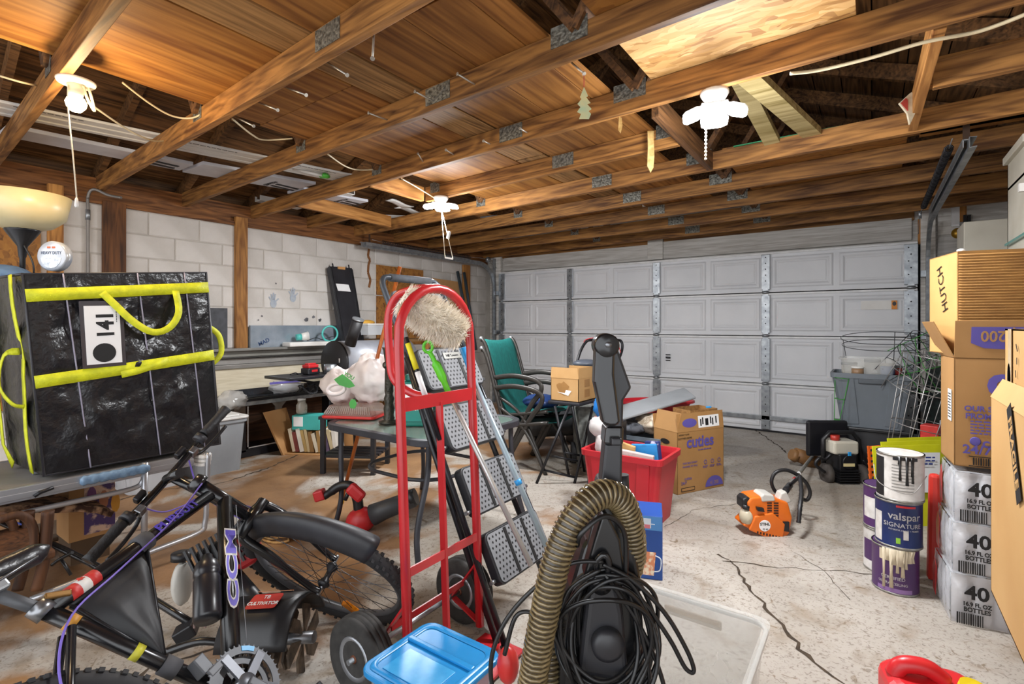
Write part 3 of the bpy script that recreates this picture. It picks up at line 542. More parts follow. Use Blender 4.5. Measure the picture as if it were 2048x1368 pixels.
def strap(pts, wd, m, par, name='strap', nrm=V((1, 0, 0)), th=.004):
    s = MB(); pts = [V(p) for p in pts]
    vs = []; fs = []
    for i, p in enumerate(pts):
        d = (pts[min(i+1, len(pts)-1)]-pts[max(i-1, 0)]).normalized(); n = nrm if not callable(nrm) else nrm(i); sd = d.cross(n).normalized()*wd/2; vs += [p-sd, p+sd]
        if i: fs.append((2*i-2, 2*i-1, 2*i+1, 2*i))
    return s.add(vs, fs, True).build(name, m, par, solid=th)
strap([onface(k/10, .895+.02*k/10) for k in range(11)], .055, M_YEL, bag); strap([onface(k/10, .47+.055*k/10) for k in range(11)], .055, M_YEL, bag)
strap(bez([onface(.36, .90), onface(.42, .83, .02), onface(.50, .74, .04), onface(.60, .68, .05), onface(.70, .70, .05), onface(.77, .78, .04), onface(.78, .90)], 4), .032, M_YEL, bag, 'handle_loop')
strap([onface(.42, .465), onface(.50, .475, .014), onface(.62, .50, .014), onface(.70, .52)], .032, M_YEL, bag, 'handle_loop')
sf = lambda s, t: (BL+dv*s)*(1-t)+(TL+dv*s)*t+V((0, -.012-.006*sin(t*9), 0))
strap([sf(.22-.12*(1-t)*(t > .5), t) for t in [k/14 for k in range(15)]], .05, M_YEL, bag, 'strap', V((0, -1, 0)))
strap(bez([sf(.22, .62), sf(.22, .60)+V((-.02, -.05, 0)), sf(.25, .45)+V((-.02, -.07, 0)), sf(.22, .36)+V((0, -.04, 0)), sf(.2, .34)], 4), .03, M_YEL, bag, 'handle_loop', V((0, -1, 0)))
strap([sf(.95, 1), sf(.95, .1), sf(.75, .0)], .05, M_YEL, bag, 'strap', V((0, -1, 0)))
pr = BR*.42+TR*.58; strap(bez([pr+V((-.05, .005, .1)), pr+V((-.05, .06, .05)), pr+V((-.05, .07, -.05)), pr+V((-.05, .005, -.12))], 5), .03, M_YEL, bag, 'handle_loop', V((1, 0, 0)))
for s_ in (.2, .585, .87): MB().tube([onface(s_+.04*(1-t)-.02, t, -.002) for t in [k/16 for k in range(17)]], .0035, 5).build('seam', mat('seam thread', '#9a96a8', .5), bag)
# label pocket and card
c4 = [Xp(u, v, BXF+.02) for u, v in ((165, 612), (236, 609), (245, 726), (178, 730))]; cc = sum(c4, V())/4; ex = ((c4[1]-c4[0])+(c4[2]-c4[3])).normalized(); ey = ((c4[0]-c4[3])+(c4[1]-c4[2])).normalized(); FM = frame(cc, ex, ey); wd, hh = (c4[1]-c4[0]).length, (c4[0]-c4[3]).length
MB(FM).prism([(-wd*.62, -hh*.56), (wd*.62, -hh*.56), (wd*.62, hh*.58), (-wd*.62, hh*.58)], -.004, -.002).build('label_pocket', mat('pocket vinyl', '#3c3c44', .2, spec=.8), bag); cd = MB(FM).box((0, 0, 0), (wd, hh, .003)).build('label_card', M_CARD, bag)
text('141', hh*.33, FM @ Mx.Translation((.012, .045, .002)) @ Mx.Rotation(pi/2, 4, 'Z'), M_INKB, bag, off=.003, sx=.95)
MB(FM).prism([(wd*.33*cos(a*pi/12), -hh*.31+wd*.33*sin(a*pi/12)) for a in range(24)], .002, .003).build('label_dot', M_INKB, bag)
fineprint(FM @ Mx.Translation((wd*.40, hh*.32, .002)) @ Mx.Rotation(pi/2, 4, 'Z'), .06, 1, .004, M_INKB, bag)
# folding table
M_ALU = mat('brushed aluminium', '#c2c4c8', .35, .7, col2='#a2a4aa', scale=10, st=(1, .1, 1)); tx = -2.905; tz = .52
tab = thing('folding_table', 'aluminium folding work table with grey top under the delivery bag', 'table', (-3.2, .7, 0))
MB().b2((tx-.62, -.25, tz-.014), (tx-.02, 1.28, tz)).build('tabletop', mat('grey table top', '#8d8a86', .55, col2='#77736e', scale=5), tab)
MB().b2((tx-.02, -.25, tz-.055), (tx, 1.22, tz+.004)).b2((tx, -.25, tz-.045), (tx+.004, 1.22, tz-.02)).build('front_rail', M_ALU, tab, bevel=.003); MB().b2((tx-.64, -.25, tz-.055), (tx-.62, 1.25, tz+.004)).build('back_rail', M_ALU, tab, bevel=.003)
for k in range(3): MB(RZ((tx-.30, 1.285, tz-.02-.021*k))).prism([(x, y*.7) for x, y in rrect(.62-.01*k, .10, .045)], -.009, .009).build('end_cap', M_WHITE, tab, bevel=.003)
gp = MB(); ya, yb = Xp(158, 925, tx).y, Xp(298, 905, tx).y; gp.tube([(tx+.012, ya+(yb-ya)*k/20, tz-.018) for k in range(21)], [.012]+[.022+.003*sin(k*2.2) for k in range(1, 20)]+[.012], 8, flat=(.55, 1)).build('carry_grip', mat('blue grey rubber', '#7f9cb8', .45, col2='#5f7c9a', scale=40, bump=.4), tab)
MB().tube([Xp(68, 993, tx+.01), Xp(80, 985, tx+.01), Xp(107, 975, tx+.01)], .008, 6).build('latch', M_BLACK, tab)
MB().tube(bez([Xp(416, 905, tx), Xp(413, 1000, tx), Xp(410, 1045, tx), Xp(395, 1066, tx), Xp(285, 1110, tx), Xp(60, 1200, tx)], 6), .014, 8).build('leg', M_ALU, tab)
MB().tube([Xp(290, 925, tx), Xp(288, 1125, tx)], .014, 8).build('leg', M_ALU, tab); MB().tube([Xp(288, 1120, tx), Xp(288, 1131, tx)], .016, 8).build('foot_cap', M_BLACK, tab)
MB().tube(bez([Xp(291, 930, tx-.02), Xp(286, 960, tx-.02), Xp(262, 978, tx-.02), Xp(150, 1003, tx-.02), Xp(-30, 1043, tx-.02)], 6), .012, 8).build('leg_brace', M_ALU, tab)
for y in (1.2, -.2): MB().tube([(tx-.6, y, tz-.02), (tx-.6, y, .01)], .014, 8).build('leg', M_ALU, tab)
# wooden handle with steel cap lying under the bag, black tube beside it
a, b2_ = Zp(72, 940, tz+.02), Zp(295, 905, tz+.02); t = thing('tool_handle', 'worn wooden tool handle with steel end cap on the table edge below the bag', 'tool', a); d = (b2_-a).normalized()
MB().tube([a+d*.02, (a+b2_)/2, b2_], [.017, .016, .014], 10).build('handle', wood('handle wood', '#a8743e', '#6a4420', 1), t); MB().tube([a-d*.012, a+d*.025], .021, 16).build('steel_cap', M_GALV, t)
a, c = Zp(298, 905, tz+.012), Zp(362, 893, tz+.012); MB().tube([a, c], .009, 8).build('short_pipe', M_BLACK, label='short black pipe lying behind the wooden handle on the table', cat='pipe', at=a)
# floor lamp
P = D(45, 651, 2.62); P.z = 0; lamp = thing('floor_lamp', 'black torchiere floor lamp with cream glass bowl behind the delivery bag', 'lamp', P)
zb = HC+(CV-470)/FPX*2.62; zt = HC+(CV-390)/FPX*2.62
MB(RZ(P)).lathe([(.13, 0), (.13, .02), (.02, .035), (.012, .05)], 24).build('base', M_BLACK, lamp); MB(RZ(P)).lathe([(.012, .04), (.012, zb-.12), (.016, zb-.11), (.02, zb-.06), (.07, zb+.02), (.072, zb+.03)], 14).build('pole', M_BLACK, lamp)
MB(RZ(P)).lathe([(.05, zb+.02), (.12, zb+.045), (.172, zb+.09), (.195, zt), (.19, zt), (.165, zb+.095), (.11, zb+.055), (.001, zb+.03)], 32).build('shade', mat('cream glass', '#d2c49c', .35, col2='#bdb084', scale=5), lamp)
MB().tube(bez([P+V((.02, .0, zb-.05)), P+V((.06, .03, zb-.16)), P+V((.02, .03, zb-.3)), P+V((.03, .02, 1.2))], 6), .004, 6).build('cord', M_BLACK, lamp)
# spool on the bag
P = D(110, 513, 2.45); M = frame(P, (_c, _s, 0), (0, 0, 1)); t = thing('line_spool', 'round clear packed spool with orange print standing on top of the bag', 'spool', P); k = 2.45/1020
MB(M).lathe([(.001, -.02), (27*k, -.02), (30*k, -.015), (30*k, .015), (27*k, .02), (.001, .02)], 28).build('case', mat('spool case', '#c9ced6', .2, .2, col2='#9fa6b2', scale=12), t); MB(M).prism([(20*k*cos(a*pi/10), 20*k*sin(a*pi/10)-4*k) for a in range(10, 21)], .0205, .022).build('silver_insert', mat('silver insert', '#dfe2e6', .25, .5, col2='#8e949c', scale=60), t)
text('HEAVY DUTY', 9*k, M @ Mx.Translation((0, 6*k, .021)), mat('spool ink', '#4a5a78', .5), t, sx=.75); fineprint(M @ Mx.Translation((0, 17*k, .021)), 16*k, 1, 5*k, mat('orange ink', '#d8622a', .5), t)
# blue cloth heap at far left on the bag
P = D(5, 545, 2.6); MB(RZ(P)).ball((0, 0, -.02), (.16, .12, .06), 14, 8, lambda d: 1+.2*mnoise.noise(d*3)).build('blue_cloth', mat('denim cloth', '#5f7da2', .9, col2='#42597a', scale=9), label='folded blue cloth behind the upper left corner of the bag', cat='cloth', at=P)
# speckled hide and picture box and wooden chair under the table
P = Xp(60, 1000, -3.1); M_HIDE = mat('speckled hide', '#b08a6a', .95, col2='#3c2418', scale=22, lo=.42, hi=.6, bump=.6)
MB().grid(lambda s, q: (-3.0-.5*s, -.05+.95*q, .30+.12*sin(q*3.0)*(1-s*.5)+.02*mnoise.noise(V((s*5, q*6, 0)))-.10*max(0, q-.7)), 10, 16).build('spotted_hide', M_HIDE, label='brown speckled fleece draped under the folding table', cat='fleece', solid=.03, at=P)
q0 = Xp(195, 1000, -3.25); bx = thing('picture_box', 'cardboard box with colourful printed picture standing under the table', 'box', (-3.35, q0.y, 0)); ya, yb = Xp(168, 960, -3.25).y, Xp(230, 960, -3.25).y
M_KRAFT = mat('kraft board', '#b98d5c', .75, col2='#a87c4c', scale=5); MB().b2((-3.45, ya-.06, .12), (-3.25, yb, .43)).build('carton', M_KRAFT, bx); MB().b2((-3.25, ya, .14), (-3.247, yb, .42)).build('picture', mat('picture print', '#d8b8a0', .4, col2='#4a3868', scale=16, lo=.45, hi=.55), bx)
for i in range(3): MB(frame((-3.246, ya+.03+.05*i, .33-.03*i), (0, 1, 0), (0, 0, 1))).prism([(.02*cos(a*pi/5), .05*sin(a*pi/5)) for a in range(10)], 0, .001).build('picture_motif', mat('motif%d' % i, ('#7a4a7c', '#b87a5a', '#e0a23c')[i], .4), bx)
MB().b2((-3.46, ya-.05, 0), (-3.26, yb-.02, .118)).build('book_stack', mat('dark carton', '#5c4630', .7), label='low brown carton on the floor beneath the picture box', cat='box', at=(-3.35, ya, 0))
W_CH = wood('bentwood', '#5e3a20', '#2c180c', 2); ch = thing('bentwood_chair', 'dark bentwood chair with curved legs under the left end of the table', 'chair', (-2.75, .3, 0))
for (u0, x) in ((58, -2.6), (20, -2.9)):
    a = Xp(u0+32, 1025, x); MB().tube(bez([Xp(u0+38, 1022, x), Xp(u0+34, 1075, x), Xp(u0+28, 1130, x), Xp(u0+15, 1180, x)], 5), .02, 8).build('leg', W_CH, ch)
    MB().tube(bez([Xp(u0-60, 1040, x), Xp(u0-20, 1030, x), Xp(u0+5, 1048, x), Xp(u0+10, 1090, x), Xp(u0-10, 1140, x)], 5), .015, 8).build('arch', W_CH, ch)
MB().b2((-2.95, -.1, .32), (-2.52, Xp(100, 1020, -2.6).y, .355)).build('seat', W_CH, ch, bevel=.01)
P = Zp(105, 1070, 0); MB(RZ(P)).lathe([(.001, .03), (.10, .03), (.13, .045), (.14, .045), (.13, .0), (.001, .0)], 24).build('shallow_dish', mat('dark dish', '#5a4a3c', .5), label='shallow dark dish on the floor behind the bicycle saddle', cat='dish', at=P)
# totes
M_GREY = mat('grey tote plastic', '#9a9ea2', .5, col2='#8a8e92', scale=4)
def tote(name, label, c, wx, wy, h, m, ml=None, tap=.86, rz=0, lid=None, rimh=.03, ribs=True, wall=.006, group=None):
    t = thing(name, label, 'storage bin', c, group); M = RZ(c, rz)
    def ring(k, z, ins=0): return [(x, y, z) for x, y in rrect(wx*k-2*ins, wy*k-2*ins, .04)]
    prof = [(tap, 0, 0), (tap+(1-tap)*.5, h*.5, 0), (1, h-rimh, 0), (1.0, h-rimh, -.012), (1, h, -.014), (1, h, .004), (.99, h-rimh, wall+.002), (tap, .008, wall)]
    vs = []; n = len(rrect(1, 1, .04))
    for k, z, ins in prof: vs += ring(k, z, ins)
    fs = [(j*n+i, j*n+(i+1) % n, (j+1)*n+(i+1) % n, (j+1)*n+i) for j in range(len(prof)-1) for i in range(n)]+[tuple(range(n))[::-1], tuple(range((len(prof)-1)*n, len(prof)*n))]
    MB(M).add(vs, fs).build('body', m, t, bevel=0)
    if ribs:
        for sx in (-1, 1):
            for sy in (-1, 1):
                a = V((sx*wx*.30*tap, sy*(wy*tap/2), .02)); b = V((sx*wx*.30, sy*wy/2, h-rimh)); MB(M).beam(a, b, wx*.16, .014, (0, 1, 0)).build('rib', m, t, bevel=.004)
    if lid:
        MB(M).prism(rrect(wx+.05, wy+.05, .05), h, h+.018).prism(rrect(wx-.06, wy-.06, .04), h+.018, h+.03).build('lid', lid, t, bevel=.005)
    return t
p = Zp(455, 945, 0); tote('storage_tote', 'tall grey lidded tote standing between the folding table and the black cabinet', (p.x-.17, p.y-.06, 0), .36, .42, .43, M_GREY, lid=M_WHITE, rz=0)
p = Zp(360, 965, 0); tote('low_tote', 'pale grey low tote on the floor behind the table leg', (p.x-.1, p.y-.18, 0), .36, .38, .26, mat('pale tote', '#c2c4c8', .5), lid=M_WHITE)
p = Zp(475, 835, .56); cb = MB(RZ(Zp(463, 815, .47))).ball((0, 0, .06), (.09, .13, .085), 22, 14, lambda d: 1+.35*mnoise.noise(d*2.5)+.12*mnoise.noise(d*8)).build('plastic_bag', mat('clear bag film', '#dcd9d4', .12, alpha=.45, spec=.9), label='crumpled clear plastic bag lying on the tall grey tote', cat='plastic bag', at=Zp(463, 815, .47))
# ---- wall bench: black cabinet, cream panel, grooved grey rail
M_DKB = mat('black cabinet', '#232328', .35, col2='#15151a', scale=4); cx_ = -4.65; y0, y1 = 2.34, 3.42
cab = thing('black_cabinet', 'low open black cabinet with brown back against the block wall', 'cabinet', (-4.8, 2.8, 0))
MB().b2((-4.98, y0, .49), (cx_, y1+.35, .53)).build('top', M_DKB, cab, bevel=.004); MB().b2((cx_-.02, y0-.02, .47), (cx_+.012, y1+.35, .505)).build('top_edge', M_GALV, cab); MB().b2((-4.98, y0, 0), (cx_, y1, .07)).build('bottom', M_DKB, cab, bevel=.004)
for y in (y0, y1-.05): MB().b2((-4.98, y, .05), (cx_, y+.05, .49)).build('side', M_DKB, cab)
MB().b2((cx_-.03, y0+.34, .07), (cx_-.005, y0+.40, .49)).add([(cx_-.004, y0+.28, .485), (cx_-.004, y0+.46, .485), (cx_-.004, y0+.40, .42), (cx_-.004, y0+.34, .42)], [(0, 1, 2, 3)]).build('divider', mat('grey brown paint', '#6e665e', .6), cab)
MB().b2((-4.97, y0+.05, .07), (-4.94, y1, .49)).build('back_panel', wood('walnut back', '#5c3c28', '#33200f', 1), cab); MB().b2((cx_-.06, y0-.06, .37), (cx_+.01, y0+.04, .47)).build('corner_block', mat('brown block', '#4a3a2c', .6), cab)
MB().b2((cx_-.016, y0+.08, .075), (cx_-.01, y0+.34, .085)).b2((cx_-.016, y0+.07, .09), (cx_-.01, y0+.078, .46)).build('trim_line', M_WHITE, cab)
t = thing('speaker_panel', 'dark grey speaker cloth panel on the floor left of the black cabinet', 'panel', (-4.72, 2.22, 0)); MB().b2((-4.8, 2.12, 0), (-4.66, 2.30, .42)).build('frame', M_DKB, t); MB().b2((-4.66, 2.14, .05), (-4.652, 2.28, .37)).build('cloth', mat('speaker cloth', '#6a6c70', .95), t)
MB().b2((-4.90, 1.95, .532), (-4.84, 3.6, .80)).build('cream_panel', mat('cream woven panel', '#cfc6b0', .85, col2='#bdb299', scale=60, st=(1, .1, 1)), label='long cream fabric panel standing on the black cabinet', cat='panel', bevel=.004, at=(-4.87, 2.7, .532))
gr = thing('metal_rail_panel', 'long grooved grey metal rail lying along the wall above the cream panel', 'rail', (-4.86, 2.7, .80))
for k, (z, h, x) in enumerate(((.80, .035, -4.82), (.838, .05, -4.86), (.892, .012, -4.83), (.906, .055, -4.87), (.963, .022, -4.81))): MB().b2((-4.95, 1.9, z), (x, 3.55, z+h)).build('rail_strip', mat('rail grey %d' % k, ('#8d8a86', '#a19e9a', '#3a3836', '#98968f', '#8b8984')[k], .4, .4), gr, bevel=.002)
# black deep tray on the cabinet with zip bag and bracket
MB().hexa([(-4.82, 2.36, .534), (-4.69, 2.36, .534), (-4.69, 3.5, .534), (-4.82, 3.5, .534)], [(-4.835, 2.34, .60), (-4.80, 2.34, .545), (-4.80, 3.55, .545), (-4.835, 3.55, .60)]).build('black_sheet', mat('glossy black sheet', '#2c3036', .15, col2='#14161a', scale=9, spec=.8), label='glossy black plastic sheet leaning in front of the cream panel', cat='sheet', at=(-4.78, 2.9, .534))
P = V((-4.72, 2.82, .60)); zb_ = thing('zip_bag', 'clear zip bag of small parts lying on the black cabinet', 'plastic bag', P)
MB(RZ(P)).ball((0, 0, 0), (.07, .17, .065), 24, 14, lambda d: 1+.3*mnoise.noise(d*3)+.15*mnoise.noise(d*9)).build('film', mat('zip film', '#d8dade', .1, alpha=.5, spec=.9), zb_); MB(RZ(P)).beam((.06, -.2, .05), (.07, .13, .05), .01, .02).build('zip_strip', mat('zip purple', '#6a62b0', .4), zb_)
MB().b2((-4.70, 3.03, .534), (-4.655, 3.40, .60)).b2((-4.70, 3.03, .60), (-4.69, 3.40, .625)).build('black_bracket', M_DKB, label='short black metal bracket on the cabinet right of the zip bag', cat='bracket', bevel=.003, at=(-4.68, 3.2, .534))
# foil board leaning above the rail, black panel, white tray, cup, ring
foil = MB().b2((-4.975, Xp(495, 670, XL).y, .70), (-4.945, Xp(672, 670, XL).y, 1.20)).build('foil_board', mat('foil facing', '#b4bec8', .25, .55, col2='#93a0ae', scale=7, bump=.25, bscale=18), label='silver foil faced insulation board standing against the block wall', cat='board', at=(-4.96, 3, .985))
text('MAD', .055, frame((-4.943, 2.72, 1.035), (0, .8, .35), (0, -.35, .8)), mat('navy ink', '#26406a', .5), foil, off=.001)
a0, a1 = Xp(658, 700, -4.80), Xp(755, 700, -4.80); kk = lambda u, v, x: Xp(u, v, x)
sp = thing('leaning_panel', 'tall black metal panel with white sticker leaning against the block wall', 'panel', Xp(715, 705, -4.8)); B0, B1, T0, T1 = Xp(690, 708, -4.74), Xp(732, 712, -4.74), Xp(658, 532, -4.92), Xp(704, 536, -4.92); off_ = V((-.05, .0, -.03))
MB().hexa([B0+off_, B1+off_, B1, B0], [T0+off_, T1+off_, T1, T0]).build('plate', mat('sooty black', '#2b2b30', .4, col2='#1c1c20', scale=6), sp, bevel=.003); ls = lambda s, q: (B0*(1-s)+B1*s)*(1-q)+(T0*(1-s)+T1*s)*q+V((.006, 0, .002))
MB().add([ls(.18, .72), ls(.75, .72), ls(.70, .80), ls(.14, .80)], [(0, 1, 2, 3)]).build('sticker', M_CARD, sp, solid=.002); MB().beam(ls(.04, .02), ls(.04, .98), .015, .02).beam(ls(.96, .02), ls(.96, .98), .012, .02).build('edge_flange', M_BLACK, sp); MB().beam(ls(.35, .985), ls(.65, .985), .02, .03).build('tape', mat('masking tape', '#c9945a', .7), sp)
for s_ in (.15, .85): MB().tube([ls(s_, .99), ls(s_, 1.03)], .008, 8).build('pin', M_BLACK, sp)
MB().hexa(*[[(-4.90, 2.15, z), (-4.885, 2.15, z), (-4.885, 2.34, z), (-4.90, 2.34, z)] for z in (.99, 1.36)]).build('slate_panel', mat('slate', '#4a4c52', .7, col2='#33353a', scale=16), label='dark slate coloured panel leaning behind the right edge of the bag', cat='panel', at=(-4.9, 2.2, .99))
P = V((-4.84, 3.18, .985)); MB(RZ(P)).prism(rrect(.16, .58, .02), 0, .045).build('white_tray', M_WHITE, label='flat white plastic tray lying on the metal rail', cat='tray', bevel=.01, at=P)
P = V((-4.86, 3.05, 1.03)); t = thing('paper_cup', 'white and teal cup lying on its side on the white tray', 'cup', P); M = frame(P+V((0, 0, .05)), (.3, 1, .1), (0, 0, 1)); M = M @ Mx.Rotation(pi/2, 4, 'Y')
MB(M).lathe([(.03, 0), (.05, .09), (.047, .088), (.027, .004)], 20).build('cup', M_WHITE, t); M_TEAL = mat('teal plastic', '#4fb8b0', .4); MB(M).lathe([(.033, -.03), (.035, .02), (.032, .02)], 20).build('band', M_TEAL, t)
P = V((-4.78, 3.36, 1.11)); M = frame(P, (.25, 1, 0), (0, 0, 1)); t = thing('teal_ring', 'turquoise plastic ring standing on the white tray', 'ring', P)
MB(M).tube([(.082*cos(a*pi/16), .082*sin(a*pi/16), 0) for a in range(32)], .011, 8, closed=True).build('ring', M_TEAL, t)
MB().tube(bez([(-4.8, 3.1, 1.04), (-4.8, 3.2, 1.07), (-4.82, 3.3, 1.05), (-4.8, 3.42, 1.08), (-4.78, 3.5, 1.04)], 6), .004, 6).build('thin_wire', M_BLACK, label='thin black wire curling over the white tray', cat='wire', at=(-4.8, 3.1, 1.04))
# smoker
P = V((-4.20, 3.0, .85)); sm_ = thing('barrel_smoker', 'barrel smoker grill with black end, grey lid and short chimney', 'grill', (P.x, P.y+.45, 0)); M = Mx.Translation(P) @ Mx.Rotation(-pi/2, 4, 'X')
MB(M).lathe([(.2, .0), (.2, .9)], 32).build('barrel', mat('smoker grey', '#9a9ca2', .4, .3, col2='#80828a', scale=4), sm_); MB(M).lathe([(.001, -.012), (.2, -.01), (.205, -.005), (.205, .012)], 32).build('end_plate', mat('smoker black', '#1d1c1e', .55), sm_)
MB().tube([P+V((.10, -.014, .0)), P+V((.10, -.016, .04))], .006, 6).build('latch', M_WHITE, sm_)
ch0 = D(700, 690, 4.75); ch1 = D(716, 640, 4.7); MB().tube([ch0, ch1], .052, 18).build('chimney', mat('smoker black', '#1d1c1e', .55), sm_); MB().tube([ch1, ch1+(ch1-ch0).normalized()*.012], .055, 18).build('chimney_rim', M_GALV, sm_)
for y in (.08, .8):
    for x in (-.16, .16): MB().tube([P+V((x, y, -.12)), P+V((x*1.3, y, -.85))], .013, 8).build('leg', M_BLACK, sm_)
MB().b2((-4.45, 2.45, .725), (-4.05, 2.98, .75)).build('side_shelf', M_DKB, sm_, bevel=.004); MB().beam((-4.2, 2.6, .72), (-4.2, 2.99, .62), .02, .02).build('shelf_strut', M_BLACK, sm_)
t = MB()
for k in range(9):
    a = k*.7; t.tube(bez([(-4.2+.05*cos(a+j*1.1), 2.72+.07*sin(a*1.3+j*.9), .62+.045*sin(a*2+j*1.7)) for j in range(6)], 5), .003, 5)
t.build('wire_bundle', M_BLACK, label='tangled bundle of black wire hanging under the smoker shelf', cat='wire', kind='stuff', at=(-4.2, 2.7, .62))
P = V((-4.22, 2.76, .752)); t = thing('battery_charger', 'red and black tool battery charger on the smoker side shelf', 'charger', P); M_RED = mat('tool red', '#c4282c', .4, col2='#a92024', scale=8)
MB(RZ(P, 12)).box((0, 0, .03), (.10, .14, .06)).build('body', M_DKB, t, bevel=.01); MB(RZ(P, 12)).box((0, 0, .075), (.085, .12, .03)).box((0, .0, .095), (.05, .10, .016)).build('top_shell', M_RED, t, bevel=.008); MB(RZ(P, 12)).box((.051, 0, .035), (.004, .07, .02)).build('badge', M_RED, t)
MB().tube(bez([P+V((-.02, -.06, .02)), P+V((.02, -.13, .01)), P+V((.05, -.18, .03)), P+V((0, -.2, .01)), P+V((.04, -.1, .01))], 6), .004, 6).build('power_cord', M_BLACK, t)
P = V((-4.16, 2.93, .752)); t = thing('tape_roll', 'silver duct tape roll beside the red charger', 'tape', P); MB(RZ(P)).lathe([(.04, 0), (.058, 0), (.058, .085), (.04, .085), (.04, 0)], 24).build('tape', M_GALV, t)
for k, (u, v, w_, h_) in enumerate(((745, 660, .22, .11), (768, 662, .10, .09))):
    q = Xp(u, v, -4.6); m = thing('clear_container', ('clear plastic food container behind the barrel smoker by the broom pole', 'smaller clear container standing next to the larger one behind the broom pole')[k], 'container', q); MB(RZ(q)).hexa([(-.06, -w_/2, -h_/2), (.06, -w_/2, -h_/2), (.06, w_/2, -h_/2), (-.06, w_/2, -h_/2)], [(-.07, -w_/2-.01, h_/2), (.07, -w_/2-.01, h_/2), (.07, w_/2+.01, h_/2), (-.07, w_/2+.01, h_/2)]).build('tub', mat('frosted tub%d' % k, '#dfe2e6', .25, alpha=.6), m); MB(RZ(q)).box((0, 0, h_/2+.01), (.15, w_+.03, .015)).build('lid', M_WHITE, m, bevel=.004)
q = Xp(735, 645, -4.72); MB(RZ(q)).ball((0, 0, 0), (.05, .10, .03), 12, 8).build('yellow_cap', mat('yellow cap', '#d8a33c', .6), label='yellow cap lying behind the smoker against the wall', cat='cap', at=q)
t = thing('workbench', 'bench surface behind the smoker carrying containers', 'bench', (-4.75, 3.9, 0)); MB().b2((-4.98, 3.80, 1.01), (-4.45, 4.6, 1.04)).build('worktop', W_GREY, t)
for y in (3.82, 4.5):
    for x in (-4.93, -4.52): MB().b2((x, y, 0), (x+.05, y+.05, 1.01)).build('leg', W_POST, t)
# cardboard and long poles standing in the far left corner
q = Xp(905, 560, -4.93); cbx = MB().hexa([(-4.97, 4.95, .9), (-4.90, 4.95, .9), (-4.86, 5.75, .9), (-4.93, 5.75, .9)], [(-4.99, 4.95, 1.86), (-4.96, 4.95, 1.86), (-4.94, 5.62, 1.84), (-4.97, 5.62, 1.84)]).build('cardboard_sheet', M_KRAFT, label='tall brown cardboard sheet standing in the corner left of the door', cat='cardboard', at=(-4.95, 5.3, .9))
for k, (u0, v0, u1, v1) in enumerate(((915, 543, 945, 700), (928, 545, 952, 700))):
    a, b = Xp(u0, v0, -4.9), Xp(u1, v1, -4.6); MB().tube([a, b], .022, 8).build('corner_pole', mat('dark pole%d' % k, '#39434a', .5), label=('inner dark pole leaning in the corner by the door', 'outer dark pole leaning in the corner by the door')[k], cat='pole', at=b)
MB().b2((-4.97, 5.75, 1.3), (-4.92, 5.88, 2.1)).build('wall_stud', W_POST, label='short brown stud on the wall behind the corner poles', cat='post', at=(-4.95, 5.8, 1.3))
# books
p = Zp(640, 905, 0); bk = thing('book_carton', 'torn open cardboard carton holding a row of books on the floor', 'box', (p.x-.1, p.y+.12, 0)); O = V((p.x, p.y, 0)); M = RZ(O, 30)
MB(M).b2((-.30, -.12, 0), (.26, .16, .012)).b2((-.30, .15, 0), (.26, .162, .22)).build('tray', M_KRAFT, bk); MB(M).hexa([(-.30, -.14, .0), (-.28, -.14, 0), (-.28, .14, 0), (-.30, .14, 0)], [(-.46, -.18, .40), (-.45, -.18, .40), (-.40, .12, .40), (-.41, .12, .40)]).build('side_flap', M_KRAFT, bk)
cols = ['#d9cdb4', '#7a3630', '#e2dcd0', '#b89a5e', '#c9b48a', '#8e6a3a', '#ddd4be', '#a8844a', '#e6e0d4', '#5a4a66', '#cdbb94', '#e9e4da', '#3c4a68']
x = -.25
for i in range(12):
    th = random.uniform(.026, .042); h = random.uniform(.17, .22); R = Mx.Rotation(rad(random.uniform(-16, -6)), 3, 'Y'); q = M @ V((x+th/2, 0, h/2+.022))
    o = MB(M).box((x+th/2, -.0, h/2+.022), (th, .17, h), R).build('paperback', mat('book cover %d' % i, cols[i % len(cols)], .6), label='%s paperback from the left in the torn book carton' % ('first second third fourth fifth sixth seventh eighth ninth tenth eleventh twelfth'.split()[i]), cat='book', group='books in the torn carton', at=q); x += th+.004
P = M @ V((-.10, 0, .235)); t = thing('jar_box', 'teal printed box on top of the books holding a clear jar', 'box', P); MB(RZ(P, 30)).box((.0, 0, .06), (.26, .17, .13)).build('carton', mat('teal carton', '#3fb0a8', .5), t); MB(RZ(P, 30)).box((-.07, -.086, .07), (.09, .003, .09)).build('white_panel', M_CARD, t)
P = M @ V((-.17, -.02, .37)); t = thing('glass_jar', 'clear glass jar standing on the teal box', 'jar', P); MB(RZ(P)).lathe([(.045, 0), (.05, .02), (.05, .08), (.035, .10), (.035, .13)], 20).build('glass', mat('jar glass', '#cfc6b8', .05, alpha=.45, spec=.9), t); MB(RZ(P)).lathe([(.037, .125), (.037, .14), (.001, .141)], 20).build('lid', M_WHITE, t)
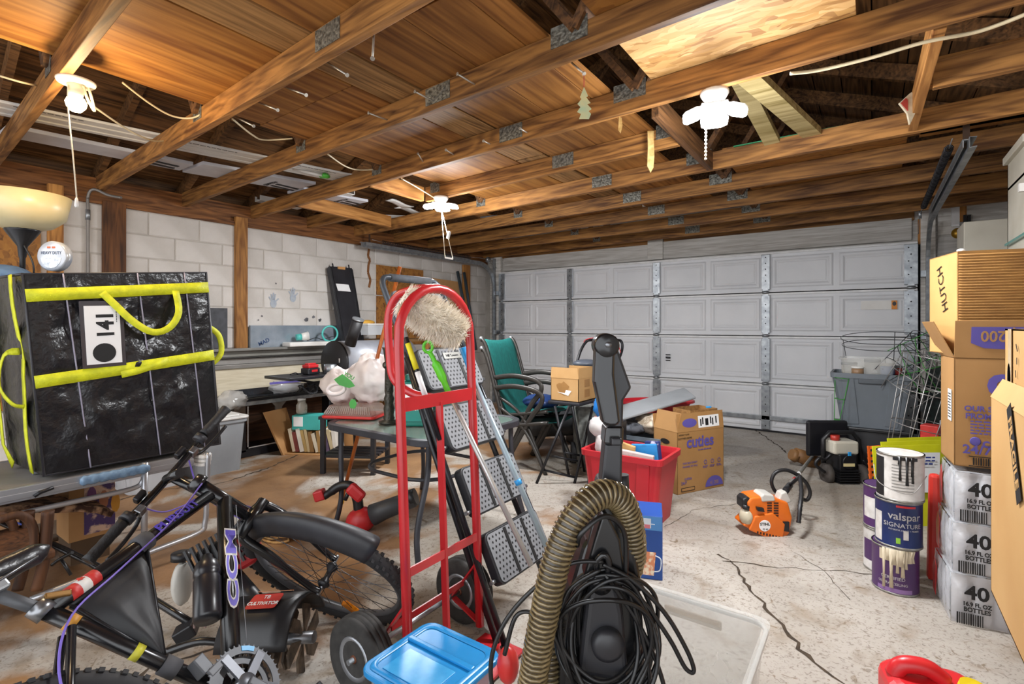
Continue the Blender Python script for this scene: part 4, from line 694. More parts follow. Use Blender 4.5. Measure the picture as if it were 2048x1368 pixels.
# ================================================================ BICYCLE
M_TIRE = mat('tire rubber', '#2c2c2e', .75, col2='#1f1f21', scale=12); M_FRAME = mat('black bike paint', '#1a1a1d', .25, col2='#101012', scale=10, spec=.6); M_DUSTY = mat('dusty black plastic', '#2c2c31', .5, col2='#1e1e22', scale=14)
M_PURP = mat('purple decal', '#5a48c8', .4); M_PCAB = mat('purple cable', '#7a66c8', .4); M_RIM = mat('alloy rim', '#5c5e62', .5, .25, col2='#4c4e52', scale=9); M_GRIP = mat('rubber grip', '#1d1d20', .6, bump=.4, scale=60); M_CHROME = mat('chrome', '#9c9ea2', .3, .8, col2='#66686c', scale=20); M_VINYL = mat('matt black vinyl', '#26272a', .55, col2='#1a1b1e', scale=9, bump=.2)
BR_ = Mx(((-.41115, -.68950, -.59628, -.992), (.90440, -.22666, -.36151, .379), (.11411, -.68790, .71677, -.004), (0, 0, 0, 1)))
FA = V((1.037, 0, .33)); BB = V((.42, 0, .29)); HT = V((.773, 0, .818)); HB = V((.823, 0, .678)); ST = V((.24, 0, .75)); RA = V((0, 0, .33)); CL = V((.835, 0, .947))
SM = BR_ @ Mx.Translation(HB) @ Mx.Rotation(1.146, 4, (HT-HB).normalized()) @ Mx.Translation(-HB)
bike = thing('bicycle', 'black mountain bike with purple CCM lettering leaning over beside the folding table', 'bicycle', BR_ @ V((.5, 0, 0)))
def btube(a, b, r, name, m=M_FRAME, M=BR_, n=12, par=None): return MB(M).tube([a, b], r, n).build(name, m, par or bike)
tt = btube(V((.765, 0, .78)), V((.25, 0, .735)), .019, 'top_tube'); dt = btube(V((.80, 0, .74)), BB, .024, 'down_tube'); sb = btube(BB, ST, .0175, 'seat_tube'); btube(HB-(HT-HB)*.08, HT+(HT-HB)*.1, .021, 'head_tube')
for y in (-1, 1): btube(RA+V((0, .065*y, 0)), V((.25, .02*y, .67)), .009, 'seat_stay'); btube(RA+V((0, .065*y, 0)), BB+V((-.04, .035*y, 0)), .011, 'chain_stay')
def wheel(M, c, name, sp=True):
    wt = MB(M); R = .335; wt.tube([c+V((cos(a*pi/28), 0, sin(a*pi/28)))*(R-.027) for a in range(56)], .025, 10, closed=True); t = wt.build('tire', M_TIRE, bike)
    kn = MB(M)
    for a in range(84):
        an = a*2*pi/84; d = V((cos(an), 0, sin(an))); tg = V((-sin(an), 0, cos(an)))
        for y in ((-.016, .016) if a % 2 else (-.022, 0, .022)):
            p = c+d*(R-.004-abs(y)*.35)+V((0, y, 0)); R3 = Mx((tuple(tg), (0, 1, 0), tuple(d))).transposed(); kn.box(p, (.011, .011, .009), R3)
    o = kn.build('tread_knobs', M_TIRE, t); o['kind'] = 'stuff'
    rm = MB(M); vs = []; n = 64; pf = ((.292, -.012), (.278, -.011), (.272, 0), (.278, .011), (.292, .012))
    rm.add([c+V((cos(a*2*pi/n)*r, y, sin(a*2*pi/n)*r)) for a in range(n) for r, y in pf], [(a*5+j, ((a+1) % n)*5+j, ((a+1) % n)*5+(j+1) % 5, a*5+(j+1) % 5) for a in range(n) for j in range(5)], True); rm.build('rim', M_RIM, bike)
    if sp:
        s = MB(M)
        for a in range(32):
            an = a*2*pi/32; y = .03 if a % 2 else -.03; hb = an+(.9 if (a//2) % 2 else -.9); s.tube([c+V((cos(hb)*.022, y, sin(hb)*.022)), c+V((cos(an)*.275, 0, sin(an)*.275))], .0012, 4)
        o = s.build('spokes', mat('spoke steel', '#55565a', .35, .7), bike); o['kind'] = 'stuff'
    h = MB(M); h.tube([c+V((0, y, 0)) for y in (-.045, -.036, -.03, -.012, .012, .03, .036, .045)], [.012, .022, .022, .011, .011, .022, .022, .012], 14); h.build('hub', M_BLACK, bike); MB(M).tube([c+V((0, -.075, 0)), c+V((0, .075, 0))], .006, 8).build('axle', M_CHROME, bike)
wheel(SM, FA, 'front'); wheel(BR_, RA, 'rear')
CR = HB-(HT-HB)*.12+V((.02, 0, -.01))
for y in (-1, 1): MB(SM).tube(bez([CR+V((0, .02*y, 0)), CR+V((.012, .062*y, -.02)), CR+V((.05, .066*y, -.12)), FA+V((-.02, .062*y, .05)), FA+V((0, .06*y, 0))], 5), [.017]*6+[.016]*6+[.012]*9, 10).build('fork_blade', M_FRAME, bike)
MB(SM).tube([CR+V((0, -.07, -.01)), CR+V((0, .07, -.01))], .02, 10).build('fork_crown', M_FRAME, bike); MB(SM).tube([CL+V((-.03, 0, -.02)), CR], .0145, 10).build('steerer', M_FRAME, bike); MB(SM).lathe([(.03, -.012), (.032, 0), (.024, .02)], 16, Mx.Translation(HT+(HT-HB)*.12) @ Mx.Rotation(-.34, 4, 'Y')).build('headset', M_FRAME, bike)
MB(SM).tube([HT+(HT-HB)*.55, CL], .016, 10).build('stem', M_FRAME, bike)
hbr = CL; MB(SM).tube(bez([hbr+V((-.03, -.30, 0)), hbr+V((-.02, -.2, 0)), hbr+V((0, -.08, 0)), hbr+V((0, .08, 0)), hbr+V((-.02, .2, 0)), hbr+V((-.03, .30, 0))], 4), .0118, 10).build('handlebar', M_FRAME, bike)
for y in (-1, 1):
    MB(SM).tube([hbr+V((-.03, (.175+.125*k/8)*y, 0)) for k in range(9)], [.017, .0155, .017, .0155, .0165, .0155, .017, .0165, .019], 14).build('grip', M_GRIP, bike); MB(SM).tube([hbr+V((-.025, .148*y, 0)), hbr+V((-.028, .170*y, 0))], .021, 14).build('shifter', M_DUSTY, bike)
    q = hbr+V((-.02, .118*y, 0)); MB(SM).box(q+V((.018, 0, -.006)), (.035, .028, .022)).build('brake_clamp', M_CHROME, bike, bevel=.004); MB(SM).tube(bez([q+V((.035, 0, -.005)), q+V((.06, .03*y, -.012)), q+V((.055, .09*y, -.02)), q+V((.045, .15*y, -.022))], 4), .0065, 8).build('brake_lever', M_BLACK, bike); MB(SM).box(q+V((.0, -.03*y, .02)), (.03, .04, .018)).build('shift_lever', M_BLACK, bike, bevel=.005)
# front mudguard
fd = MB(SM); a0, a1 = rad(100), rad(196)
fd.grid(lambda s, q: FA+V((cos(a0+(a1-a0)*s)*(.362+.05*s*s), (q-.5)*(.075+.02*s), sin(a0+(a1-a0)*s)*(.362+.05*s*s)))+V((cos(a0+(a1-a0)*s), 0, sin(a0+(a1-a0)*s)))*(-.055*(abs(q-.5)*2)**2), 24, 10).build('mudguard', M_DUSTY, bike, solid=.004)
for k in range(4): MB(SM).tube([FA+V((cos(rad(104+5*k))*.372, -.028, sin(rad(104+5*k))*.372)), FA+V((cos(rad(104+5*k))*.372, .028, sin(rad(104+5*k))*.372))], .006, 6).build('mudguard_rib', M_DUSTY, bike)
MB(SM).box(FA+V((cos(-.55)*.25, 0, sin(-.55)*.25)), (.03, .018, .075), Mx.Rotation(-.55+.0, 3, 'Y')).build('reflector', mat('amber reflector', '#e08a20', .15, col2='#b5640e', scale=60), bike, bevel=.004)
# saddle and post
MB(BR_).tube([ST-(ST-BB)*.05, V((.195, 0, .835))], .0135, 10).build('seat_post', M_RIM, bike); sd = MB(BR_)
def saddle(s, a):
    wd = .022+.055*max(0, (s-.35)/.65)**1.3; an = a*2*pi; return V((.335-.29*s, wd*cos(an)*min(1, s*9+.15), .872+.022*min(1, s*9+.15)*sin(an)*(1.0 if sin(an) > 0 else 1.4)+.01*s))
sd.grid(saddle, 16, 16).build('saddle', mat('scuffed saddle', '#1e1e22', .32, col2='#303036', scale=30, lo=.3, hi=.4, bump=.3), bike); MB(BR_).tube([V((.29, .02, .855)), V((.18, .022, .842)), V((.10, .03, .858))], .0035, 6).tube([V((.29, -.02, .855)), V((.18, -.022, .842)), V((.10, -.03, .858))], .0035, 6).build('saddle_rails', M_CHROME, bike)
MB(BR_).box((.195, 0, .838), (.05, .045, .03)).build('saddle_clamp', M_GALV, bike, bevel=.006); MB(BR_).tube([ST+V((.005, 0, -.02)), ST+V((-.003, 0, .01))], .024, 12).build('seat_collar', M_CHROME, bike); MB(BR_).box(ST+V((.03, -.02, .0)), (.05, .012, .014), Mx.Rotation(.5, 3, 'Y')).build('collar_lever', mat('brass lever', '#a07a48', .3, .6), bike, bevel=.003)
# crankset
CM = BR_ @ Mx.Translation(BB+V((0, -.055, 0))) @ Mx.Rotation(pi/2, 4, 'X')
for k, (r, z, nt, m) in enumerate(((.092, .0, 44, M_RIM), (.072, -.012, 34, M_RIM), (.05, -.022, 24, M_BLACK))):
    pts = []
    for i in range(nt): a = 2*pi*i/nt; pts += [(cos(a-.03)*r, sin(a-.03)*r), (cos(a)*(r+.006), sin(a)*(r+.006)), (cos(a+.03)*r, sin(a+.03)*r)]
    n = len(pts); inn = [(x/r*(r-.018), y/r*(r-.018)) for x, y in [(cos(2*pi*i/n)*r, sin(2*pi*i/n)*r) for i in range(n)]]
    g = MB(CM); vs = [(x, y, z+zz) for zz in (0, .003) for x, y in pts]+[(x, y, z+zz) for zz in (0, .003) for x, y in inn]
    g.add(vs, [(i, (i+1) % n, n+(i+1) % n, n+i) for i in range(n)]+[(n+i, n+(i+1) % n, 3*n+(i+1) % n, 3*n+i) for i in range(n)]+[(i, 2*n+i, 2*n+(i+1) % n, (i+1) % n) for i in range(n)]+[(2*n+i, 3*n+i, 3*n+(i+1) % n, 2*n+(i+1) % n) for i in range(n)]); g.build('chainring', m, bike)
sp = MB(CM)
for i in range(5): a = 2*pi*i/5+.3; sp.beam((cos(a)*.015, sin(a)*.015, .006), (cos(a)*.085, sin(a)*.085, .003), .022, .008)
sp.lathe([(.001, .014), (.022, .014), (.028, .0)], 16).build('crank_spider', mat('grey spider', '#5c5e64', .4, .4), bike); MB(CM).beam((0, 0, .018), (.05, -.165, .024), .022, .013).build('crank_arm', M_RIM, bike, bevel=.003); MB(CM).box((.05, -.165, .07), (.075, .06, .022)).build('pedal', M_BLACK, bike, bevel=.004); MB(CM).prism([(.08*cos(a), .08*sin(a)) for a in (.55, .75, .95)]+[(.092*cos(a), .092*sin(a)) for a in (.95, .75, .55)], .0035, .005).build('blue_sticker', mat('blue sticker', '#4aa4d8', .4), bike)
MB(BR_).tube([BB+V((0, -.05, 0)), BB+V((0, .05, 0))], .024, 14).build('bottom_bracket', M_BLACK, bike); MB(BR_).box(BB+(ST-BB).normalized()*.12+V((.01, -.03, 0)), (.03, .035, .045)).box(BB+(ST-BB).normalized()*.12+V((.02, -.055, -.03)), (.05, .008, .02)).build('front_derailleur', M_RIM, bike, bevel=.003)
# bottle in cage on the down tube
ddir = (V((.80, 0, .74))-BB).normalized(); bo = BB+ddir*.20+V((-.05, 0, .035)); BMx = BR_ @ frame(bo, V((0, 1, 0)), ddir.cross(V((0, 1, 0)))); zz = BMx.to_3x3() @ V((0, 0, 1))
if (zz.dot(BR_.to_3x3() @ ddir)) < 0: BMx = BMx @ Mx.Rotation(pi, 4, 'X')
MB(BMx).lathe([(.001, 0), (.033, 0), (.036, .008), (.036, .115), (.032, .122), (.036, .13), (.036, .14), (.030, .165), (.018, .175), (.015, .19), (.001, .192)], 20).build('water_bottle', mat('black bottle', '#202126', .3, spec=.6), bike); MB(BMx).tube([(.038, .015, 0), (.038, .015, .12), (.038, -.015, .12), (.038, -.015, 0)], .0025, 6).build('bottle_cage', mat('cage pinkish wire', '#a58a84', .4, .4), bike)
# frame bag
def inpl(x, z, y=0): return V((x, y, z))
A1, A2, A3 = inpl(.50, .735), inpl(.285, .715), inpl(.355, .475); fb = MB(BR_); cen = (A1+A2+A3)/3
for sgn in (-1, 1):
    fb.grid(lambda s, q: ((A1*(1-s)+A2*s)*(1-q)+A3*q)+V((0, sgn*(.028*min(1, 4*q*(1-q)+.15)*min(1, 5*s*(1-s)+.2)+.004*mnoise.noise(V((s*4, q*4, sgn))))+0, 0)), 14, 14)
fb.build('frame_bag', M_VINYL, bike)
for a, b in ((A1, A2), (A2, A3), (A1, A3)): MB(BR_).tube([a+V((0, -.004, 0)), b+V((0, -.004, 0))], .006, 6).build('bag_piping', M_BLACK, bike)
MB(BR_).tube([V((.525, 0, .759)), V((.485, 0, .755))], .026, 14).build('bag_strap', mat('grey strap', '#4c4c50', .8), bike); sdr = (ST-BB).normalized(); MB(BR_).tube([BB+sdr*.155, BB+sdr*.195], .023, 14).build('bag_strap', MATS['grey strap'], bike); MB(BR_).tube([BB+sdr*.25, BB+sdr*.27], .0185, 14).build('tape_band', mat('yellow tape', '#c9c43a', .5), bike); MB(BR_).tube([BB+sdr*.41, BB+sdr*.43], .0185, 14).build('tape_band', mat('amber tape', '#c98e34', .5), bike)
# flag sticker round the top tube near the seat
tdir = (V((.25, 0, .735))-V((.765, 0, .78))).normalized(); f0 = V((.765, 0, .78))+tdir*.40
for k, m in enumerate((mat('flag red', '#c8312c', .5), mat('flag white', '#e6e2dc', .5), MATS['flag red'] if 'flag red' in MATS else None)): MB(BR_).tube([f0+tdir*.025*k, f0+tdir*.025*(k+1)], .0195, 14).build('flag_sticker', m, bike)
tn = tdir.cross(V((0, -1, 0))); LM = BR_ @ frame(f0+tdir*.0375+V((0, -.014, .0145)), -tdir, V((0, .7, .7)))
MB(LM).prism([(.009*(1 if i % 2 == 0 else .5)*sin(i*pi/5.5), .009*(1 if i % 2 == 0 else .5)*cos(i*pi/5.5)) for i in range(11)], 0, .0015).build('maple_leaf', MATS['flag red'], bike)
text('CCM', .042, BR_ @ frame(BB+ddir*.34+V((0, -.0255, 0)), ddir, V((-ddir.z, 0, ddir.x))), M_PURP, bike, off=.0012, sx=2.7); text('CCM', .043, BR_ @ frame(BB+ddir*.34+V((0, -.0248, 0)), ddir, V((-ddir.z, 0, ddir.x))), M_WHITE, bike, off=.0035, sx=2.64, name='lettering_outline')
text('PURSUIT', .034, BR_ @ frame(V((.765, 0, .78))+tdir*.14+V((0, -.0195, .004)), -tdir, V((0, .25, 1))), M_PURP, bike, off=.001, sx=1.2)
for pts in ([hbr+V((.02, .10, 0)), hbr+V((.12, .05, -.03)), hbr+V((.10, -.02, -.10)), HB+V((.05, -.03, .08)), HB+V((.04, -.04, -.04))], [hbr+V((.02, -.10, 0)), hbr+V((.10, -.06, -.06)), HT+V((.08, 0, -.02)), CR+V((.04, 0, .03))]): MB(SM).tube(bez(pts, 6), .0025, 6).build('brake_cable', M_PCAB, bike)
MB(BR_).tube(bez([V((.75, -.03, .82)), V((.6, -.024, .765)), V((.4, -.024, .722)), V((.26, -.026, .69)), V((.17, -.04, .60)), V((.13, -.05, .48))], 6), .0027, 6).build('brake_cable', M_PCAB, bike); MB(BR_).tube([V((.79, -.03, .70)), BB+V((.03, -.03, -.01))], .0012, 5).build('shift_wire', M_CHROME, bike)
MB(BR_).box(RA+(V((.25, 0, .67))-RA)*.5+V((0, -.05, 0)), (.012, .003, .09), Mx.Rotation(.63, 3, 'Y')).build('serial_sticker', M_CARD, bike)
# ================================================================ CULTIVATOR BEHIND THE BICYCLE
M_BLKP = mat('black ribbed plastic', '#1c1c1f', .4, spec=.5); cv = thing('cultivator', 'gas cultivator with black guard, soiled tines and red engine lying behind the bicycle', 'cultivator', D(530, 1330, 1.83))
TC = D(548, 1278, 1.80); ax = V((.80, .45, .1)).normalized(); GM = frame(TC, ax, V((0, 0, 1)))  # local x = tine axle
for k in (-.10, -.035, .04, .11):
    tn_ = MB(GM @ Mx.Translation((k, 0, 0)))
    for i in range(6):
        a = i*pi/3+k*9; tn_.prism([(cos(a)*.02, sin(a)*.02), (cos(a-.25)*.07, sin(a-.25)*.07), (cos(a)*.105, sin(a)*.105), (cos(a+.42)*.112, sin(a+.42)*.112), (cos(a+.35)*.06, sin(a+.35)*.06)], -.004, .004, Mx.Rotation(pi/2, 4, 'Y'))
    tn_.build('tine', mat('soiled steel', '#5a4a3a', .8, .2, col2='#2e241b', scale=25, bump=.5), cv)
MB(GM).tube([(-.15, 0, 0), (.15, 0, 0)], .02, 12).build('axle', M_CHROME, cv)
gd_ = MB(GM); gd_.grid(lambda s, q: ((q-.5)*.25, cos(rad(-75+150*s))*.14, sin(rad(-75+150*s))*.14), 16, 4).build('guard', M_BLKP, cv, solid=.012)
LB = GM @ frame((0, .149, .03), (-1, 0, 0), (0, -.2, 1)); MB(LB).prism(rrect(.11, .07, .01), 0, .002).build('red_label', mat('label red', '#c03a30', .45), cv); text('CULTIVATOR', .021, LB @ Mx.Translation((0, .012, .0025)) @ Mx.Rotation(pi, 4, 'Z'), M_WHITE, cv, off=.0005, sx=.9); text('TB', .022, LB @ Mx.Translation((0, -.018, .0025)) @ Mx.Rotation(pi, 4, 'Z'), M_WHITE, cv)
LB = GM @ frame((-.02, .135, -.068), (1, 0, 0), (0, .45, .9)); MB(LB).box((0, .012, 0), (.15, .012, .002)).build('orange_strip', mat('orange strip', '#c8742c', .5), cv); fineprint(LB @ Mx.Translation((0, -.002, .001)), .13, 3, .005, M_WHITE, cv)
E0 = D(452, 1110, 1.95); sh0 = TC+V((0, 0, .05))
MB().tube([sh0, E0+V((.03, 0, -.06))], .035, 14).build('gear_housing', M_BLKP, cv); EM = frame(E0, (.5, .75, .45), (-.3, 0, 1))
MB(EM).box((0, 0, 0), (.16, .13, .15)).build('engine_block', M_BLKP, cv, bevel=.02)
rb = MB(EM)
for i in range(8): rb.box((-.085+.022*i, .02, .082), (.008, .14, .02))
rb.build('cooling_ribs', M_BLKP, cv); MB(EM).box((.07, -.02, .01), (.09, .12, .14)).build('red_shroud', mat('engine red', '#a82427', .35), cv, bevel=.03, bseg=3)
T0 = D(366, 1165, 1.95); MB(frame(T0, (_c, _s, 0), (.12, 0, 1))).ball((0, 0, 0), (.03, .085, .05), 12, 10, lambda d: 1+.1*d.z).build('fuel_tank', mat('milky tank', '#c6c3bb', .4, alpha=.92), cv); MB(frame(D(362, 1112, 1.95), (_c, _s, 0), (0, 0, 1))).lathe([(.034, -.012), (.034, .012), (.001, .013)], 18, Mx.Rotation(-pi/2, 4, 'X')).build('fuel_cap', M_BLKP, cv)
MB().tube(bez([D(-60, 1012, 2.3), D(0, 1043, 2.25), D(180, 1125, 2.15), D(380, 1245, 1.95)], 4), .014, 10).build('shaft', M_FRAME, cv); MB().tube(bez([D(330, 1305, 1.75), D(400, 1283, 1.78), D(470, 1286, 1.8), D(500, 1262, 1.82), D(510, 1225, 1.85)], 6), .013, 10).build('lower_tube', M_FRAME, cv); MB(frame(D(372, 1262, 1.93), (.5, .75, .45), (0, 0, 1))).box((0, 0, 0), (.07, .05, .07)).build('clamp', M_BLKP, cv, bevel=.006)
MB().tube(bez([D(104, 1130, 2.1), D(120, 1118, 2.1), D(145, 1105, 2.1)], 4), .007, 8).tube([D(122, 1118, 2.1), D(142, 1150, 2.1)], .006, 8).build('knob_handle', M_BLKP, cv); fineprint(frame(D(45, 1050, 2.21), D(100, 1078, 2.2)-D(0, 1035, 2.22), (0, 0, 1)) @ Mx.Translation((0, 0, .0)), .10, 1, .012, mat('blue print', '#4a68d8', .4), cv)
MB(GM).lathe([(.001, .0), (.04, 0), (.045, .012), (.03, .02)], 16, Mx.Translation((-.13, -.03, .0)) @ Mx.Rotation(-pi/2, 4, 'Y')).build('wheel_hub', M_CHROME, cv)
# ================================================================ HAND TRUCK
M_REDP = mat('red enamel', '#c0262c', .28, col2='#a81e24', scale=6, spec=.6); ht = thing('hand_truck', 'red steel hand truck with loop handle and two pneumatic wheels', 'hand truck', (-1.25, 1.33, 0))
yl, yr, ym = 1.148, 1.512, 1.33; xb = -1.215
def hx(z): return xb-.045*z
lp = [(hx(.06), yl, .06), (hx(.5), yl, .5), (hx(1.0), yl, 1.0), (hx(1.13), yl, 1.13)]+[(hx(1.16), ym-.182*cos(a), 1.16+.172*sin(a)) for a in [k*pi/14 for k in range(1, 14)]]+[(hx(1.13), yr, 1.13), (hx(1.0), yr, 1.0), (hx(.5), yr, .5), (hx(.06), yr, .06)]
MB().tube(lp, .0165, 12).build('frame_loop', M_REDP, ht)
MB().tube(bez([(hx(1.33), ym, 1.328), (hx(1.33)-.07, ym, 1.335), (hx(1.3)-.18, ym-.01, 1.315), (hx(1.2)-.23, ym-.02, 1.24), (hx(1.1)-.23, ym-.02, 1.10), (hx(1.0)-.21, ym-.02, 1.0), (hx(.95)-.12, ym-.01, .95), (hx(.93)-.01, ym, .94)], 6), .0155, 12).build('grip_loop', M_REDP, ht)
for z, h in ((.94, .045), (.40, .03)): MB().beam((hx(z)+.008, yl, z), (hx(z)+.008, yr, z), .006, h).build('crossbar', M_REDP, ht)
MB().beam((hx(.92), ym, .93), (hx(.08), ym, .08), .025, .012, (0, 1, 0)).build('center_bar', M_REDP, ht); MB().b2((xb+.0, yl-.03, .012), (xb+.18, yr+.03, .02)).build('toe_plate', M_REDP, ht)
MB().tube([(-1.357, 1.02, .13), (-1.357, 1.63, .13)], .009, 10).build('axle', M_GALV, ht)
for y in (yl, yr): MB().beam((hx(.3), y, .30), (-1.357, y-.0, .13), .006, .022, (0, 1, 0)).build('axle_brace', M_REDP, ht); MB().beam((hx(.06), y, .07), (-1.357, y, .13), .006, .022, (0, 1, 0)).build('axle_brace', M_REDP, ht)
MB().beam((-1.30, yl, .20), (-1.30, yr, .20), .006, .022).build('crossbar', M_REDP, ht)
for y in (1.072, 1.582):
    M = Mx.Translation((-1.357, y, .13)) @ Mx.Rotation(pi/2, 4, 'X'); tr = MB(M)
    tr.lathe([(.068, -.03), (.09, -.042), (.112, -.040), (.124, -.032), (.1245, -.019), (.121, -.017), (.128, -.015), (.129, -.002), (.125, 0), (.129, .002), (.128, .015), (.121, .017), (.1245, .019), (.124, .032), (.112, .040), (.09, .042), (.068, .03)], 40).build('tire', mat('dusty tire', '#3a3836', .85, col2='#262524', scale=30), ht)
    MB(M).lathe([(.012, .01), (.04, .012), (.05, .026), (.066, .036), (.072, .03), (.072, -.03), (.066, -.036), (.05, -.026), (.04, -.012), (.012, -.01)], 28).build('rim', mat('zinc rim', '#b4b7bc', .3, .75, col2='#8c9096', scale=6), ht); MB(M).lathe([(.001, .035), (.013, .034), (.014, -.034), (.001, -.035)], 12).build('hub', mat('rust hub', '#7a4a34', .6, .4), ht)
# ================================================================ STEP LADDER
M_LAD = mat('ladder black tube', '#23252a', .3, .2, col2='#17181c', scale=6); M_STEP = mat('grey step tread', '#86888c', .6, col2='#707276', scale=5); ld = thing('step_ladder', 'folded black four-step ladder with grey perforated treads leaning behind the hand truck', 'ladder', (-1.07, 1.72, 0))
LM = frame((-1.074, 1.72, .012), (0, 1, 0), (-.464, 0, .886)); W0 = .2
for s in (-1, 1):
    MB(LM).tube([(s*.225, 0, 0), (s*.20, .85, 0), (s*.19, 1.25, .0)], .0125, 10).build('front_rail', M_LAD, ld); MB(LM).tube([(s*.20, -.0, -.06), (s*.185, .8, -.05), (s*.17, 1.2, -.03)], .0125, 10).build('rear_rail', M_LAD, ld)
    MB(LM).tube([(s*.225, .0, 0), (s*.226, .035, 0)], .018, 10).build('foot', M_BLACK, ld)
MB(LM).tube([(-.19, 1.15, .0), (-.19, 1.4, .0)]+[(-.15-.04*cos(a), 1.53+.06*sin(a), 0) for a in [k*pi/8 for k in range(0, 5)]]+[(.15+.04*sin(a), 1.53+.06*cos(a), 0) for a in [k*pi/8 for k in range(0, 5)]]+[(.19, 1.4, 0), (.19, 1.15, 0)], .0135, 10).build('handrail', mat('handrail grey', '#4a5058', .4, .3), ld); MB(LM).tube([(-.13, 1.59, 0), (.13, 1.59, 0)], .0185, 12).build('foam_grip', mat('foam sleeve', '#5c6066', .8, col2='#4a4d52', scale=30), ld)
MB(LM).prism(rrect(.33, .17, .03), 0, .025, Mx.Translation((0, 1.43, -.01))).build('tool_tray', mat('tray grey', '#85898e', .5), ld, bevel=.008)
hol = MB()
for i in range(5):
    for j in range(2): hol.prism(rrect(.03, .012, .004), 0, .002)
for k in range(4):
    y = .31+(3-k)*.265; wd = .365+.0*k; SMt = LM @ Mx.Translation((0, y, .035))
    st = MB(SMt).prism(rrect(wd, .195, .025), -.03, .012).build('tread', mat('tread rim', '#1f2024', .5) if 'tread rim' not in MATS else MATS['tread rim'], ld, bevel=.004); MB(SMt).prism(rrect(wd-.016, .18, .02), .0125, .0145).build('tread_mat', M_STEP, st)
    hl = MB(SMt)
    for a in range(16):
        for b in range(9):
            x = (a-7.5)*.0215+(b % 2)*.0107; yy = (b-4)*.019
            if abs(x) < wd/2-.02 and not (.045 < abs(x) < .075): hl.prism([(x+.0048*cos(q*pi/2), yy+.0055*sin(q*pi/2)) for q in range(4)], .0146, .0156)
    o = hl.build('perforations', M_INKB, st); o['kind'] = 'stuff'
    for s in (-1, 1): MB(SMt).box((s*.06, 0, .0155), (.016, .175, .003)).build('grip_strip', M_INKB, st)
    for s in (-1, 1): MB(SMt).tube([(s*(wd/2+.002), -.07, -.01), (s*(wd/2+.03), -.07, -.01)], .008, 8).build('pivot', M_CHROME, ld)
pl_ = MB(LM @ Mx.Translation((.02, 1.16, .052))).box((0, 0, 0), (.11, .03, .003)).build('name_plate', mat('name plate', '#9c9a94', .35, .5), ld); text('Hill Towers', .017, LM @ Mx.Translation((.02, 1.16, .0545)), M_INKB, ld)
# poles caught between ladder and hand truck: duster, green mop, blue-grey pole, black yellow pole
def pole(name, label, cat, pts, segs):
    t = thing(name, label, cat, pts[0])
    for nm, a, b, r, m in segs: MB().tube([a, b], r, 10).build(nm, m, t)
    return t
def lad(x, y, z=.075): return LM @ V((x, y, z))
M_STEEL = mat('pole chrome', '#c6c4c2', .3, .6); M_GREEN = mat('lime plastic', '#62d02c', .35, col2='#4cb822', scale=5); M_SKY = mat('sky blue plastic', '#2f9be0', .35)
g0, g1, g2 = D(853, 690, 1.93), D(898, 785, 1.93), D(1062, 1130, 1.82); t = thing('mop_pole', 'cream pole with a lime green hanging handle resting on the ladder', 'pole', g2); MB().tube([g1, g2], .010, 10).build('pole', M_STEEL, t)
MB().tube(bez([D(860, 705, 1.93), D(872, 728, 1.93), D(885, 755, 1.93), D(903, 800, 1.93)], 5), [.009]*5+[.017]*6+[.012]*5, 10).build('green_grip', M_GREEN, t); rg = [D(856+9*cos(a*pi/6), 694+11*sin(a*pi/6), 1.93) for a in range(12)]; MB().tube(rg, .006, 8, closed=True).build('hang_loop', M_GREEN, t)
b0, b1, b2_ = D(925, 695, 2.0), D(945, 755, 2.0), D(1100, 1110, 1.92); t = thing('blue_pole', 'blue-grey telescopic pole with sky blue tip and band beside the ladder treads', 'pole', b2_); MB().tube([b1, b2_], .011, 10).build('pole', mat('pale blue tube', '#9fb2bc', .35, .2), t); MB().tube([b0, b1], [.014, .009], 10).build('tip', M_SKY, t); q = b1.lerp(b2_, .585); MB().tube([q, q+(b2_-b1).normalized()*.02], .0135, 10).build('band', M_SKY, t)
k0, k1 = D(800, 640, 1.86), D(880, 880, 1.80); t = thing('scrubber_pole', 'black pole with yellow and white labels behind the red frame', 'pole', k1); MB().tube([k0, k1], .009, 10).build('pole', M_BLACK, t); MB().tube([k0.lerp(k1, .2), k0.lerp(k1, .42)], .0105, 10).build('yellow_label', mat('label yellow', '#e8dc2a', .5), t); MB().tube([k0.lerp(k1, .44), k0.lerp(k1, .66)], .0102, 10).build('white_label', M_CARD, t); MB().tube([k0, k0.lerp(k1, .15)], .0098, 10).build('collar', M_STEEL, t)
# fluffy duster: a core and many fibres
c0, c1 = D(805, 595, 1.78), D(925, 672, 1.86); du = thing('fluffy_duster', 'cream fluffy duster head hanging inside the red hand truck loop', 'duster', (c0+c1)/2); df = (c1-c0); dn = df.normalized(); s1 = dn.cross(V((0, 0, 1))).normalized(); s2 = dn.cross(s1)
MB().tube([c0+df*k/6 for k in range(7)], [.02, .045, .055, .058, .055, .048, .02], 14).build('core', mat('duster core', '#efe6d6', .9), du)
M_FUZZ = mat('duster fibre', '#fbf4e8', .9, col2='#e2d6c2', scale=30); fz = MB(); rr = random.Random(3)
for i in range(5200):
    q = rr.random()*.98+.01; an = rr.random()*2*pi; r0 = .035+.02*sin(q*pi); rad_ = (s1*cos(an)+s2*sin(an)); p = c0+df*q+rad_*r0; L = rr.uniform(.016, .034)
    tip = p+rad_*L+(V((rr.uniform(-1, 1), rr.uniform(-1, 1), rr.uniform(-1.2, .4))))*.012; sd_ = dn*.0022 if i % 2 else rad_.cross(dn)*.0022
    fz.add([p-sd_, p+sd_, tip], [(0, 1, 2)])
o = fz.build('fibres', M_FUZZ, du); o['kind'] = 'stuff'
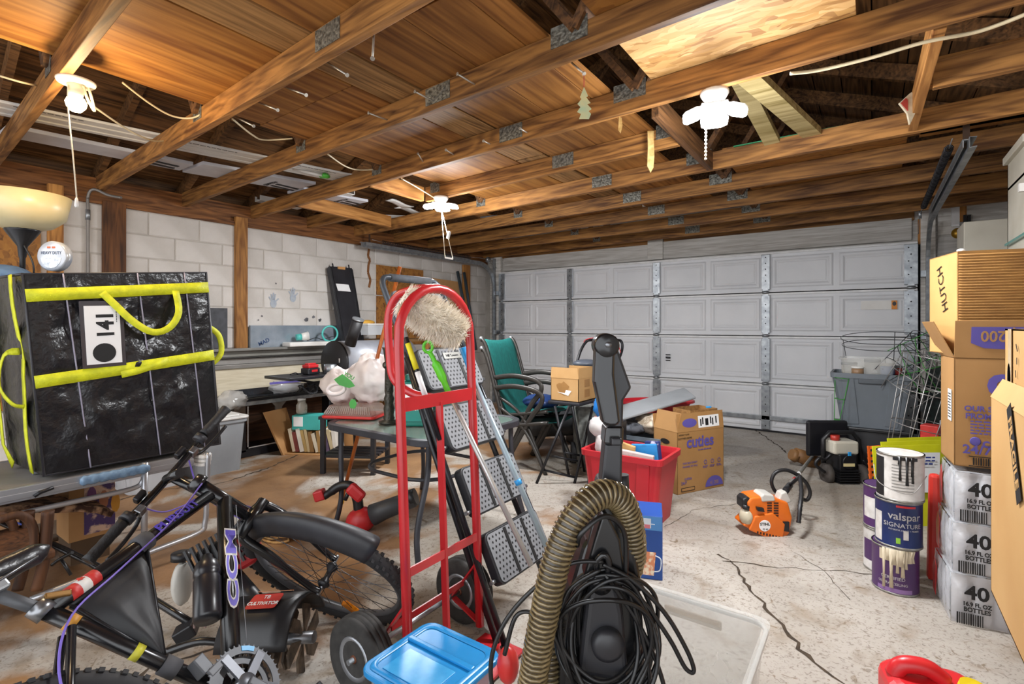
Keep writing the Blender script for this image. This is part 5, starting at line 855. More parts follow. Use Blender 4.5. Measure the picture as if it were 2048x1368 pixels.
# orange broom pole
a, b = D(800, 533, 3.3), D(683, 1003, 3.44); t = thing('broom_pole', 'long orange brown wooden broom pole with yellow ferrule leaning behind the patio table', 'pole', b); MB().tube([a, b], .0125, 10).build('pole', wood('orange varnish', '#b5642c', '#8a4418', 2, rough=.35), t); e = (b-a).normalized(); MB().tube([b-e*.03, b+e*.035], .018, 10).build('ferrule', mat('yellow ferrule', '#e0b02a', .4), t)
# ================================================================ PATIO TABLE AND WHAT STANDS ON IT
tz = .62; pt = thing('patio_table', 'dark framed patio table with glass top behind the hand truck', 'table', (-2.24, 2.25, 0)); PM = RZ((-2.24, 2.25, tz)); M_PAT = mat('patio dark frame', '#3f4046', .45, .2, col2='#2e2f34', scale=8)
vs = []; o_ = rrect(.96, .86, .16, 6); i_ = rrect(.88, .78, .12, 6); n = len(o_)
MB(PM).add([(x, y, z) for z in (-.035, 0) for x, y in o_]+[(x, y, z) for z in (-.035, 0) for x, y in i_], [(i, (i+1) % n, n+(i+1) % n, n+i) for i in range(n)]+[(n+i, n+(i+1) % n, 3*n+(i+1) % n, 3*n+i) for i in range(n)]+[(2*n+i, 2*n+(i+1) % n, (i+1) % n, i) for i in range(n)]+[(3*n+i, 3*n+(i+1) % n, 2*n+(i+1) % n, 2*n+i) for i in range(n)]).build('rim', M_PAT, pt, bevel=.004)
MB(PM).prism(rrect(.885, .785, .12, 6), -.012, -.004).build('glass_top', mat('dull green glass', '#8a9a92', .12, col2='#74847c', scale=4, alpha=.75, spec=.8), pt)
for (x, y, fx, fy) in ((-.36, -.34, -.34, -.36), (.36, -.34, .38, -.44), (.40, .34, .42, .38), (-.38, .34, -.42, .40)): MB(PM).tube(bez([(x, y, -.03), (x*1.0, y*1.02, -.2), (fx, fy, -.45), (fx*1.1, fy*1.06, -tz)], 4), .015, 10).build('leg', M_PAT, pt)
MB(PM).tube([(x, y, -.27) for x, y in rrect(.62, .56, .2, 6)], .011, 8, closed=True).build('ring_brace', M_PAT, pt)
def on(u, v): return Zp(u, v, tz+.001)
P = on(712, 832); t = thing('baking_dish', 'glass baking dish resting upside down on its red lid on the patio table', 'dish', P); M = RZ(P, 25); w_ = .36
MB(M).prism(rrect(w_, .24, .03), 0, .018).build('red_lid', mat('lid red', '#d8302c', .35), t, bevel=.006); vs = []; 
def flute(k, z):
    out = []; base = rrect(w_*k, .23*k, .035, 6)
    m = len(base)
    for i, (x, y) in enumerate(base): out.append((x, y, z))
    return out
L0, L1, L2 = flute(.95, .018), flute(.98, .03), flute(.82, .075); m = len(L0); MB(M).add(L0+L1+L2, [(j*m+i, j*m+(i+1) % m, (j+1)*m+(i+1) % m, (j+1)*m+i) for j in range(2) for i in range(m)]+[tuple(range(2*m, 3*m))]).build('glass', mat('dish glass', '#b8a89c', .1, col2='#9a8a80', alpha=.55, spec=.9), t)
for i in range(22): MB(M).beam((-w_*.42+i*w_*.04, -.118, .03), (-w_*.36+i*w_*.0345, -.095, .074), .006, .005, (0, 1, 0)).build('flute', MATS['dish glass'], t)
P = on(715, 825)+V((0, .02, .08)); t = thing('grocery_bags', 'knotted white plastic grocery bag with green print on the baking dish', 'plastic bag', P); M_FILM = mat('white bag film', '#e4dcd8', .35, col2='#d2c6c4', scale=6, spec=.5, bump=.3, bscale=14)
cr = lambda d: 1+.22*mnoise.noise(d*2.2)+.12*mnoise.noise(d*5)+.05*abs(mnoise.noise(d*12))
SD = V((_c, _s, 0)); MB().ball(P+SD*.09+V((0, 0, .15)), (.155, .155, .165), 36, 24, cr).build('bag_body', M_FILM, t); MB().ball(P-SD*.13+V((0, 0, .10)), (.13, .11, .115), 30, 20, lambda d: cr(d+V((3, 1, 0)))).build('bag_body', M_FILM, t); Q = P-SD*.13-V((-.577, .817, 0))*.10+V((0, 0, .09)); MB(frame(D(672, 778, 2.93), (_c, _s, .2), (0, 0, 1))).tube([(.05*cos(a*pi/8), .03*sin(a*pi/8), 0) for a in range(16)], .012, 8, closed=True).build('bag_handle', M_FILM, t)
MB(frame(D(690, 762, 2.92), (_c, _s, -.5), (0, 0, 1))).prism([(-.06, -.02), (-.02, -.035), (.04, -.025), (.065, .0), (.03, .018), (-.03, .03)], 0, .004).build('green_print', mat('bag green', '#3f9a3c', .5), t); text('YOU', .03, frame(D(698, 752, 2.9), (_c, _s, -.6), (0, 0, 1)), MATS['bag green'], t, off=.001); MB(frame(D(706, 808, 2.9), (_c, _s, 0), (0, 0, 1))).prism([(.022*cos(a), .03*sin(a)) for a in (0, 1, 2, 3, 4, 5.2)], 0, .004).build('green_print', MATS['bag green'], t)
P = on(778, 846); t = thing('candle_holder', 'ornate black turned candle holder on the near edge of the patio table', 'candle holder', P); hh = .42
MB(RZ(P)).lathe([(.058, 0), (.06, .012), (.03, .02), (.034, .03), (.028, .045), (.032, .09), (.024, .115), (.031, .145), (.022, .17), (.026, .19), (.024, .32), (.032, .335), (.024, .36), (.03, .40), (.034, .43), (.04, .445), (.04, .45)], 22).build('turned_column', mat('bronzed black', '#2a2a26', .35, .3, col2='#4a463a', scale=60, bump=.5), t)
for a in range(4): MB(RZ(P+V((0, 0, .345)), a*90)).ball((.03, 0, 0), (.014, .018, .02), 8, 6).build('leaf_ornament', MATS['bronzed black'], t)
M_JUG = mat('teal detergent jug', '#0d6e60', .35, col2='#0a5a50', scale=4)
for k, (u, v, w_, h_, lb) in enumerate(((832, 850, .17, .33, 'large teal green laundry jug with white label on the patio table'), (890, 832, .15, .27, 'second dark teal jug behind the large laundry jug on the patio table'))):
    P = on(u, v); t = thing('laundry_jug', lb, 'jug', P, 'laundry jugs on the patio table'); M = RZ(P, 35)
    MB(M).prism(rrect(w_, .11, .035), 0, h_*.78).prism(rrect(w_*.7, .09, .03), h_*.78, h_*.9).build('jug_body', M_JUG, t, bevel=.01); MB(M).lathe([(.03, h_*.9), (.03, h_), (.001, h_+.001)], 16).build('cap', M_BLACK if k else mat('jug cap', '#12484a', .4), t)
    if k == 0:
        MB(M).box((0, -.057, h_*.25), (w_*.8, .002, .10)).build('label', mat('jug label', '#1b7f74', .4), t); MB(M).box((0.0, -.0575, h_*.60), (w_*.7, .002, .09)).build('label_white', M_CARD, t)
        for j, (s_, z, x) in enumerate((('SAVE', .36, -.02), ('1.3', .285, -.045), ('22', .28, .03), ('HAVE IT', .16, .0))): text(s_, .02+.014*(j == 2), M @ frame((x, -.0585, h_*z/.33*.33/.33 if 0 else z*.5+.02), (1, 0, 0), (0, 0, 1)), M_WHITE, t, off=.0004)
# ================================================================ SMALL BLACK STAND, BLOWER, ROPE
P = Zp(640, 948, 0); t = thing('black_stand', 'small black wooden stand with low slatted shelf beneath the patio table', 'stand', (P.x+.25, P.y+.1, 0)); M = RZ((P.x, P.y, 0), 30)
for x in (0, .42):
    for y in (0, .34): MB(M).b2((x, y, 0), (x+.035, y+.035, .44)).build('leg', M_DKB, t)
MB(M).b2((-.01, -.01, .44), (.465, .385, .465)).build('top', M_DKB, t)
for k in range(4): MB(M).b2((0, .01+.09*k, .13), (.455, .07+.09*k, .15)).build('shelf_slat', M_DKB, t)
P = Zp(745, 1062, 0); bl = thing('leaf_blower', 'red and black cordless leaf blower with grey tube lying on the floor', 'blower', P); d0 = 2.98
MB().tube([D(745, 1030, 3.0), D(768, 1020, 3.0), D(828, 997, 3.0)], [.062, .055, .048], 18).build('tube', mat('blower grey', '#3c3d40', .5), bl); MB().tube([D(818, 998, 3.0), D(832, 993, 3.0)], .05, 18).build('nozzle', M_BLKP, bl)
MB(frame(D(722, 1040, 3.0), (_c, _s, .35), (0, 0, 1))).ball((0, 0, 0), (.09, .075, .075), 18, 12).build('fan_housing', M_RED, bl); MB(frame(D(705, 1070, 2.95), (_c, _s, .1), (0, 0, 1))).ball((0, 0, 0), (.09, .05, .06), 16, 10).build('intake', M_RED, bl)
MB().tube(bez([D(718, 1025, 3.0), D(714, 995, 3.0), D(702, 972, 3.0), D(680, 972, 3.0), D(660, 985, 3.0), D(648, 993, 3.0)], 5), [.03]*10+[.026]*10+[.022]*6, 12).build('handle', M_BLKP, bl); MB(frame(D(712, 985, 2.98), (_c, _s, -.9), (0, 0, 1))).box((0, 0, 0), (.11, .07, .05)).build('handle_shell', M_RED, bl, bevel=.018); MB(frame(D(640, 990, 3.0), (_c, _s, .3), (0, 0, 1))).box((0, 0, 0), (.06, .06, .06)).build('battery_end', M_RED, bl, bevel=.008); MB().tube([D(690, 1000, 2.99), D(697, 985, 2.99)], .012, 8).build('trigger', M_BLKP, bl)
P = Zp(548, 1068, 0); t = MB()
for k in range(9): t.tube([P+V(((.11+.035*sin(k*2.1+.3*a))*cos(a*pi/14)*1.3, (.08+.02*cos(k*1.7))*sin(a*pi/14), .012+.012*k*.6+.006*sin(a*.7+k))) for a in range(28)], .007, 6, closed=True)
t.build('rope_coil', mat('tan rope', '#c49a62', .9, col2='#8a6434', scale=60), label='coil of tan rope on the floor behind the bicycle wheel', cat='rope', kind='stuff', at=P)
# ================================================================ GREEN SLING CHAIRS, STOOL, MOWER
M_SLING = mat('teal sling', '#0f6a66', .7, col2='#0c5753', scale=60, st=(1, 1, .1)); M_BRZ = mat('bronze tube', '#3a3734', .4, .3)
def sling_chair(dx, dy, dz, label):
    t = thing('sling_chair', label, 'chair', (-2.45+dx, 3.72+dy, 0), 'green patio chairs'); o = V((dx, dy, dz)); y0, y1 = 3.50, 3.95
    def rail(y): return [V((-2.80, y, 1.0)), V((-2.74, y, .92)), V((-2.62, y, .55)), V((-2.56, y, .38)), V((-2.48, y, .36)), V((-2.12, y, .42))]
    for y in (y0, y1):
        MB().tube(bez([p+o for p in rail(y)], 4), .016, 8).build('side_rail', M_BRZ, t); a = rail(y); MB().tube(bez([V((-2.66, y, .66))+o, V((-2.45, y, .69))+o, V((-2.22, y, .66))+o, V((-2.18, y, .58))+o, V((-2.30, y, .42))+o, V((-2.56, y, -dz))+o], 5), .017, 8, flat=(.8, 1.3)).build('arm_and_rear_leg', M_BRZ, t)
        MB().tube(bez([V((-2.60, y, .50))+o, V((-2.35, y, .34))+o, V((-2.14, y, -dz))+o], 4), .015, 8).build('front_leg', M_BRZ, t); MB().ball(rail(y)[0]+o, .02, 8, 6).build('end_cap', M_GALV, t)
    R = bez(rail(0), 4); n = len(R)-1
    def fn(s, q): p = R[round(s*n)]; return V((p.x+.012*sin(q*pi), y0+(y1-y0)*q, p.z-.02*sin(q*pi)))+o
    MB().grid(fn, n, 8).build('sling', M_SLING, t, solid=.004); MB().tube([rail(y0)[0]+o-V((0, 0, .02)), V((-2.80, (y0+y1)/2, .955))+o, rail(y1)[0]+o-V((0, 0, .02))], .009, 8).build('top_bar', M_BRZ, t)
sling_chair(0, 0, 0, 'teal sling patio chair, the lower one of the nested pair behind the ladder'); sling_chair(-.02, .02, .085, 'teal sling patio chair stacked on top of its twin behind the ladder')
P = V((-2.32, 3.72, .53)); MB(RZ(P)).ball((0, 0, .02), (.16, .17, .06), 16, 10, lambda d: 1+.15*mnoise.noise(d*3)).build('blue_bundle', mat('navy plastic', '#22407a', .4, col2='#182f5c', scale=8), label='navy blue folded bundle lying on the green chair seat', cat='bundle', at=P)
t = thing('folding_stool', 'black folding stool with crossed legs carrying a cardboard box', 'stool', Zp(1110, 968, 0)); BXP = Zp(1157, 805, .6)
MB().b2((BXP.x-.27, BXP.y-.02, .57), (BXP.x+.02, BXP.y+.34, .598)).build('seat', mat('stool seat', '#24262e', .4), t, bevel=.01)
for (a, b) in (((1110, 812, 4.05), (1138, 953, 4.07)), ((1139, 812, 3.98), (1073, 967, 3.87)), ((1144, 812, 4.0), (1170, 950, 4.2)), ((1186, 812, 4.1), (1149, 967, 3.88))): MB().tube([D(*a), D(*b)], .011, 8).build('leg', M_BLACK, t)
for (a, b) in (((1087, 940, 3.9), (1151, 955, 3.9)), ((1103, 912, 3.92), (1155, 922, 3.95)), ((1130, 905, 4.05), (1165, 912, 4.15))): MB().tube([D(*a), D(*b)], .009, 8).build('stretcher', M_BLACK, t)
M_KR2 = mat('kraft carton light', '#c49c68', .75, col2='#b58b56', scale=4); M_TAPE = mat('brown tape', '#a87c48', .4); M_PRNT = mat('purple ink', '#5a50a0', .6)
def carton(name, label, M, w_, d_, h_, m, par=None, open_=True, th=.004):
    t = par or thing(name, label, 'box', M @ V((w_/2, d_/2, 0))); b = MB(M)
    for nm, a, c in (('front', (0, 0, 0), (w_, th, h_)), ('rear', (0, d_-th, 0), (w_, d_, h_)), ('left', (0, 0, 0), (th, d_, h_)), ('right', (w_-th, 0, 0), (w_, d_, h_))): MB(M).b2(a, c).build(nm+'_panel', m, t)
    MB(M).b2((0, 0, 0), (w_, d_, th)).build('bottom_panel', m, t)
    if not open_: MB(M).b2((0, 0, h_-th), (w_, d_, h_)).build('top_panel', m, t)
    return t
def flap(t, M, a, b, dirv, L, m, name='flap'):
    a, b = V(a), V(b); d = V(dirv).normalized()*L; MB(M).add([a, b, b+d, a+d], [(0, 1, 2, 3)]).build(name, m, t, solid=.004)
M = RZ((BXP.x-.25, BXP.y, .60)); cb = carton('torn_carton', 'small torn cardboard box with brown tape patches on the folding stool', M, .25, .31, .18, M_KR2)
flap(cb, M, (.0, 0, .18), (.25, 0, .18), (0, .12, 1), .085, M_KR2); flap(cb, M, (.25, 0, .18), (.25, .31, .18), (-.1, 0, 1), .085, M_KR2); flap(cb, M, (0, .31, .18), (.25, .31, .18), (0, -.1, 1), .08, M_KR2)
MB(M).add([(.06+.05*cos(a)*(1+.3*sin(3*a))+.05, -.002, .10+.05*sin(a)*(1+.2*cos(5*a))) for a in [k*pi/7 for k in range(14)]], [tuple(range(14))]).build('torn_patch', M_TAPE, cb); MB(M).add([(.06, -.003, .07), (.16, -.003, .045), (.19, -.003, .085), (.14, -.003, .09), (.13, -.003, .065)], [tuple(range(5))]).build('paper_scrap', M_CARD, cb)
for z in (.03, .11): MB(M).b2((.2505, .10, z), (.252, .19, z+.06)).build('tape_patch', M_TAPE, cb)
P = Zp(1160, 935, 0); mw = thing('push_mower', 'dark push mower with tall bent handle behind the stool', 'mower', D(1200, 880, 4.9)); k = 5.0
MB().tube(bez([D(1150, 740, 4.7), D(1160, 705, 4.75), D(1172, 684, 4.8), D(1185, 680, 4.82), D(1232, 680, 4.95), D(1243, 684, 4.97), D(1244, 700, 4.95), D(1237, 722, 4.9), D(1225, 770, 4.85)], 5), .013, 8).build('handle', M_BLACK, mw); MB().tube(bez([D(1170, 690, 4.79), D(1169, 681, 4.8), D(1185, 676, 4.8), D(1200, 676, 4.85)], 5), .004, 6).build('red_bail', M_RED, mw); MB().tube(bez([D(1234, 682, 4.93), D(1240, 700, 4.93), D(1243, 712, 4.93)], 4), .004, 6).build('red_cable', M_RED, mw)
MB(frame(D(1190, 850, 5.0), (_c, _s, 0), (0, 0, 1))).box((0, .02, 0), (.42, .22, .5)).build('deck', M_DKB, mw, bevel=.05); MB().tube([D(1150, 740, 4.7), D(1165, 850, 4.9)], .013, 8).tube([D(1225, 770, 4.85), D(1215, 850, 4.9)], .013, 8).build('handle_legs', M_BLACK, mw)
for u in (1150, 1235): MB(frame(Zp(u, 905, .09), (_s, -_c, 0), (0, 0, 1))).lathe([(.001, -.03), (.09, -.03), (.09, .03), (.001, .03)], 18).build('wheel', M_TIRE, mw)
MB(frame(D(1172, 727, 4.6), (_c, _s, 0), (0, 0, 1))).ball((0, 0, 0), (.12, .04, .08), 16, 10).build('grey_hood', mat('slate hood', '#575d68', .4), label='slate grey rounded hood with handle behind the cardboard box', cat='hood', at=D(1172, 727, 4.6))
P = Zp(1085, 905, 0); t = thing('air_compressor', 'dark grey air compressor tank on the floor behind the green chairs', 'compressor', P); M = Mx.Translation(P+V((-.1, .35, .22))) @ Mx.Rotation(rad(50), 4, 'Z') @ Mx.Rotation(pi/2, 4, 'Y'); MB(M).lathe([(.001, -.3), (.1, -.29), (.14, -.25), (.14, .25), (.1, .29), (.001, .3)], 22).build('tank', mat('tank grey', '#4c4e50', .5, .3), t); MB(M).box((-.2, 0, 0), (.14, .16, .3)).build('pump', M_DKB, t, bevel=.02)
for s in (-1, 1): MB(M).box((.17, 0, .2*s), (.10, .2, .03)).build('foot', M_BLACK, t)
P = Zp(1165, 935, 0); MB(RZ(P+V((.0, .12, 0)), 40)).hexa([(-.11, -.11, 0), (.11, -.11, 0), (.11, .11, 0), (-.11, .11, 0)], [(-.12, -.12, .5), (.12, -.12, .5), (.12, .12, .5), (-.12, .12, .5)]).build('metal_bin', mat('speckled grey metal', '#8a8c88', .6, .2, col2='#5c5f5c', scale=30), label='speckled grey metal bin standing behind the stool legs', cat='bin', bevel=.01, at=P)
P = D(1203, 815, 3.75); MB(RZ(P)).ball((0, 0, 0), (.06, .06, .075), 16, 12, lambda d: 1+.3*mnoise.noise(d*3)).build('blue_bag', mat('bright blue film', '#1f74c4', .3), label='bright blue plastic bag poking out right of the stool', cat='plastic bag', at=P)
t = thing('clutter_crate', 'open black crate of small coloured items behind the red tote', 'crate', (-1.60, 3.48, 0)); MB(RZ((-1.60, 3.48, 0))).b2((-.11, -.11, 0), (.11, .11, .50)).build('crate', M_DKB, t, bevel=.01)
for k, (u, v, d, r, L, c, lb) in enumerate(((1205, 848, 3.55, .018, .1, '#3a62c0', 'blue spray can end sticking out of the black crate'), (1196, 858, 3.5, .02, .05, '#d8a870', 'tan cork roll lying in the black crate'), (1200, 872, 3.5, .016, .05, '#e0b82a', 'yellow cap lying in the black crate'), (1193, 840, 3.6, .015, .06, '#c43a32', 'red tool grip sticking out of the black crate'), (1222, 850, 3.5, .02, .16, '#2a5ad0', 'tall blue tube standing in the black crate'))):
    P = D(u, v, d); M = frame(P, (_c, _s, .3*(k % 2)), (0, 0, 1)) @ Mx.Rotation(-pi/2 if k in (0, 4) else 0.3, 4, 'X'); MB(M).lathe([(.001, -L/2), (r, -L/2), (r, L*.35), (r*.6, L*.45), (.001, L/2)], 12).build('crate_item', mat('item %d' % k, c, .4), label=lb, cat='tool', at=P)
# ================================================================ RED TOTE AND NEIGHBOURS
M_TRED = mat('red tote plastic', '#c0242f', .4, col2='#ae1f2a', scale=4); rt = tote('red_tote', 'open red plastic tote full of household items', (-1.25, 3.075, 0), .50, .37, .42, M_TRED, tap=.84, rimh=.035)
P = V((-1.44, 3.0, .50)); t = thing('tied_bag', 'small white plastic bag bundle at the left corner of the red tote', 'plastic bag', P); MB(RZ(P)).ball((0, 0, .05), (.062, .055, .062), 20, 14, lambda d: 1+.2*mnoise.noise(d*3)+.07*mnoise.noise(d*9)).build('bag', mat('milky film', '#dcd8d8', .3, alpha=.85), t); MB(RZ(P)).ball((.03, -.01, -.06), (.045, .04, .085), 16, 12, lambda d: 1+.25*mnoise.noise(d*4)).build('tail', MATS['milky film'], t)
for k, (c, s_, rot, col, lb) in enumerate((((-1.27, 3.02, .38), (.14, .02, .17), (-12, 8), '#cda56c', 'tan cardboard sleeve standing in the red tote'), ((-1.15, 3.06, .38), (.16, .02, .17), (6, -6), '#2f86c8', 'light blue folder standing in the red tote'), ((-1.11, 3.10, .39), (.10, .03, .18), (-15, -8), '#2a3468', 'dark navy printed packet standing in the red tote'), ((-1.17, 2.95, .385), (.22, .03, .10), (3, 4), '#c9b8b4', 'pinkish clear wrapped packet lying at the front of the red tote'), ((-1.34, 3.06, .36), (.08, .05, .12), (20, 0), '#3f7ac0', 'small blue and white pouch in the red tote'))):
    MB(RZ(c, rot[0], 0, rot[1])).box((0, 0, 0), s_).build('tote_item', mat('tote item %d' % k, col, .35, col2=('#d8d0e0' if k == 2 else None), scale=18, lo=.35, hi=.45), label=lb, cat='packet', bevel=.006, at=c)
MB().b2((-1.45, 2.94, .10), (-1.05, 3.2, .30)).build('tote_filling', mat('dark filling', '#3a3434', .9), label='dark folded items filling the red tote', cat='clothes', bevel=.02, at=(-1.25, 3.07, .1))
tote('grey_blanket_tote', 'grey tote filled with blankets behind the red tote', (-1.5, 3.88, 0), .46, .36, .36, mat('slate tote', '#6c7680', .5), tap=.86)
for k, (c, r, col, c2, lb) in enumerate((((-1.58, 3.80, .40), (.15, .14, .06), '#5c5f66', '#3c3e44', 'grey speckled blanket heaped in the grey tote'), ((-1.38, 3.92, .43), (.17, .15, .075), '#d8cbb8', '#b09c84', 'cream and tan patterned blanket heaped in the grey tote'))): MB(RZ(c, 20)).ball((0, 0, 0), r, 24, 14, lambda d: 1+.2*mnoise.noise(d*3+V((k, 0, 0)))+.08*mnoise.noise(d*7)).build('blanket', mat('blanket %d' % k, col, .95, col2=c2, scale=22, lo=.45, hi=.55), label=lb, cat='blanket', at=c)
a, b = D(1245, 842, 3.8), D(1392, 798, 4.2); d_ = (b-a); sd_ = V((-.5, .8, .1)); MB().hexa([a, b, b+sd_*.36, a+sd_*.36], [p+V((0, 0, .02)) for p in (a, b, b+sd_*.36, a+sd_*.36)]).build('flat_cover', M_GREY, label='flat grey tote lid lying aslant over the blankets', cat='lid', bevel=.008, at=a)
P = D(1310, 800, 4.75); t = thing('red_sled', 'long red plastic sled lying behind the grey lid', 'sled', P); M = frame(P, (_c, _s, 0), (-_s, _c, 0)); n = 24
MB(M).add([(.36*cos(a*2*pi/n)*k, .18*sin(a*2*pi/n)*k, z) for k, z in ((.8, -.10), (.95, .0), (1.02, .0), (1.02, -.02)) for a in range(n)], [(j*n+i, j*n+(i+1) % n, (j+1)*n+(i+1) % n, (j+1)*n+i) for j in range(3) for i in range(n)]+[tuple(range(n))], True).build('shell', M_TRED, t); MB(M).box((0, 0, -.30), (.5, .25, .36)).build('support_crate', M_DKB, t)
# diaper carton
CO = V((-1.126, 3.62, 0)); ang = math.degrees(math.atan2(.406, .217)); M = RZ(CO, ang); M_CUT = mat('diaper carton', '#a67c4a', .7, col2='#987040', scale=4); cu = carton('diaper_carton', 'tall kraft carton with purple cuties lettering beside the red tote', M, .46, .24, .44, M_CUT)
flap(cu, M, (0, 0, .44), (.46, 0, .44), (0, .1, 1), .13, M_CUT); flap(cu, M, (0, 0, .44), (0, .24, .44), (.3, 0, 1), .14, M_CUT); flap(cu, M, (.46, 0, .44), (.46, .24, .44), (-.2, 0, 1), .12, M_CUT); flap(cu, M, (0, .24, .44), (.46, .24, .44), (0, .1, 1), .1, M_CUT)
FM = M @ frame((0, -.003, 0), (1, 0, 0), (0, 0, 1)); FT = M @ frame((0, -.002, .44), (1, 0, 0), (0, .1, 1))
text('cuties', .115, FM @ Mx.Translation((.22, .36, 0)), M_PRNT, cu, off=.003); fineprint(FM @ Mx.Translation((.27, .30, 0)), .14, 1, .010, M_PRNT, cu); text('OUR SKIN SMART', .018, FM @ Mx.Translation((.12, .215, 0)), M_PRNT, cu); text('PROMISE TO YOU', .018, FM @ Mx.Translation((.12, .19, 0)), M_PRNT, cu)
for j in range(3): fineprint(FM @ Mx.Translation((.27+.07*j, .175, 0)), .05, 2, .006, M_PRNT, cu, seed=j); MB(FM).tube([(.27+.07*j+.014*cos(a*pi/6), .205+.014*sin(a*pi/6), 0) for a in range(12)], .0018, 4, closed=True).build('print_icon', M_PRNT, cu)
text('cuties', .03, FM @ Mx.Translation((.10, .105, 0)), M_PRNT, cu); text('24/7', .03, FM @ Mx.Translation((.06, .075, 0)), M_PRNT, cu); MB(FM).prism([(.27+.09*(1-cos(a)), .02+.075*sin(a)) for a in [k*pi/10 for k in range(11)]], 0, .0006).build('purple_badge', M_PRNT, cu); text('4 | 200', .038, FM @ Mx.Translation((.36, .045, .001)), M_CUT, cu, sx=.8)
MB(FM).box((.10, .03, 0), (.13, .026, .001)).build('barcode_box', M_INKB, cu); MB(FM).box((.10, .03, .0005), (.12, .018, .001)).build('barcode_field', M_CUT, cu)
MB(FT).prism([(.06+.05*cos(a*pi/8), .06+.028*sin(a*pi/8)) for a in range(16)], 0, .001).prism([], 0, 0).build('purple_oval', M_PRNT, cu) if 0 else MB(FT).prism([(.12+.07*cos(a*pi/8), .06+.032*sin(a*pi/8)) for a in range(16)], .0, .001).build('purple_oval', M_PRNT, cu)
sh = MB(FT).box((.31, .06, .0), (.21, .085, .001)).build('shipping_label', M_CARD, cu)
for j, x in enumerate((.23, .25, .29, .33, .35, .385)): MB(FT).box((x, .055+.01*(j % 2), .001), (.012 if j != 2 else .03, .05, .001)).build('label_print', M_INKB, cu)
text('INFANT TOYS', .016, FM @ Mx.Translation((.06, .42, 0)), M_INKB, cu); text('CLOTHES (NEW)', .018, FM @ Mx.Translation((.07, .395, 0)), M_INKB, cu)
hn = MB(M @ frame((-.003, .12, .36), (0, -1, 0), (0, 0, 1))).prism([(.045*cos(a*pi/8), .018*sin(a*pi/8)) for a in range(16)], 0, .001).build('hand_hole', M_INKB, cu)
M2 = M @ Mx.Translation((.16, .03, .42)); c2 = carton('small_crate', 'small brown cardboard tray standing in the top of the diaper carton', M2, .27, .18, .16, wood('crate board', '#a47a48', '#7c5630', 0))
P = M2 @ V((.2, .02, .165)); MB(RZ(P, 40)).box((0, 0, .005), (.04, .015, .012)).build('blue_clip', M_SKY, label='tiny sky blue clip on the edge of the small cardboard tray', cat='clip', bevel=.003, at=P)
# ================================================================ BLUE PITCHER BOX, CLEAR BIN, BLUE LID BIN
M_PBX = mat('pitcher box blue', '#1d4f9e', .35, col2='#16408a', scale=3); bx = thing('pitcher_box', 'blue product box with glass pitcher picture behind the clear bin', 'box', (-.92, 2.48, 0)); x0, x1, y0, y1, h_ = -1.05, -.79, 2.365, 2.60, .30
BXM = RZ((-.805, 2.365, 0), 20); MB(BXM).b2((-.26, 0, 0), (0, .2, h_)).build('carton', M_PBX, bx, bevel=.003); FM = BXM @ frame((-.07, -.001, 0), (1, 0, 0), (0, 0, 1)); MB(FM).box((0, .265, 0), (.135, .065, .001)).build('top_panel_print', mat('box sky print', '#4f8fd0', .35), bx); MB(FM).box((.0, .265, .0007), (.035, .045, .001)).box((.025, .262, .0007), (.02, .004, .001)).build('glass_print', mat('glass print', '#d8e4f0', .3), bx); MB(FM).box((0, .25, .0013), (.026, .018, .001)).build('drink_print', mat('drink pink', '#d87a86', .3), bx)
MB(FM).prism([(-.055, .02), (.03, .02), (.04, .13), (-.06, .13)], 0, .001).build('pitcher_print', mat('pitcher fruit', '#d88a62', .3, col2='#f0e2c8', scale=45, lo=.4, hi=.55), bx); MB(FM).tube(bez([(.036, .115, .001), (.062, .10, .001), (.058, .05, .001), (.033, .04, .001)], 5), .003, 5).build('pitcher_handle_print', MATS['glass print'], bx)
M_CLB = mat('clear bin plastic', '#dcdcd8', .2, col2='#cfcfca', scale=4, alpha=.34, spec=.6)
cbn = tote('clear_bin', 'open clear plastic bin on the floor in front of the blue box', (-.455, 1.37, 0), .40, .58, .33, M_CLB, tap=.88, ribs=False, rimh=.02, wall=.004)
MB(RZ((-.455, 1.37, .315))).tube([(x, y, 0) for x, y in rrect(.41, .59, .045)], .007, 6, closed=True).build('rim_bead', mat('frosted rim', '#e4e4e0', .3, alpha=.6), cbn); MB().b2((-.56, 1.655, .255), (-.38, 1.668, .285)).build('handle_recess', mat('cream handle', '#cbb59a', .5, alpha=.7), cbn, bevel=.006)
P = V((-.975, 1.005, 0)); M_LID = mat('aqua blue lid', '#1f8fd0', .35, col2='#1a80c0', scale=4, spec=.5)
lb_ = thing('blue_lid_bin', 'translucent bin with glossy blue two-part lid in front of the hand truck', 'storage bin', P); M = RZ(P); MB(M).hexa([(-.105, -.105, 0), (.105, -.105, 0), (.105, .105, 0), (-.105, .105, 0)], [(-.12, -.12, .28), (.12, -.12, .28), (.12, .12, .28), (-.12, .12, .28)]).build('body', mat('smoky bin', '#b8bcc4', .2, alpha=.6), lb_, bevel=.02)
MB(M).prism(rrect(.285, .275, .04), .275, .292).build('lid', M_LID, lb_, bevel=.005); MB(M).add([(x, y, .293) for x, y in rrect(.255, .245, .03)]+[(x*.93, y*.93, .299) for x, y in rrect(.255, .245, .03)]+[(x*.88, y*.88, .2935) for x, y in rrect(.255, .245, .03)], [(j*20+i, j*20+(i+1) % 20, (j+1)*20+(i+1) % 20, (j+1)*20+i) for j in range(2) for i in range(20)], True).build('lid_rim', M_LID, lb_); MB(M).box((0, .03, .297), (.24, .016, .010)).build('hinge_ridge', M_LID, lb_, bevel=.003); MB(M).box((-.0, -.05, .2925), (.17, .10, .003)).build('lid_panel', mat('lid pale panel', '#3fa4de', .25, col2='#2a92d0', scale=30), lb_, bevel=.001)
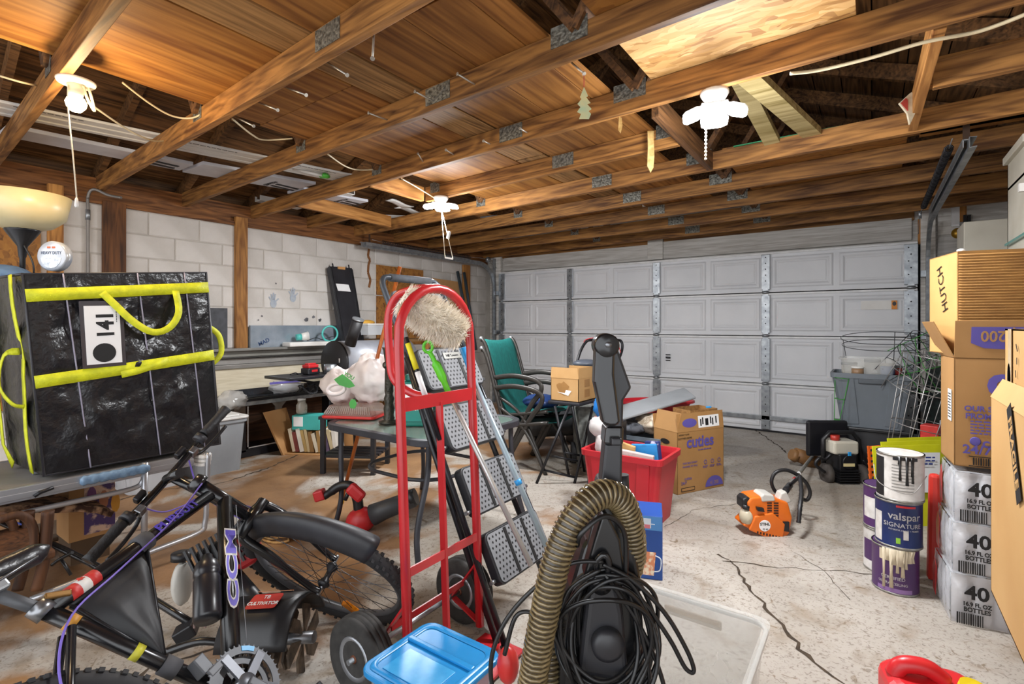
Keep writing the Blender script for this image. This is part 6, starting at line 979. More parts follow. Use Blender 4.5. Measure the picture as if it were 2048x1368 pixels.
P = D(1016, 1330, 1.36); MB(RZ(P)).ball((0, 0, 0), (.03, .03, .05), 12, 8).build('red_piece', mat('red bottle', '#c8302c', .35), label='red rounded bottle top behind the right edge of the blue lid', cat='bottle', at=P)
# ================================================================ VACUUM CLEANER
M_VAC = mat('vacuum black', '#1a1a1c', .22, col2='#121214', scale=6, spec=.55); M_VACM = mat('vacuum satin', '#26262a', .4); M_HOSE = mat('smoky hose', '#3e3323', .25, col2='#2c2418', scale=20, spec=.6)
vz = D(1215, 651, 1.0); vz.z = 0; VM = frame(vz, (_c, _s, 0), (0, 0, 1)); vac = thing('vacuum_cleaner', 'black upright vacuum cleaner with ribbed smoky hose and looped power cord', 'vacuum cleaner', vz)
def vp(u, v, z=0): return V(((u-1215)/1020, HC-(v-CV)/1020, z))
def slab(name, L, R, z0, z1, m, bev=.008): # outline from left and right pixel edges
    pol = [vp(*p) for p in L]+[vp(*p) for p in reversed(R)]; return MB(VM).prism([(p.x, p.y) for p in pol][::-1], z0, z1).build(name, m, vac, bevel=bev, bseg=3)
slab('spine', [(1240, 690), (1249, 770), (1258, 830), (1238, 870), (1232, 960)], [(1215, 690), (1228, 780), (1233, 830), (1205, 900), (1196, 970)][::1], -.03, .012, M_VACM) if 0 else None
slab('handle_rear', [(1222, 682), (1222, 760), (1232, 830), (1212, 850), (1202, 960), (1196, 1060)], [(1232, 690), (1262, 775), (1246, 800), (1244, 880), (1243, 960), (1240, 1060)], -.035, .008, M_VACM)
slab('handle_front', [(1186, 690), (1183, 760), (1200, 842), (1212, 846)], [(1224, 684), (1222, 745), (1234, 838), (1226, 846)], .0, .035, M_VAC, .012)
MB(VM).lathe([(.001, .037), (.02, .0365), (.0235, .034), (.0235, -.01)], 24, Mx.Translation(vp(1208, 690))).build('pivot_cap', M_VAC, vac); MB(VM).lathe([(.006, .0), (.006, .043), (.001, .044)], 12, Mx.Translation(vp(1209, 688))).build('pivot_screw', M_CHROME, vac)
slab('tube_collar', [(1210, 850), (1206, 890)], [(1246, 850), (1245, 890)], -.04, .014, M_VAC); MB(VM).box(vp(1228, 878, .02), (.02, .014, .014)).build('latch_button', M_VACM, vac, bevel=.003)
slab('lower_neck', [(1200, 960), (1182, 1050), (1150, 1180)], [(1246, 960), (1262, 1060), (1285, 1180)], -.06, .015, M_VAC, .01)
slab('body', [(1172, 1070), (1140, 1180), (1118, 1300), (1110, 1500), (1105, 1700)], [(1240, 1070), (1276, 1160), (1290, 1300), (1292, 1500), (1300, 1700)], -.12, .02, M_VAC, .025); slab('front_cover', [(1190, 1090), (1166, 1180), (1150, 1320)], [(1215, 1090), (1238, 1200), (1250, 1340)], .018, .045, M_VACM, .012)
slab('cover_ridge', [(1196, 1010), (1180, 1060), (1160, 1130)], [(1206, 1010), (1230, 1060), (1240, 1130)], .012, .05, M_VAC, .01); MB(VM).tube(bez([vp(1185, 1118, .05), vp(1184, 1095, .058), vp(1197, 1082, .06), vp(1207, 1098, .058), vp(1203, 1130, .05)], 5), .006, 8).build('cord_hook', M_VAC, vac); MB(VM).lathe([(.02, 0), (.02, .012), (.001, .014)], 20, Mx.Translation(vp(1193, 1140, .045))).build('hook_base', M_VAC, vac)
MB(VM).lathe([(.03, 0), (.03, .02), (.02, .026), (.001, .027)], 24, Mx.Translation(vp(1205, 1255, .04))).build('knob', M_VACM, vac); MB(VM).tube([vp(1250, 955, -.02), vp(1252, 1000, -.02)], .012, 10).build('hose_port', M_VACM, vac)
MB(VM).hexa([(-.16, .0, -.12), (.14, .0, -.12), (.14, .0, .22), (-.16, .0, .22)], [(-.14, .10, -.1), (.12, .10, -.1), (.12, .06, .2), (-.14, .06, .2)]).build('floor_head', M_VAC, vac, bevel=.02)
def helix(path, r, pitch, name):
    L = 0; out = []; prev = path[0]
    for a, b in zip(path, path[1:]):
        t_ = (b-a).normalized(); sx_ = t_.cross(V((0, 0, 1))).normalized(); sy_ = t_.cross(sx_); n_ = max(1, round((b-a).length/pitch*10))
        for j in range(n_): s_ = L+(b-a).length*j/n_; an = 2*pi*s_/pitch; out.append(a.lerp(b, j/n_)+(sx_*cos(an)+sy_*sin(an))*r)
        L += (b-a).length
    MB(VM).tube(out, .0030, 5).build(name, mat('hose rib', '#8c7a56', .2, .1, col2='#5f5238', scale=30, spec=.8) if 'hose rib' not in MATS else MATS['hose rib'], vac)
hp = bez([vp(1040, 1480, .05), vp(1066, 1300, .06), vp(1088, 1170, .07), vp(1112, 1070, .07), vp(1150, 1000, .06), vp(1198, 974, .04), vp(1240, 998, .02), vp(1262, 1060, 0), vp(1268, 1130, -.02), vp(1250, 1190, -.04)], 30); n = len(hp)
fine = []; 
for i in range(n-1): fine += [hp[i], hp[i].lerp(hp[i+1], .5)]
hs = MB(VM); hs.tube(hp[::4]+[hp[-1]], .0245, 16).build('hose', M_HOSE, vac); helix(hp, .0253, .0095, 'hose_rib')
MB(VM).tube(bez([vp(1110, 1480, -.02), vp(1100, 1380, -.02), vp(1105, 1290, -.03), vp(1118, 1240, -.05)], 20), .024, 12).build('hose_lower', M_HOSE, vac); helix(bez([vp(1110, 1480, -.02), vp(1100, 1380, -.02), vp(1105, 1290, -.03), vp(1118, 1240, -.05)], 20), .0245, .0095, 'hose_rib')
M_CORD = mat('black power cord', '#141416', .35, spec=.5); rr = random.Random(11)
for k in range(9):
    cx, cy = 1205+rr.uniform(-10, 22), 1210+rr.uniform(-6, 16); a_, b_ = rr.uniform(62, 100), rr.uniform(90, 150); pts = []
    for j in range(18):
        an = 2*pi*j/18; pts.append(vp(cx+a_*cos(an)*(1+.08*sin(3*an+k)), cy+b_*sin(an)+(b_*.2), .055+.008*(k % 4)+.025*abs(cos(an))*-1+.02*sin(an+k)))
    MB(VM).tube(bez(pts, 3, True), .0042, 6, closed=True).build('cord_loop', M_CORD, vac)
for pts in ([(1195, 1100), (1250, 1130), (1310, 1190), (1352, 1260), (1366, 1300), (1350, 1295), (1320, 1240), (1270, 1170), (1230, 1140)], [(1195, 1095), (1130, 1100), (1060, 1150), (1010, 1210), (985, 1280), (992, 1345), (1030, 1375)], [(1200, 1120), (1255, 1200), (1290, 1270), (1310, 1330), (1322, 1400)], [(1190, 1110), (1130, 1150), (1115, 1230), (1140, 1330), (1160, 1400)], [(1245, 1150), (1272, 1250), (1284, 1330), (1280, 1400)], [(1010, 1270), (1030, 1200), (1060, 1190), (1090, 1210), (1130, 1300), (1150, 1360)]): MB(VM).tube(bez([vp(u, v, .06) for u, v in pts], 6), .0042, 6).build('cord_strand', M_CORD, vac)
MB(VM).tube(bez([vp(1145, 1060, .07), vp(1150, 1030, .09), vp(1195, 1002, .08), vp(1235, 1040, .06), vp(1240, 1130, .05)], 6), .005, 6).build('cord_strand', M_CORD, vac)
# ================================================================ STRING TRIMMER
M_ORG = mat('orange housing', '#e0701c', .35, col2='#cc6216', scale=5, spec=.5); M_LGR = mat('light grey cover', '#cfccc4', .45); P = Zp(1528, 1073, 0); ds = -P.x*_s+P.y*_c+.06; tr = thing('string_trimmer', 'orange petrol string trimmer lying on the concrete floor', 'trimmer', P); k = ds/1020; TM = frame(D(1528, 1030, ds), (_c, _s, 0), (0, 0, 1))
def tp(u, v): return ((u-1528)*k, (1030-v)*k)
def tpoly(name, pts, z0, z1, m, bev=.008): return MB(TM).prism([tp(*p) for p in pts][::-1], z0, z1).build(name, m, tr, bevel=bev, bseg=3)
tpoly('housing', [(1487, 1000), (1495, 990), (1530, 986), (1568, 1000), (1576, 1030), (1570, 1062), (1560, 1070), (1492, 1052), (1478, 1045), (1494, 1030)], -.08, .05, M_ORG, .012); tpoly('starter_cover', [(1500, 1025), (1535, 1018), (1560, 1040), (1556, 1068), (1520, 1066), (1488, 1052)], .045, .062, M_ORG, .01)
sl = MB(TM)
for i in range(6):
    for j in range(2): a = tp(1530+13*j, 1000+5*i); sl.box((a[0], a[1], .052), (.026, .006, .003))
sl.build('vent_slots', M_INKB, tr); sl2 = MB(TM)
for i in range(8): a = tp(1505+6*i, 1056+1.4*i); sl2.box((a[0], a[1], .063), (.007, .012, .003))
sl2.build('vent_slots', M_INKB, tr); MB(TM).prism([(tp(1519, 1043)[0]+.032*cos(a*pi/12), tp(1519, 1043)[1]+.032*sin(a*pi/12)) for a in range(24)], .061, .064).build('badge', M_CARD, tr); text('STIHL', .022, TM @ Mx.Translation((*tp(1519, 1040), .0645)), M_INKB, tr, off=.0006); text('FS 45', .014, TM @ Mx.Translation((*tp(1520, 1050), .0645)), M_INKB, tr)
tpoly('cylinder_cover', [(1513, 988), (1518, 982), (1538, 984), (1542, 996), (1515, 998)], -.05, .055, M_LGR); tpoly('neck', [(1552, 998), (1558, 983), (1568, 980), (1578, 1000), (1562, 1008)], -.03, .03, M_LGR); tpoly('air_filter', [(1480, 996), (1486, 990), (1496, 992), (1494, 1012), (1480, 1014)], -.05, .04, M_BLKP); tpoly('choke_lever', [(1502, 1006), (1516, 1008), (1518, 1016), (1505, 1014)], .05, .07, M_BLKP, .003); tpoly('exhaust', [(1554, 1036), (1568, 1036), (1568, 1056), (1554, 1054)], .045, .06, M_BLKP, .003)
MB(TM).ball((*tp(1489, 1030), .02), (.036, .05, .045), 14, 10).build('fuel_tank', mat('cream tank', '#c9bfa6', .4, alpha=.95), tr); MB(TM).tube([(*tp(1486, 1014), .03), (*tp(1488, 1006), .03)], .022, 12).build('fuel_cap', M_BLKP, tr)
e0 = D(1566, 988, ds); e1 = Zp(1640, 893, .04); MB().tube([e0, e1], .0125, 10).build('shaft', mat('shaft grey', '#8f8d88', .4, .4), tr); q = lambda t_: e0.lerp(e1, t_)
MB().tube([q(.02), q(.12)], .019, 12).build('throttle_housing', M_BLKP, tr); qq = q(.07); kk_ = (-qq.x*_s+qq.y*_c); MB().tube(bez([D(u, v, kk_) for u, v in ((1572, 985), (1553, 985), (1543, 965), (1550, 946), (1570, 940), (1592, 948), (1612, 965), (1620, 985), (1614, 1000), (1600, 996))], 5), .011, 8).build('loop_handle', M_BLKP, tr); gh = [D(1600, 952, kk_*.98), D(1603, 985, kk_*.95), D(1600, 1015, kk_*.93), D(1597, 1046, kk_*.92)]; MB().tube(bez(gh, 8), [.011+.002*(i % 2) for i in range(25)], 10).build('bike_grip', M_BLKP, tr); MB().tube([D(1600, 952, kk_*.98), q(.1)], .01, 8).build('grip_arm', M_BLKP, tr)
for i in range(2): a = q(.2+.1*i); MB().tube([a, a+(e1-e0).normalized()*.06], .0132, 10).build('shaft_sticker', M_CARD if i else M_RED, tr)
P = q(.93); bt = thing('work_boot', 'brown leather work boot lying on its side beyond the trimmer', 'boot', Zp(1612, 935, 0)); kb = 4.35
MB().tube([D(1590, 908, kb), D(1606, 914, kb), D(1622, 922, kb), D(1636, 928, kb)], [.055, .06, .065, .06], 14).build('upper', mat('brown leather', '#8a6238', .6, col2='#6c4824', scale=12), bt); MB().tube([D(1582, 908, kb), D(1592, 912, kb)], [.045, .058], 14).build('toe_cap', mat('brown leather', '#8a6238', .6), bt)
# ================================================================ EDGER
P = Zp(1690, 965, 0); de = 3.95; ed = thing('lawn_edger', 'black walk-behind engine machine with white fuel tank and red cap', 'edger', P); k = de/1020; EM = frame(D(1690, 930, de), (_c, _s, 0), (0, 0, 1))
def ep(u, v, z=0): return V(((u-1690)*k, (930-v)*k, z))
def eb(name, u0, v0, u1, v1, z0, z1, m, bev=.008): a, b = ep(u0, v0, z0), ep(u1, v1, z1); return MB(EM).b2(a, b).build(name, m, ed, bevel=bev)
eb('back_panel', 1642, 850, 1728, 925, -.22, -.18, M_DKB, .02); MB(EM).tube([ep(u, v, -.02) for u, v in ((1650, 930), (1650, 880), (1662, 866), (1708, 866), (1720, 880), (1724, 930))], .018, 10).build('frame_hoop', M_BLKP, ed); eb('fuel_tank', 1659, 880, 1708, 906, -.10, .06, mat('white tank', '#d6d0c0', .4), .015); MB(EM).tube([ep(1670, 881, 0), ep(1670, 870, 0)], .032, 14).build('fuel_cap', mat('red cap', '#b5352a', .4), ed)
eb('engine', 1666, 904, 1700, 962, -.12, .08, M_BLKP, .01); MB(EM).tube([ep(1683, 918, .08), ep(1683, 918, .10)], .05, 16).build('recoil_cover', M_BLKP, ed); eb('blue_lever', 1680, 898, 1686, 906, .09, .10, M_SKY, .003); eb('warning_label', 1670, 920, 1692, 926, .10, .102, mat('label cream', '#e8d8a0', .5), 0)
for i in range(6): eb('fin', 1664, 934+i*5, 1702, 936+i*5, -.08, .10, M_BLACK, 0)
for (u, z) in ((1650, .02), (1714, .05)): MB(EM).lathe([(.001, -.025), (.05, -.025), (.075, -.018), (.075, .018), (.05, .025), (.001, .025)], 18, Mx.Translation(ep(u, 945, z)) @ Mx.Rotation(pi/2, 4, 'Y')).build('wheel', mat('dusty wheel', '#4a4440', .8), ed)
for pts in ([(1652, 905), (1640, 915), (1630, 912), (1622, 925), (1640, 940)], [(1715, 915), (1728, 935), (1745, 955), (1755, 960)]): MB(EM).tube(bez([ep(u, v, .06) for u, v in pts], 5), .012, 8).build('handle_bar', M_BLACK, ed)
# ================================================================ TOTE, WIRE CAGES, COIL, SIGNS
t = thing('step_stool', 'black plastic step stool under the grey tote by the door', 'stool', (0, 5.2, 0)); MB().hexa([(-.30, 5.0, 0), (.28, 5.0, 0), (.28, 5.4, 0), (-.30, 5.4, 0)], [(-.26, 5.03, .34), (.24, 5.03, .34), (.24, 5.37, .34), (-.26, 5.37, .34)]).build('body', M_DKB, t); MB().b2((-.28, 5.0, .34), (.26, 5.4, .37)).build('tread', M_BLKP, t, bevel=.008)
gt = tote('grey_tote', 'dark grey tote with recessed handle on the step stool before the door', (-.005, 5.2, .37), .54, .40, .44, mat('steel grey tote', '#6d747c', .45, col2='#62696f', scale=4), tap=.78, rimh=.04); MB(RZ((-.005, 5.2, .37))).b2((-.09, -.215, .36), (.09, -.19, .40)).build('handle', mat('tote handle', '#4e545a', .5), gt, bevel=.008)
MB().b2((-.22, 5.05, .5), (.2, 5.35, .75)).build('tote_filling', mat('mixed dark filling', '#4a4c52', .8), label='dark goods filling the dark grey tote', cat='goods', at=(0, 5.2, .5))
tc_ = tote('clear_tub', 'clear tub of jars and cups on top of the dark grey tote', (-.03, 5.22, .78), .38, .3, .15, M_CLB, ribs=False, rimh=.012, wall=.003)
for kx, (x, y, r, h, c, lb) in enumerate(((-.16, 5.16, .055, .10, '#c8c4bc', 'white lidded jar at the left of the clear tub'), (-.10, 5.10, .045, .07, '#9a7a5c', 'brown lidded jar at the front of the clear tub'), (.0, 5.2, .055, .13, '#d8d6d2', 'tall white paper cup in the clear tub'), (.10, 5.18, .05, .10, '#5a7ab0', 'blue jar in the clear tub'), (.15, 5.25, .05, .08, '#b03a36', 'red lidded jar in the clear tub'))): q = thing('jar', lb, 'jar', (x, y, .79), 'jars in the clear tub'); MB(RZ((x, y, .79))).lathe([(r*.85, 0), (r, .02), (r, h*.8)], 16).build('body', mat('jar %d' % kx, c, .4), q); MB(RZ((x, y, .79))).lathe([(r*1.05, h*.8), (r*1.05, h), (.001, h+.001)], 16).build('lid', M_WHITE if kx % 2 else M_GREY, q)
M_WIRE = mat('galvanised wire', '#b4b2b0', .35, .7); M_GWIRE = mat('green coated wire', '#3f9a3a', .4); M_DWIRE = mat('dark wire', '#4a4c50', .4, .4)
def cage(base, axis, r0, r1, h, rings, legs, m, label, foot=.22, wr=.003, a0=.0):
    z = V(axis).normalized(); x = z.cross(V((.3, 1, .2))).normalized(); y = z.cross(x); t = thing('tomato_cage', label, 'wire cage', base, 'tomato cages piled by the door'); base = V(base); R = lambda s: r0+(r1-r0)*s
    pt = lambda s, a: base+z*(h*s)+(x*cos(a)+y*sin(a))*R(s)
    for i in range(rings): s = i/(rings-1); MB().tube([pt(s, a*2*pi/28) for a in range(28)], wr, 5, closed=True).build('ring', m, t)
    for i in range(legs): a = a0+2*pi*i/legs; MB().tube([pt(-foot/h, a), pt(1, a)], wr, 5).build('wire_leg', m, t)
cage((.16, 4.45, .05), (.22, -.02, 1), .12, .20, .95, 5, 8, M_WIRE, 'tall galvanised wire cage leaning in front of the tote', .05); cage((.30, 4.7, .25), (.25, .0, 1), .10, .19, .75, 4, 5, M_WIRE, 'galvanised wire cage nested behind the tallest cage', .2, a0=.4)
cage((.26, 5.15, .86), (.9, -.2, .35), .20, .24, .22, 3, 4, M_GWIRE, 'green coated wire cage lying on its side above the tote', .1); cage((.18, 5.1, .82), (.8, .3, .6), .15, .22, .28, 3, 4, M_DWIRE, 'dark wire cage lying beside the green one', .12); cage((.08, 5.35, 1.03), (.0, .2, 1), .30, .31, .06, 2, 3, M_DWIRE, 'dark double wire hoop resting over the clear tub', .16); cage((.20, 4.95, .70), (.6, .0, .8), .14, .20, .30, 4, 4, M_WIRE, 'small galvanised wire cage in the middle of the pile', .08); cage((-.24, 5.0, .42), (.1, 0, 1), .02, .05, .35, 3, 2, M_GWIRE, 'thin green wire stake standing left of the grey tote', .2)
t = thing('black_net_roll', 'dark green netting bundle behind the wire cages', 'netting', (.55, 5.3, 0)); MB(RZ((.55, 5.35, .0))).lathe([(.20, 0), (.22, .3), (.21, .6), (.19, .85), (.001, .9)], 20).build('roll', mat('dark green net', '#1c2a28', .7, col2='#10100f', scale=30), t)
P = Zp(1757, 880, .1); t = thing('hose_coil', 'coil of black corrugated hose on the floor behind the edger', 'hose', (P.x, P.y, 0))
for i in range(7): MB(RZ((P.x, P.y, .02+.03*i))).tube([((.19-.006*i)*cos(a*pi/14), (.19-.006*i)*sin(a*pi/14), 0) for a in range(28)], .016, 8, closed=True).build('coil_turn', M_BLKP, t)
M_YS = mat('yellow sign board', '#d8d820', .5); 
for kx, (u0, v0, u1, v1, d, m, lb) in enumerate(((1745, 893, 1880, 985, 3.05, M_YS, 'front yellow printed sign board leaning behind the paint cans'), (1762, 884, 1888, 980, 3.12, M_YS, 'middle yellow sign board leaning behind the paint cans'), (1775, 877, 1892, 975, 3.2, M_YS, 'rear yellow sign board leaning behind the paint cans'))):
    a, b, c, e = D(u0, v0, d+.04), D(u1, v0-4, d+.04), D(u1, v1+70, d), D(u0+12, v1+70, d); n_ = V((-_s, _c, 0))*.006; t = MB().hexa([e, c, b, a], [p+n_ for p in (e, c, b, a)]).build('sign_board', m, label=lb, cat='sign', group='yellow sign boards', at=(e+c)/2)
    if kx == 0: MB().hexa([D(1758, 985, d-.004), D(1880, 985, d-.004), D(1880, 905, d+.026), D(1758, 905, d+.026)], [D(1758, 985, d-.002), D(1880, 985, d-.002), D(1880, 905, d+.028), D(1758, 905, d+.028)]).build('white_panel', M_CARD, t); fineprint(frame(D(1850, 915, d+.005), (_c, _s, 0), (0, 0, 1)), .12, 3, .012, mat('blue ink', '#2a3c8a', .5), t)
t = thing('orange_fence', 'orange plastic slatted fencing standing beside the edger', 'fencing', Zp(1750, 985, 0)); 
for i in range(9): MB().beam(D(1735+i*.5, 896+i*11, 3.55), D(1760+i*.5, 893+i*11, 3.45), .006, .02).build('slat', mat('orange mesh', '#e0641c', .5) if i == 0 else MATS['orange mesh'], t)
for u in (1737, 1759): MB().beam(D(u, 892, 3.5), D(u+6, 990, 3.5), .012, .012).build('upright', MATS['orange mesh'], t)
for kx, (u, v, d, s_, c, lb) in enumerate(((1905, 800, 4.3, (.1, .1, .1), '#c8322c', 'red box among the clutter right of the wire cages'), (1880, 850, 4.0, (.22, .16, .22), '#9a7038', 'brown carton behind the wire cages'), (1868, 790, 4.6, (.22, .1, .12), '#b8bcc0', 'silver packet lying behind the wire cages'))): P = V(((.33, 4.5, .472), (.30, 4.18, .112), (.5, 4.62, .482))[kx]); MB(RZ(P, -20)).box((0, 0, 0), s_).build('clutter_box', mat('clutter %d' % kx, c, .5), label=lb, cat='box', bevel=.006, at=P)
MB().b2((.28, 4.35, 0), (.8, 4.75, .42)).build('storage_chest', M_DKB, label='black storage chest on the floor behind the water packs', cat='chest', bevel=.02, at=(.5, 4.5, 0))
# ================================================================ PAINT CANS
M_LIDM = mat('can lid', '#a8a6a0', .35, .6, col2='#6c6a64', scale=25); M_PUR = mat('purple label', '#4a2a5c', .4); M_NAVY = mat('navy label', '#16285c', .35, col2='#101f4a', scale=4); M_CWHT = mat('can paper white', '#d2cfcb', .5, col2='#b8b4ae', scale=30); M_CREAM = mat('cream paint drip', '#cdbfa4', .4); M_DRIP = mat('black paint drip', '#141416', .3)
def can(c, r, h, m, label, face=None, drips=None, dm=None):
    t = thing('paint_can', label, 'paint can', c, 'stacked paint cans'); M = RZ(c); MB(M).lathe([(r*.97, 0), (r, .006), (r*.985, .012), (r*.985, h-.012), (r, h-.006), (r*1.01, h)], 36).build('body', m, t); MB(M).lathe([(r*1.01, h-.008), (r*1.015, h), (r*.95, h), (r*.93, h-.006), (.001, h-.006)], 36).build('lid', M_LIDM, t); MB(M).lathe([(r*1.0, 0), (r*1.01, .004), (r*1.0, .01)], 36).build('base_ring', M_LIDM, t)
    toc = math.atan2(-c[1], -c[0])  # towards the tripod
    def curved(u0, u1, z0, z1, nm, mm, k=1.0): MB(M).grid(lambda s, q: (r*k*cos(toc+u0+(u1-u0)*s), r*k*sin(toc+u0+(u1-u0)*s), z0+(z1-z0)*q), 10, 1).build(nm, mm, t)
    def ctext(s_, sz, ang, z, mm, sx=1):
        o = text(s_, sz, Mx.Identity(4), mm, t, sx=sx, off=sz*.012)
        for v in o.data.vertices: q = v.co+org(t); x, y = q.x, q.y; a = toc+ang+x/(r*1.0); v.co = V((c[0]+r*1.0*cos(a), c[1]+r*1.0*sin(a), c[2]+z+y))-org(t)
    for a in drips or []: 
        an, wd, L = a; MB(M).tube([(r*1.005*cos(toc+an), r*1.005*sin(toc+an), h-.004), (r*1.0*cos(toc+an), r*1.0*sin(toc+an), h-L*.6), (r*1.0*cos(toc+an), r*1.0*sin(toc+an), h-L)], [wd, wd*.6, wd*.9], 8, flat=(1, .35)).build('paint_drip', dm, t)
    return t, curved, ctext
pc = (.085, 2.92); r, h = .089, .208
t, cv_, ctx = can((pc[0], pc[1], 0), r, h, M_PUR, 'purple labelled can with cream drips at the bottom of the front stack', drips=[(-.45+.13*i+random.uniform(-.04, .04), random.uniform(.006, .014), random.uniform(.05, .19)) for i in range(10)], dm=M_CREAM); ctx('CERTIFIED', .020, -.1, .075, M_WHITE); ctx('ULTRA CEILING', .016, -.1, .05, M_WHITE); cv_(-.7, .7, h-.06, h-.012, 'paint_spill', M_CREAM, .998); cv_(-.8, .75, .012, .03, 'label_band', mat('lilac band', '#8a6aa0', .4), .99)
t, cv_, ctx = can((pc[0]+.012, pc[1], h), r, h, M_NAVY, 'navy blue valspar can in the middle of the front stack'); ctx('valspar', .046, .28, .145, M_WHITE); ctx('SIGNATURE', .027, .2, .105, M_WHITE, 1.05); ctx('INTERIOR PAINT + PRIMER', .010, .25, .085, M_WHITE); cv_(-.55, -.35, .02, .045, 'green_mark', mat('lime mark', '#8ac43a', .4), .99) if 0 else cv_(-.1, .08, .025, .05, 'green_mark', mat('lime mark', '#8ac43a', .4), .992); cv_(.2, .42, .045, .085, 'seal', M_CWHT, .992); cv_(-.1, .75, .185, .194, 'red_band', M_RED, .992); cv_(-1.3, -.75, .02, .15, 'side_print', M_CWHT, .99)
t, cv_, ctx = can((pc[0]+.018, pc[1], 2*h), r, h, M_CWHT, 'silver white can with black drips on top of the front stack', drips=[(.0, .006, .11), (.28, .007, .13), (.52, .006, .12), (.48, .004, .09), (-.05, .005, .04)], dm=M_DRIP); cv_(-1.5, -.72, .014, .19, 'black_side', M_INKB, .992); cv_(-.3, .75, .186, .206, 'paint_rim', M_DRIP, 1.004)
for i in range(9): cv_(-.35, .6, .05+.014*i, .054+.014*i, 'small_print', mat('small print', '#8a8884', .6) if i == 0 else MATS['small print'], .9925)
MB().tube(bez([V((pc[0]-.08, pc[1]-.05, 2*h+.15)), V((pc[0]-.06, pc[1]-.10, 2*h+.08)), V((pc[0]+.05, pc[1]-.11, 2*h+.05)), V((pc[0]+.11, pc[1]-.03, 2*h+.12))], 6), .002, 6).build('bail', M_WIRE, t)
for i, (m, lb) in enumerate(((M_CWHT, 'white labelled can at the bottom of the rear stack'), (M_PUR, 'purple can on top of the rear stack behind the front cans'))):
    c = (.05, 3.12, i*h); t, cv_, ctx = can(c, r, h, m, lb); cv_(-1.2, -.4, .05, .15, 'label_patch', M_PUR if i == 0 else M_CWHT, .992)
P = Zp(1872, 1010, .3); MB(RZ((.24, 3.12, 0))).hexa([(-.03, -.03, 0), (.03, -.03, 0), (.03, .03, 0), (-.03, .03, 0)], [(-.022, -.022, .5), (.022, -.022, .5), (.022, .022, .5), (-.022, .022, .5)]).build('red_piece', mat('scarlet pack wrap', '#d23a30', .35), label='tall scarlet pack wrap between the paint cans and the water packs', cat='bottle', bevel=.015, at=(.24, 3.12, 0))  # scarlet block stands in for the red wrap of the water packs
# ================================================================ WATER BOTTLE PACKS
M_FILMW = mat('shrink film', '#d9dade', .18, col2='#c6c8ce', scale=9, alpha=.55, spec=.8, bump=.6, bscale=20); M_BOT = mat('water bottle', '#dfe1e4', .2, col2='#c4c7cc', scale=20, spec=.7); PK0 = V((.262, 2.72, 0))
def bottle_mesh():
    b = MB(); b.lathe([(.001, 0), (.028, .002), (.032, .012), (.031, .045), (.0325, .05), (.031, .09), (.0325, .095), (.032, .125), (.022, .155), (.013, .168), (.013, .178), (.016, .179), (.016, .192), (.001, .193)], 14); me = b.mesh('bottle'); me.materials.append(M_BOT); return me
bme = bottle_mesh()
for i in range(3):
    M = RZ(PK0+V((.006*i, .004*i, .205*i)), 6-1.5*i); pk = thing('water_pack', ('bottom', 'middle', 'top')[i]+' shrink wrapped pack of 40 water bottles in the stack', 'water pack', M @ V((.26, .17, 0)), 'water bottle packs')
    for a in range(6):
        for b in range(4):
            if a == 0 or b == 0: p = M @ V((.036+.066*a, .036+.066*b, .004)); inst('bottle', bme, pk, p)
    lump = lambda x: .006*abs(sin(x*pi/.066))
    fl_ = MB(M); fl_.grid(lambda s, q: (s*.42-.002, -.004-.008*abs(sin(s*.42*pi/.066))*sin(q*pi)-.003*mnoise.noise(V((s*9, q*7, i))), .004+.194*q), 48, 12); fl_.grid(lambda s, q: (-.004-.008*abs(sin(s*.27*pi/.066))*sin(q*pi)-.003*mnoise.noise(V((s*9, q*7, i+5))), .27*(1-s), .004+.194*q), 30, 12); fl_.grid(lambda s, q: (.42*s, .27*q, .199+.004*mnoise.noise(V((s*14, q*9, i)))), 20, 12); fl_.build('shrink_film', M_FILMW, pk)
    TMx = M @ frame((.045, -.017, .0), (1, 0, 0), (0, 0, 1)); text('40', .075, TMx @ Mx.Translation((.03, .135, 0)), M_INKB, pk, off=.002); text('16.9 FL OZ', .022, TMx @ Mx.Translation((.03, .09, 0)), M_INKB, pk, off=.0008, sx=.85); text('BOTTLES', .024, TMx @ Mx.Translation((.03, .068, 0)), M_INKB, pk, off=.0008, sx=.85)
    bb = MB(TMx)
    for j in range(12): bb.box((-.03+.007*j, .03, 0), (.003 if j % 3 else .005, .045, .001))
    bb.build('barcode', M_INKB, pk); rl = MB(TMx).prism([(.13, .01), (.26, .01), (.26, .10 if i == 0 else .19), (.15, .09 if i == 0 else .19)], 0, .001).build('red_label', mat('red wrap', '#c4242c', .35) if i == 0 else MATS['red wrap'], pk); text('PURE', .045, TMx @ Mx.Translation((.20, .06, .002)), M_WHITE, pk, off=.001)
    SMx = M @ frame((-.016, .12, 0), (0, -1, 0), (0, 0, 1)); MB(SMx).prism([(-.11, .03), (-.06, .02), (-.05, .15), (-.08, .18), (-.12, .12)], 0, .001).build('red_label', MATS['red wrap'], pk)
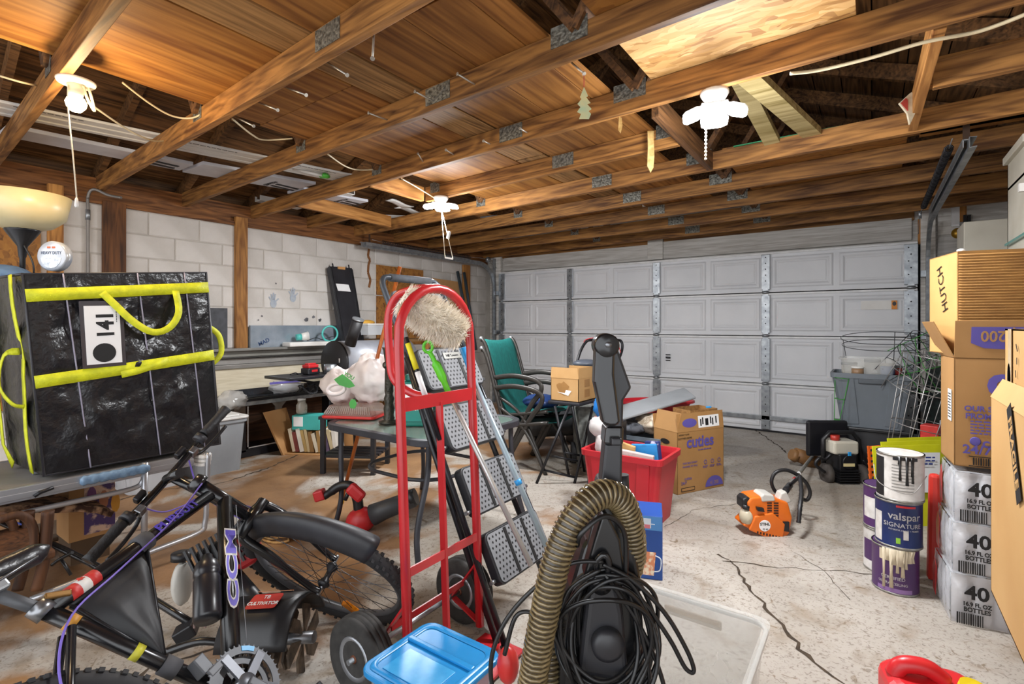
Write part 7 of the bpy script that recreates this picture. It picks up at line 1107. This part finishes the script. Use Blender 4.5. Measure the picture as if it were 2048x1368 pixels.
# ================================================================ CARTONS ON THE RIGHT
z0 = .63; M = RZ((.272, 2.74, z0), 5); cc = carton('cuties_carton', 'large kraft cuties carton standing on the water bottle packs', M, .52, .24, .44, M_CUT, open_=False); FM = M @ frame((0, -.003, 0), (1, 0, 0), (0, 0, 1))
text('cuties', .17, FM @ Mx.Translation((.30, .345, 0)), M_PRNT, cc, off=.006); text('OUR SKIN SMART', .030, FM @ Mx.Translation((.15, .235, 0)), M_PRNT, cc, off=.0008); text('PROMISE TO YOU', .030, FM @ Mx.Translation((.155, .205, 0)), M_PRNT, cc, off=.0008)
fineprint(FM @ Mx.Translation((.15, .185, 0)), .20, 5, .0075, M_PRNT, cc)
text('cuties', .055, FM @ Mx.Translation((.15, .10, 0)), M_PRNT, cc, off=.001); text('24/7', .05, FM @ Mx.Translation((.07, .07, 0)), M_PRNT, cc, off=.001); fineprint(FM @ Mx.Translation((.19, .072, 0)), .10, 2, .012, M_PRNT, cc); MB(FM).ball((.065, .105, 0), (.018, .018, .001), 12, 6).build('print_icon', M_PRNT, cc)
bb = MB(FM)
for j in range(26): bb.box((.06+.0075*j, .025, 0), (.003+.002*(j % 3 == 0), .03, .001))
bb.box((.155, .044, 0), (.22, .003, .001)).box((.155, .006, 0), (.22, .003, .001)).build('barcode', M_INKB, cc)
flap(cc, M, (0, 0, .44), (.52, 0, .44), (0, -.12, 1), .15, M_CUT); flap(cc, M, (0, 0, .44), (0, .24, .44), (-.45, 0, 1), .16, M_CUT, 'side_flap'); FT = M @ frame((0, -.004, .44), (1, 0, 0), (0, -.12, 1)); MB(FT).prism([(.05, .06), (.09, .04), (.20, .035), (.24, .06), (.25, .125), (.05, .125)], 0, .001).build('purple_badge', M_PRNT, cc); text('4 | 200', .06, FT @ Mx.Translation((.15, .09, .0015)) @ Mx.Rotation(pi, 4, 'Z'), M_CUT, cc, off=.001, sx=.85)
SMx = M @ frame((-.003, .12, 0), (0, -1, 0), (0, 0, 1)); MB(SMx).box((.06, .24, 0), (.06, .13, .001)).build('side_label', M_CARD, cc); bb = MB(SMx)
for j in range(9): bb.box((.06, .19+.012*j, .001), (.045, .004, .001))
bb.build('side_print', M_INKB, cc)
M = RZ((.285, 2.768, 1.08), 15); M_HUT = mat('hutch carton side', '#c79c60', .75, col2='#b98d52', scale=4); M_COR = mat('corrugated carton', '#a5783e', .8, col2='#8c6230', scale=40, st=(.02, 1, 1)); hb_ = carton('hutch_carton', 'open corrugated carton marked HUTCH on top of the cuties carton', M, .6, .27, .425, M_HUT, open_=False)
MB(M).b2((.0, -.002, 0), (.6, -.0045, .425)).build('corrugated_face', M_COR, hb_)
for j in range(37): MB(M).tube([(.002, -.005, .006+.0112*j), (.6, -.005, .006+.0112*j)], .003, 4).build('flute', M_COR, hb_)
text('HUTCH', .075, M @ frame((-.003, .13, .28), (0, -1, 0), (0, 0, 1)) @ Mx.Rotation(rad(108), 4, 'Z'), M_INKB, hb_, off=-.001, sx=.8)
P = M @ V((.02, .02, .425)); MB(RZ(P)).ball((.0, .0, .005), (.015, .01, .008), 8, 6).build('paper_scrap', M_CARD, label='tiny white scrap on the front corner of the hutch carton', cat='paper', at=P)
M_FRG = mat('moving carton', '#c29a62', .75, col2='#b68c54', scale=3); x0, y0, y1 = .285, 1.45, 2.04; M = RZ((x0, y0, .42)); fr = carton('fragile_carton', 'large kraft moving carton with FRAGILE label at the right edge', M, .55, y1-y0, .57, M_FRG)
LM_ = M @ frame((-.004, .27, .47), (0, -1, 0), (0, 0, 1)) @ Mx.Rotation(rad(-62), 4, 'Z'); MB(LM_).box((0, 0, 0), (.24, .05, .001)).build('fragile_label', M_INKB, fr); text('FRAGILE', .048, LM_ @ Mx.Translation((0, 0, .001)), M_FRG, fr, off=.001)
flap(fr, M, (0, 0, .57), (0, y1-y0, .57), (.5, 0, 1), .06, M_FRG); MB().b2((.42, 1.5, 0), (.8, 2.0, .418)).build('support_box', M_KRAFT, label='plain box on the floor carrying the FRAGILE carton', cat='box', at=(.6, 1.75, 0))
M = RZ((.315, 1.62, .86)); hd = carton('handle_carton', 'kraft carton with hand hole and clear tape inside the fragile carton', M, .5, .42, .33, M_FRG, open_=False); FM = M @ frame((-.003, .42, 0), (0, -1, 0), (0, 0, 1)); MB(FM).prism([(.075+.022*cos(a*pi/8), .19+.045*sin(a*pi/8)) for a in range(16)], 0, .001).build('hand_hole', M_INKB, hd); MB(FM).box((.085, .245, .0005), (.04, .17, .001)).build('clear_tape', mat('glossy tape', '#d2b68a', .1, spec=.8), hd)
for j in range(7): MB(FM).beam((.16+.01*sin(j*2), .29-.035*j, .0005), (.168+.01*sin(j*2+1), .272-.035*j, .0005), .004, .001, (0, 0, 1)).build('pen_mark', M_INKB, hd)
# ================================================================ HUTCH AND WALL BITS BEHIND THE CARTONS
M_HW = mat('off white cabinet', '#cbc6b8', .5, col2='#bab4a4', scale=4); hu = thing('white_hutch', 'tall off-white hutch cabinet with glass shelf behind the cartons', 'cabinet', (.9, 3.75, 0)); x0, x1, y0, y1 = .62, 1.3, 3.5, 3.95
for nm, a, b in (('side', (x0, y0, 0), (x0+.03, y1, 2.10)), ('side', (x1-.03, y0, 0), (x1, y1, 2.10)), ('back', (x0, y1-.02, 0), (x1, y1, 2.10)), ('top', (x0-.02, y0-.02, 2.10), (x1+.02, y1, 2.14)), ('base', (x0, y0, 0), (x1, y1, .9)), ('shelf', (x0, y0, 1.95), (x1, y1, 1.97))): MB().b2(a, b).build(nm, M_HW, hu, bevel=.003)
MB().b2((x0-.02, y0-.06, 1.64), (x1, y1-.05, 1.652)).build('glass_shelf', mat('green glass', '#3a9a8c', .1, alpha=.8), hu); dr = MB(RZ((x0+.01, y0, 0), -62)).b2((0, -.02, 1.15), (.42, 0, 2.05)).build('door', M_HW, hu, bevel=.004); MB(RZ((x0+.01, y0, 0), -62)).b2((.06, -.026, 1.22), (.36, -.02, 1.98)).build('door_panel', M_HW, dr, bevel=.006)
MB().b2((x0-.03, y0-.01, 1.86), (x0, y0+.02, 1.90)).build('hinge', M_WHITE, hu)
P = Yp(1965, 480, 5.0); MB().b2((P.x-.12, 4.85, 0), (P.x+.2, 5.2, P.z+.12)).build('small_cabinet', M_HW, label='lower off-white cabinet standing behind the white hutch', cat='cabinet', bevel=.006, at=(P.x, 5, 0))
P = Yp(1911, 440, YD+.05); t = thing('wall_bracket', 'brass yellow bracket fixed on the white plank wall right of the door', 'bracket', P); MB().b2(P+V((-.03, 0, -.06)), P+V((.03, .034, .14))).build('plate', M_CARD, t); MB().b2(P+V((.03, 0, -.02)), P+V((.08, .034, .2))).build('wood_cleat', W_POST, t); MB(RZ(P+V((.01, -.02, -.13)))).ball((0, 0, 0), (.045, .035, .05), 12, 8).build('knob', mat('old brass', '#b58a2c', .4, .6), t)
for k, (u) in enumerate((1930, 1938)): a = Yp(u, 430, YD+.03); MB().b2((a.x-.012, YD+.02, 1.2), (a.x+.012, YD+.05, a.z)).build('steel_bar', M_BLACK, label=('left black steel bar hanging on the plank wall', 'right black steel bar hanging on the plank wall')[k], cat='bar', at=(a.x, YD, 1.2))
# ================================================================ FUEL CAN
P = V((.13, 1.78, 0)); fc = thing('fuel_can', 'red plastic fuel can with yellow cap at the lower right', 'fuel can', P); M = RZ(P, 15); M_FC = mat('fuel can red', '#cf2128', .35, col2='#b81c22', scale=4)
MB(M).prism(rrect(.22, .17, .05), 0, .245).build('can', M_FC, fc, bevel=.03, bseg=3); MB(M).tube(bez([(-.085, 0, .235), (-.065, 0, .268), (-.01, 0, .272), (.03, 0, .245)], 5), .022, 10).build('carry_handle', M_FC, fc); MB(M).tube([(.075, -.02, .18), (.085, -.03, .235)], .035, 16).build('neck', M_FC, fc); MB(M).tube([(.083, -.028, .225), (.09, -.034, .255)], .042, 20).build('cap', mat('yellow cap plastic', '#e2c81e', .35), fc); MB(M).tube([(.093, -.036, .256), (.094, -.037, .262)], .026, 18).build('cap_center', mat('yellow cap plastic', '#e2c81e', .35), fc)
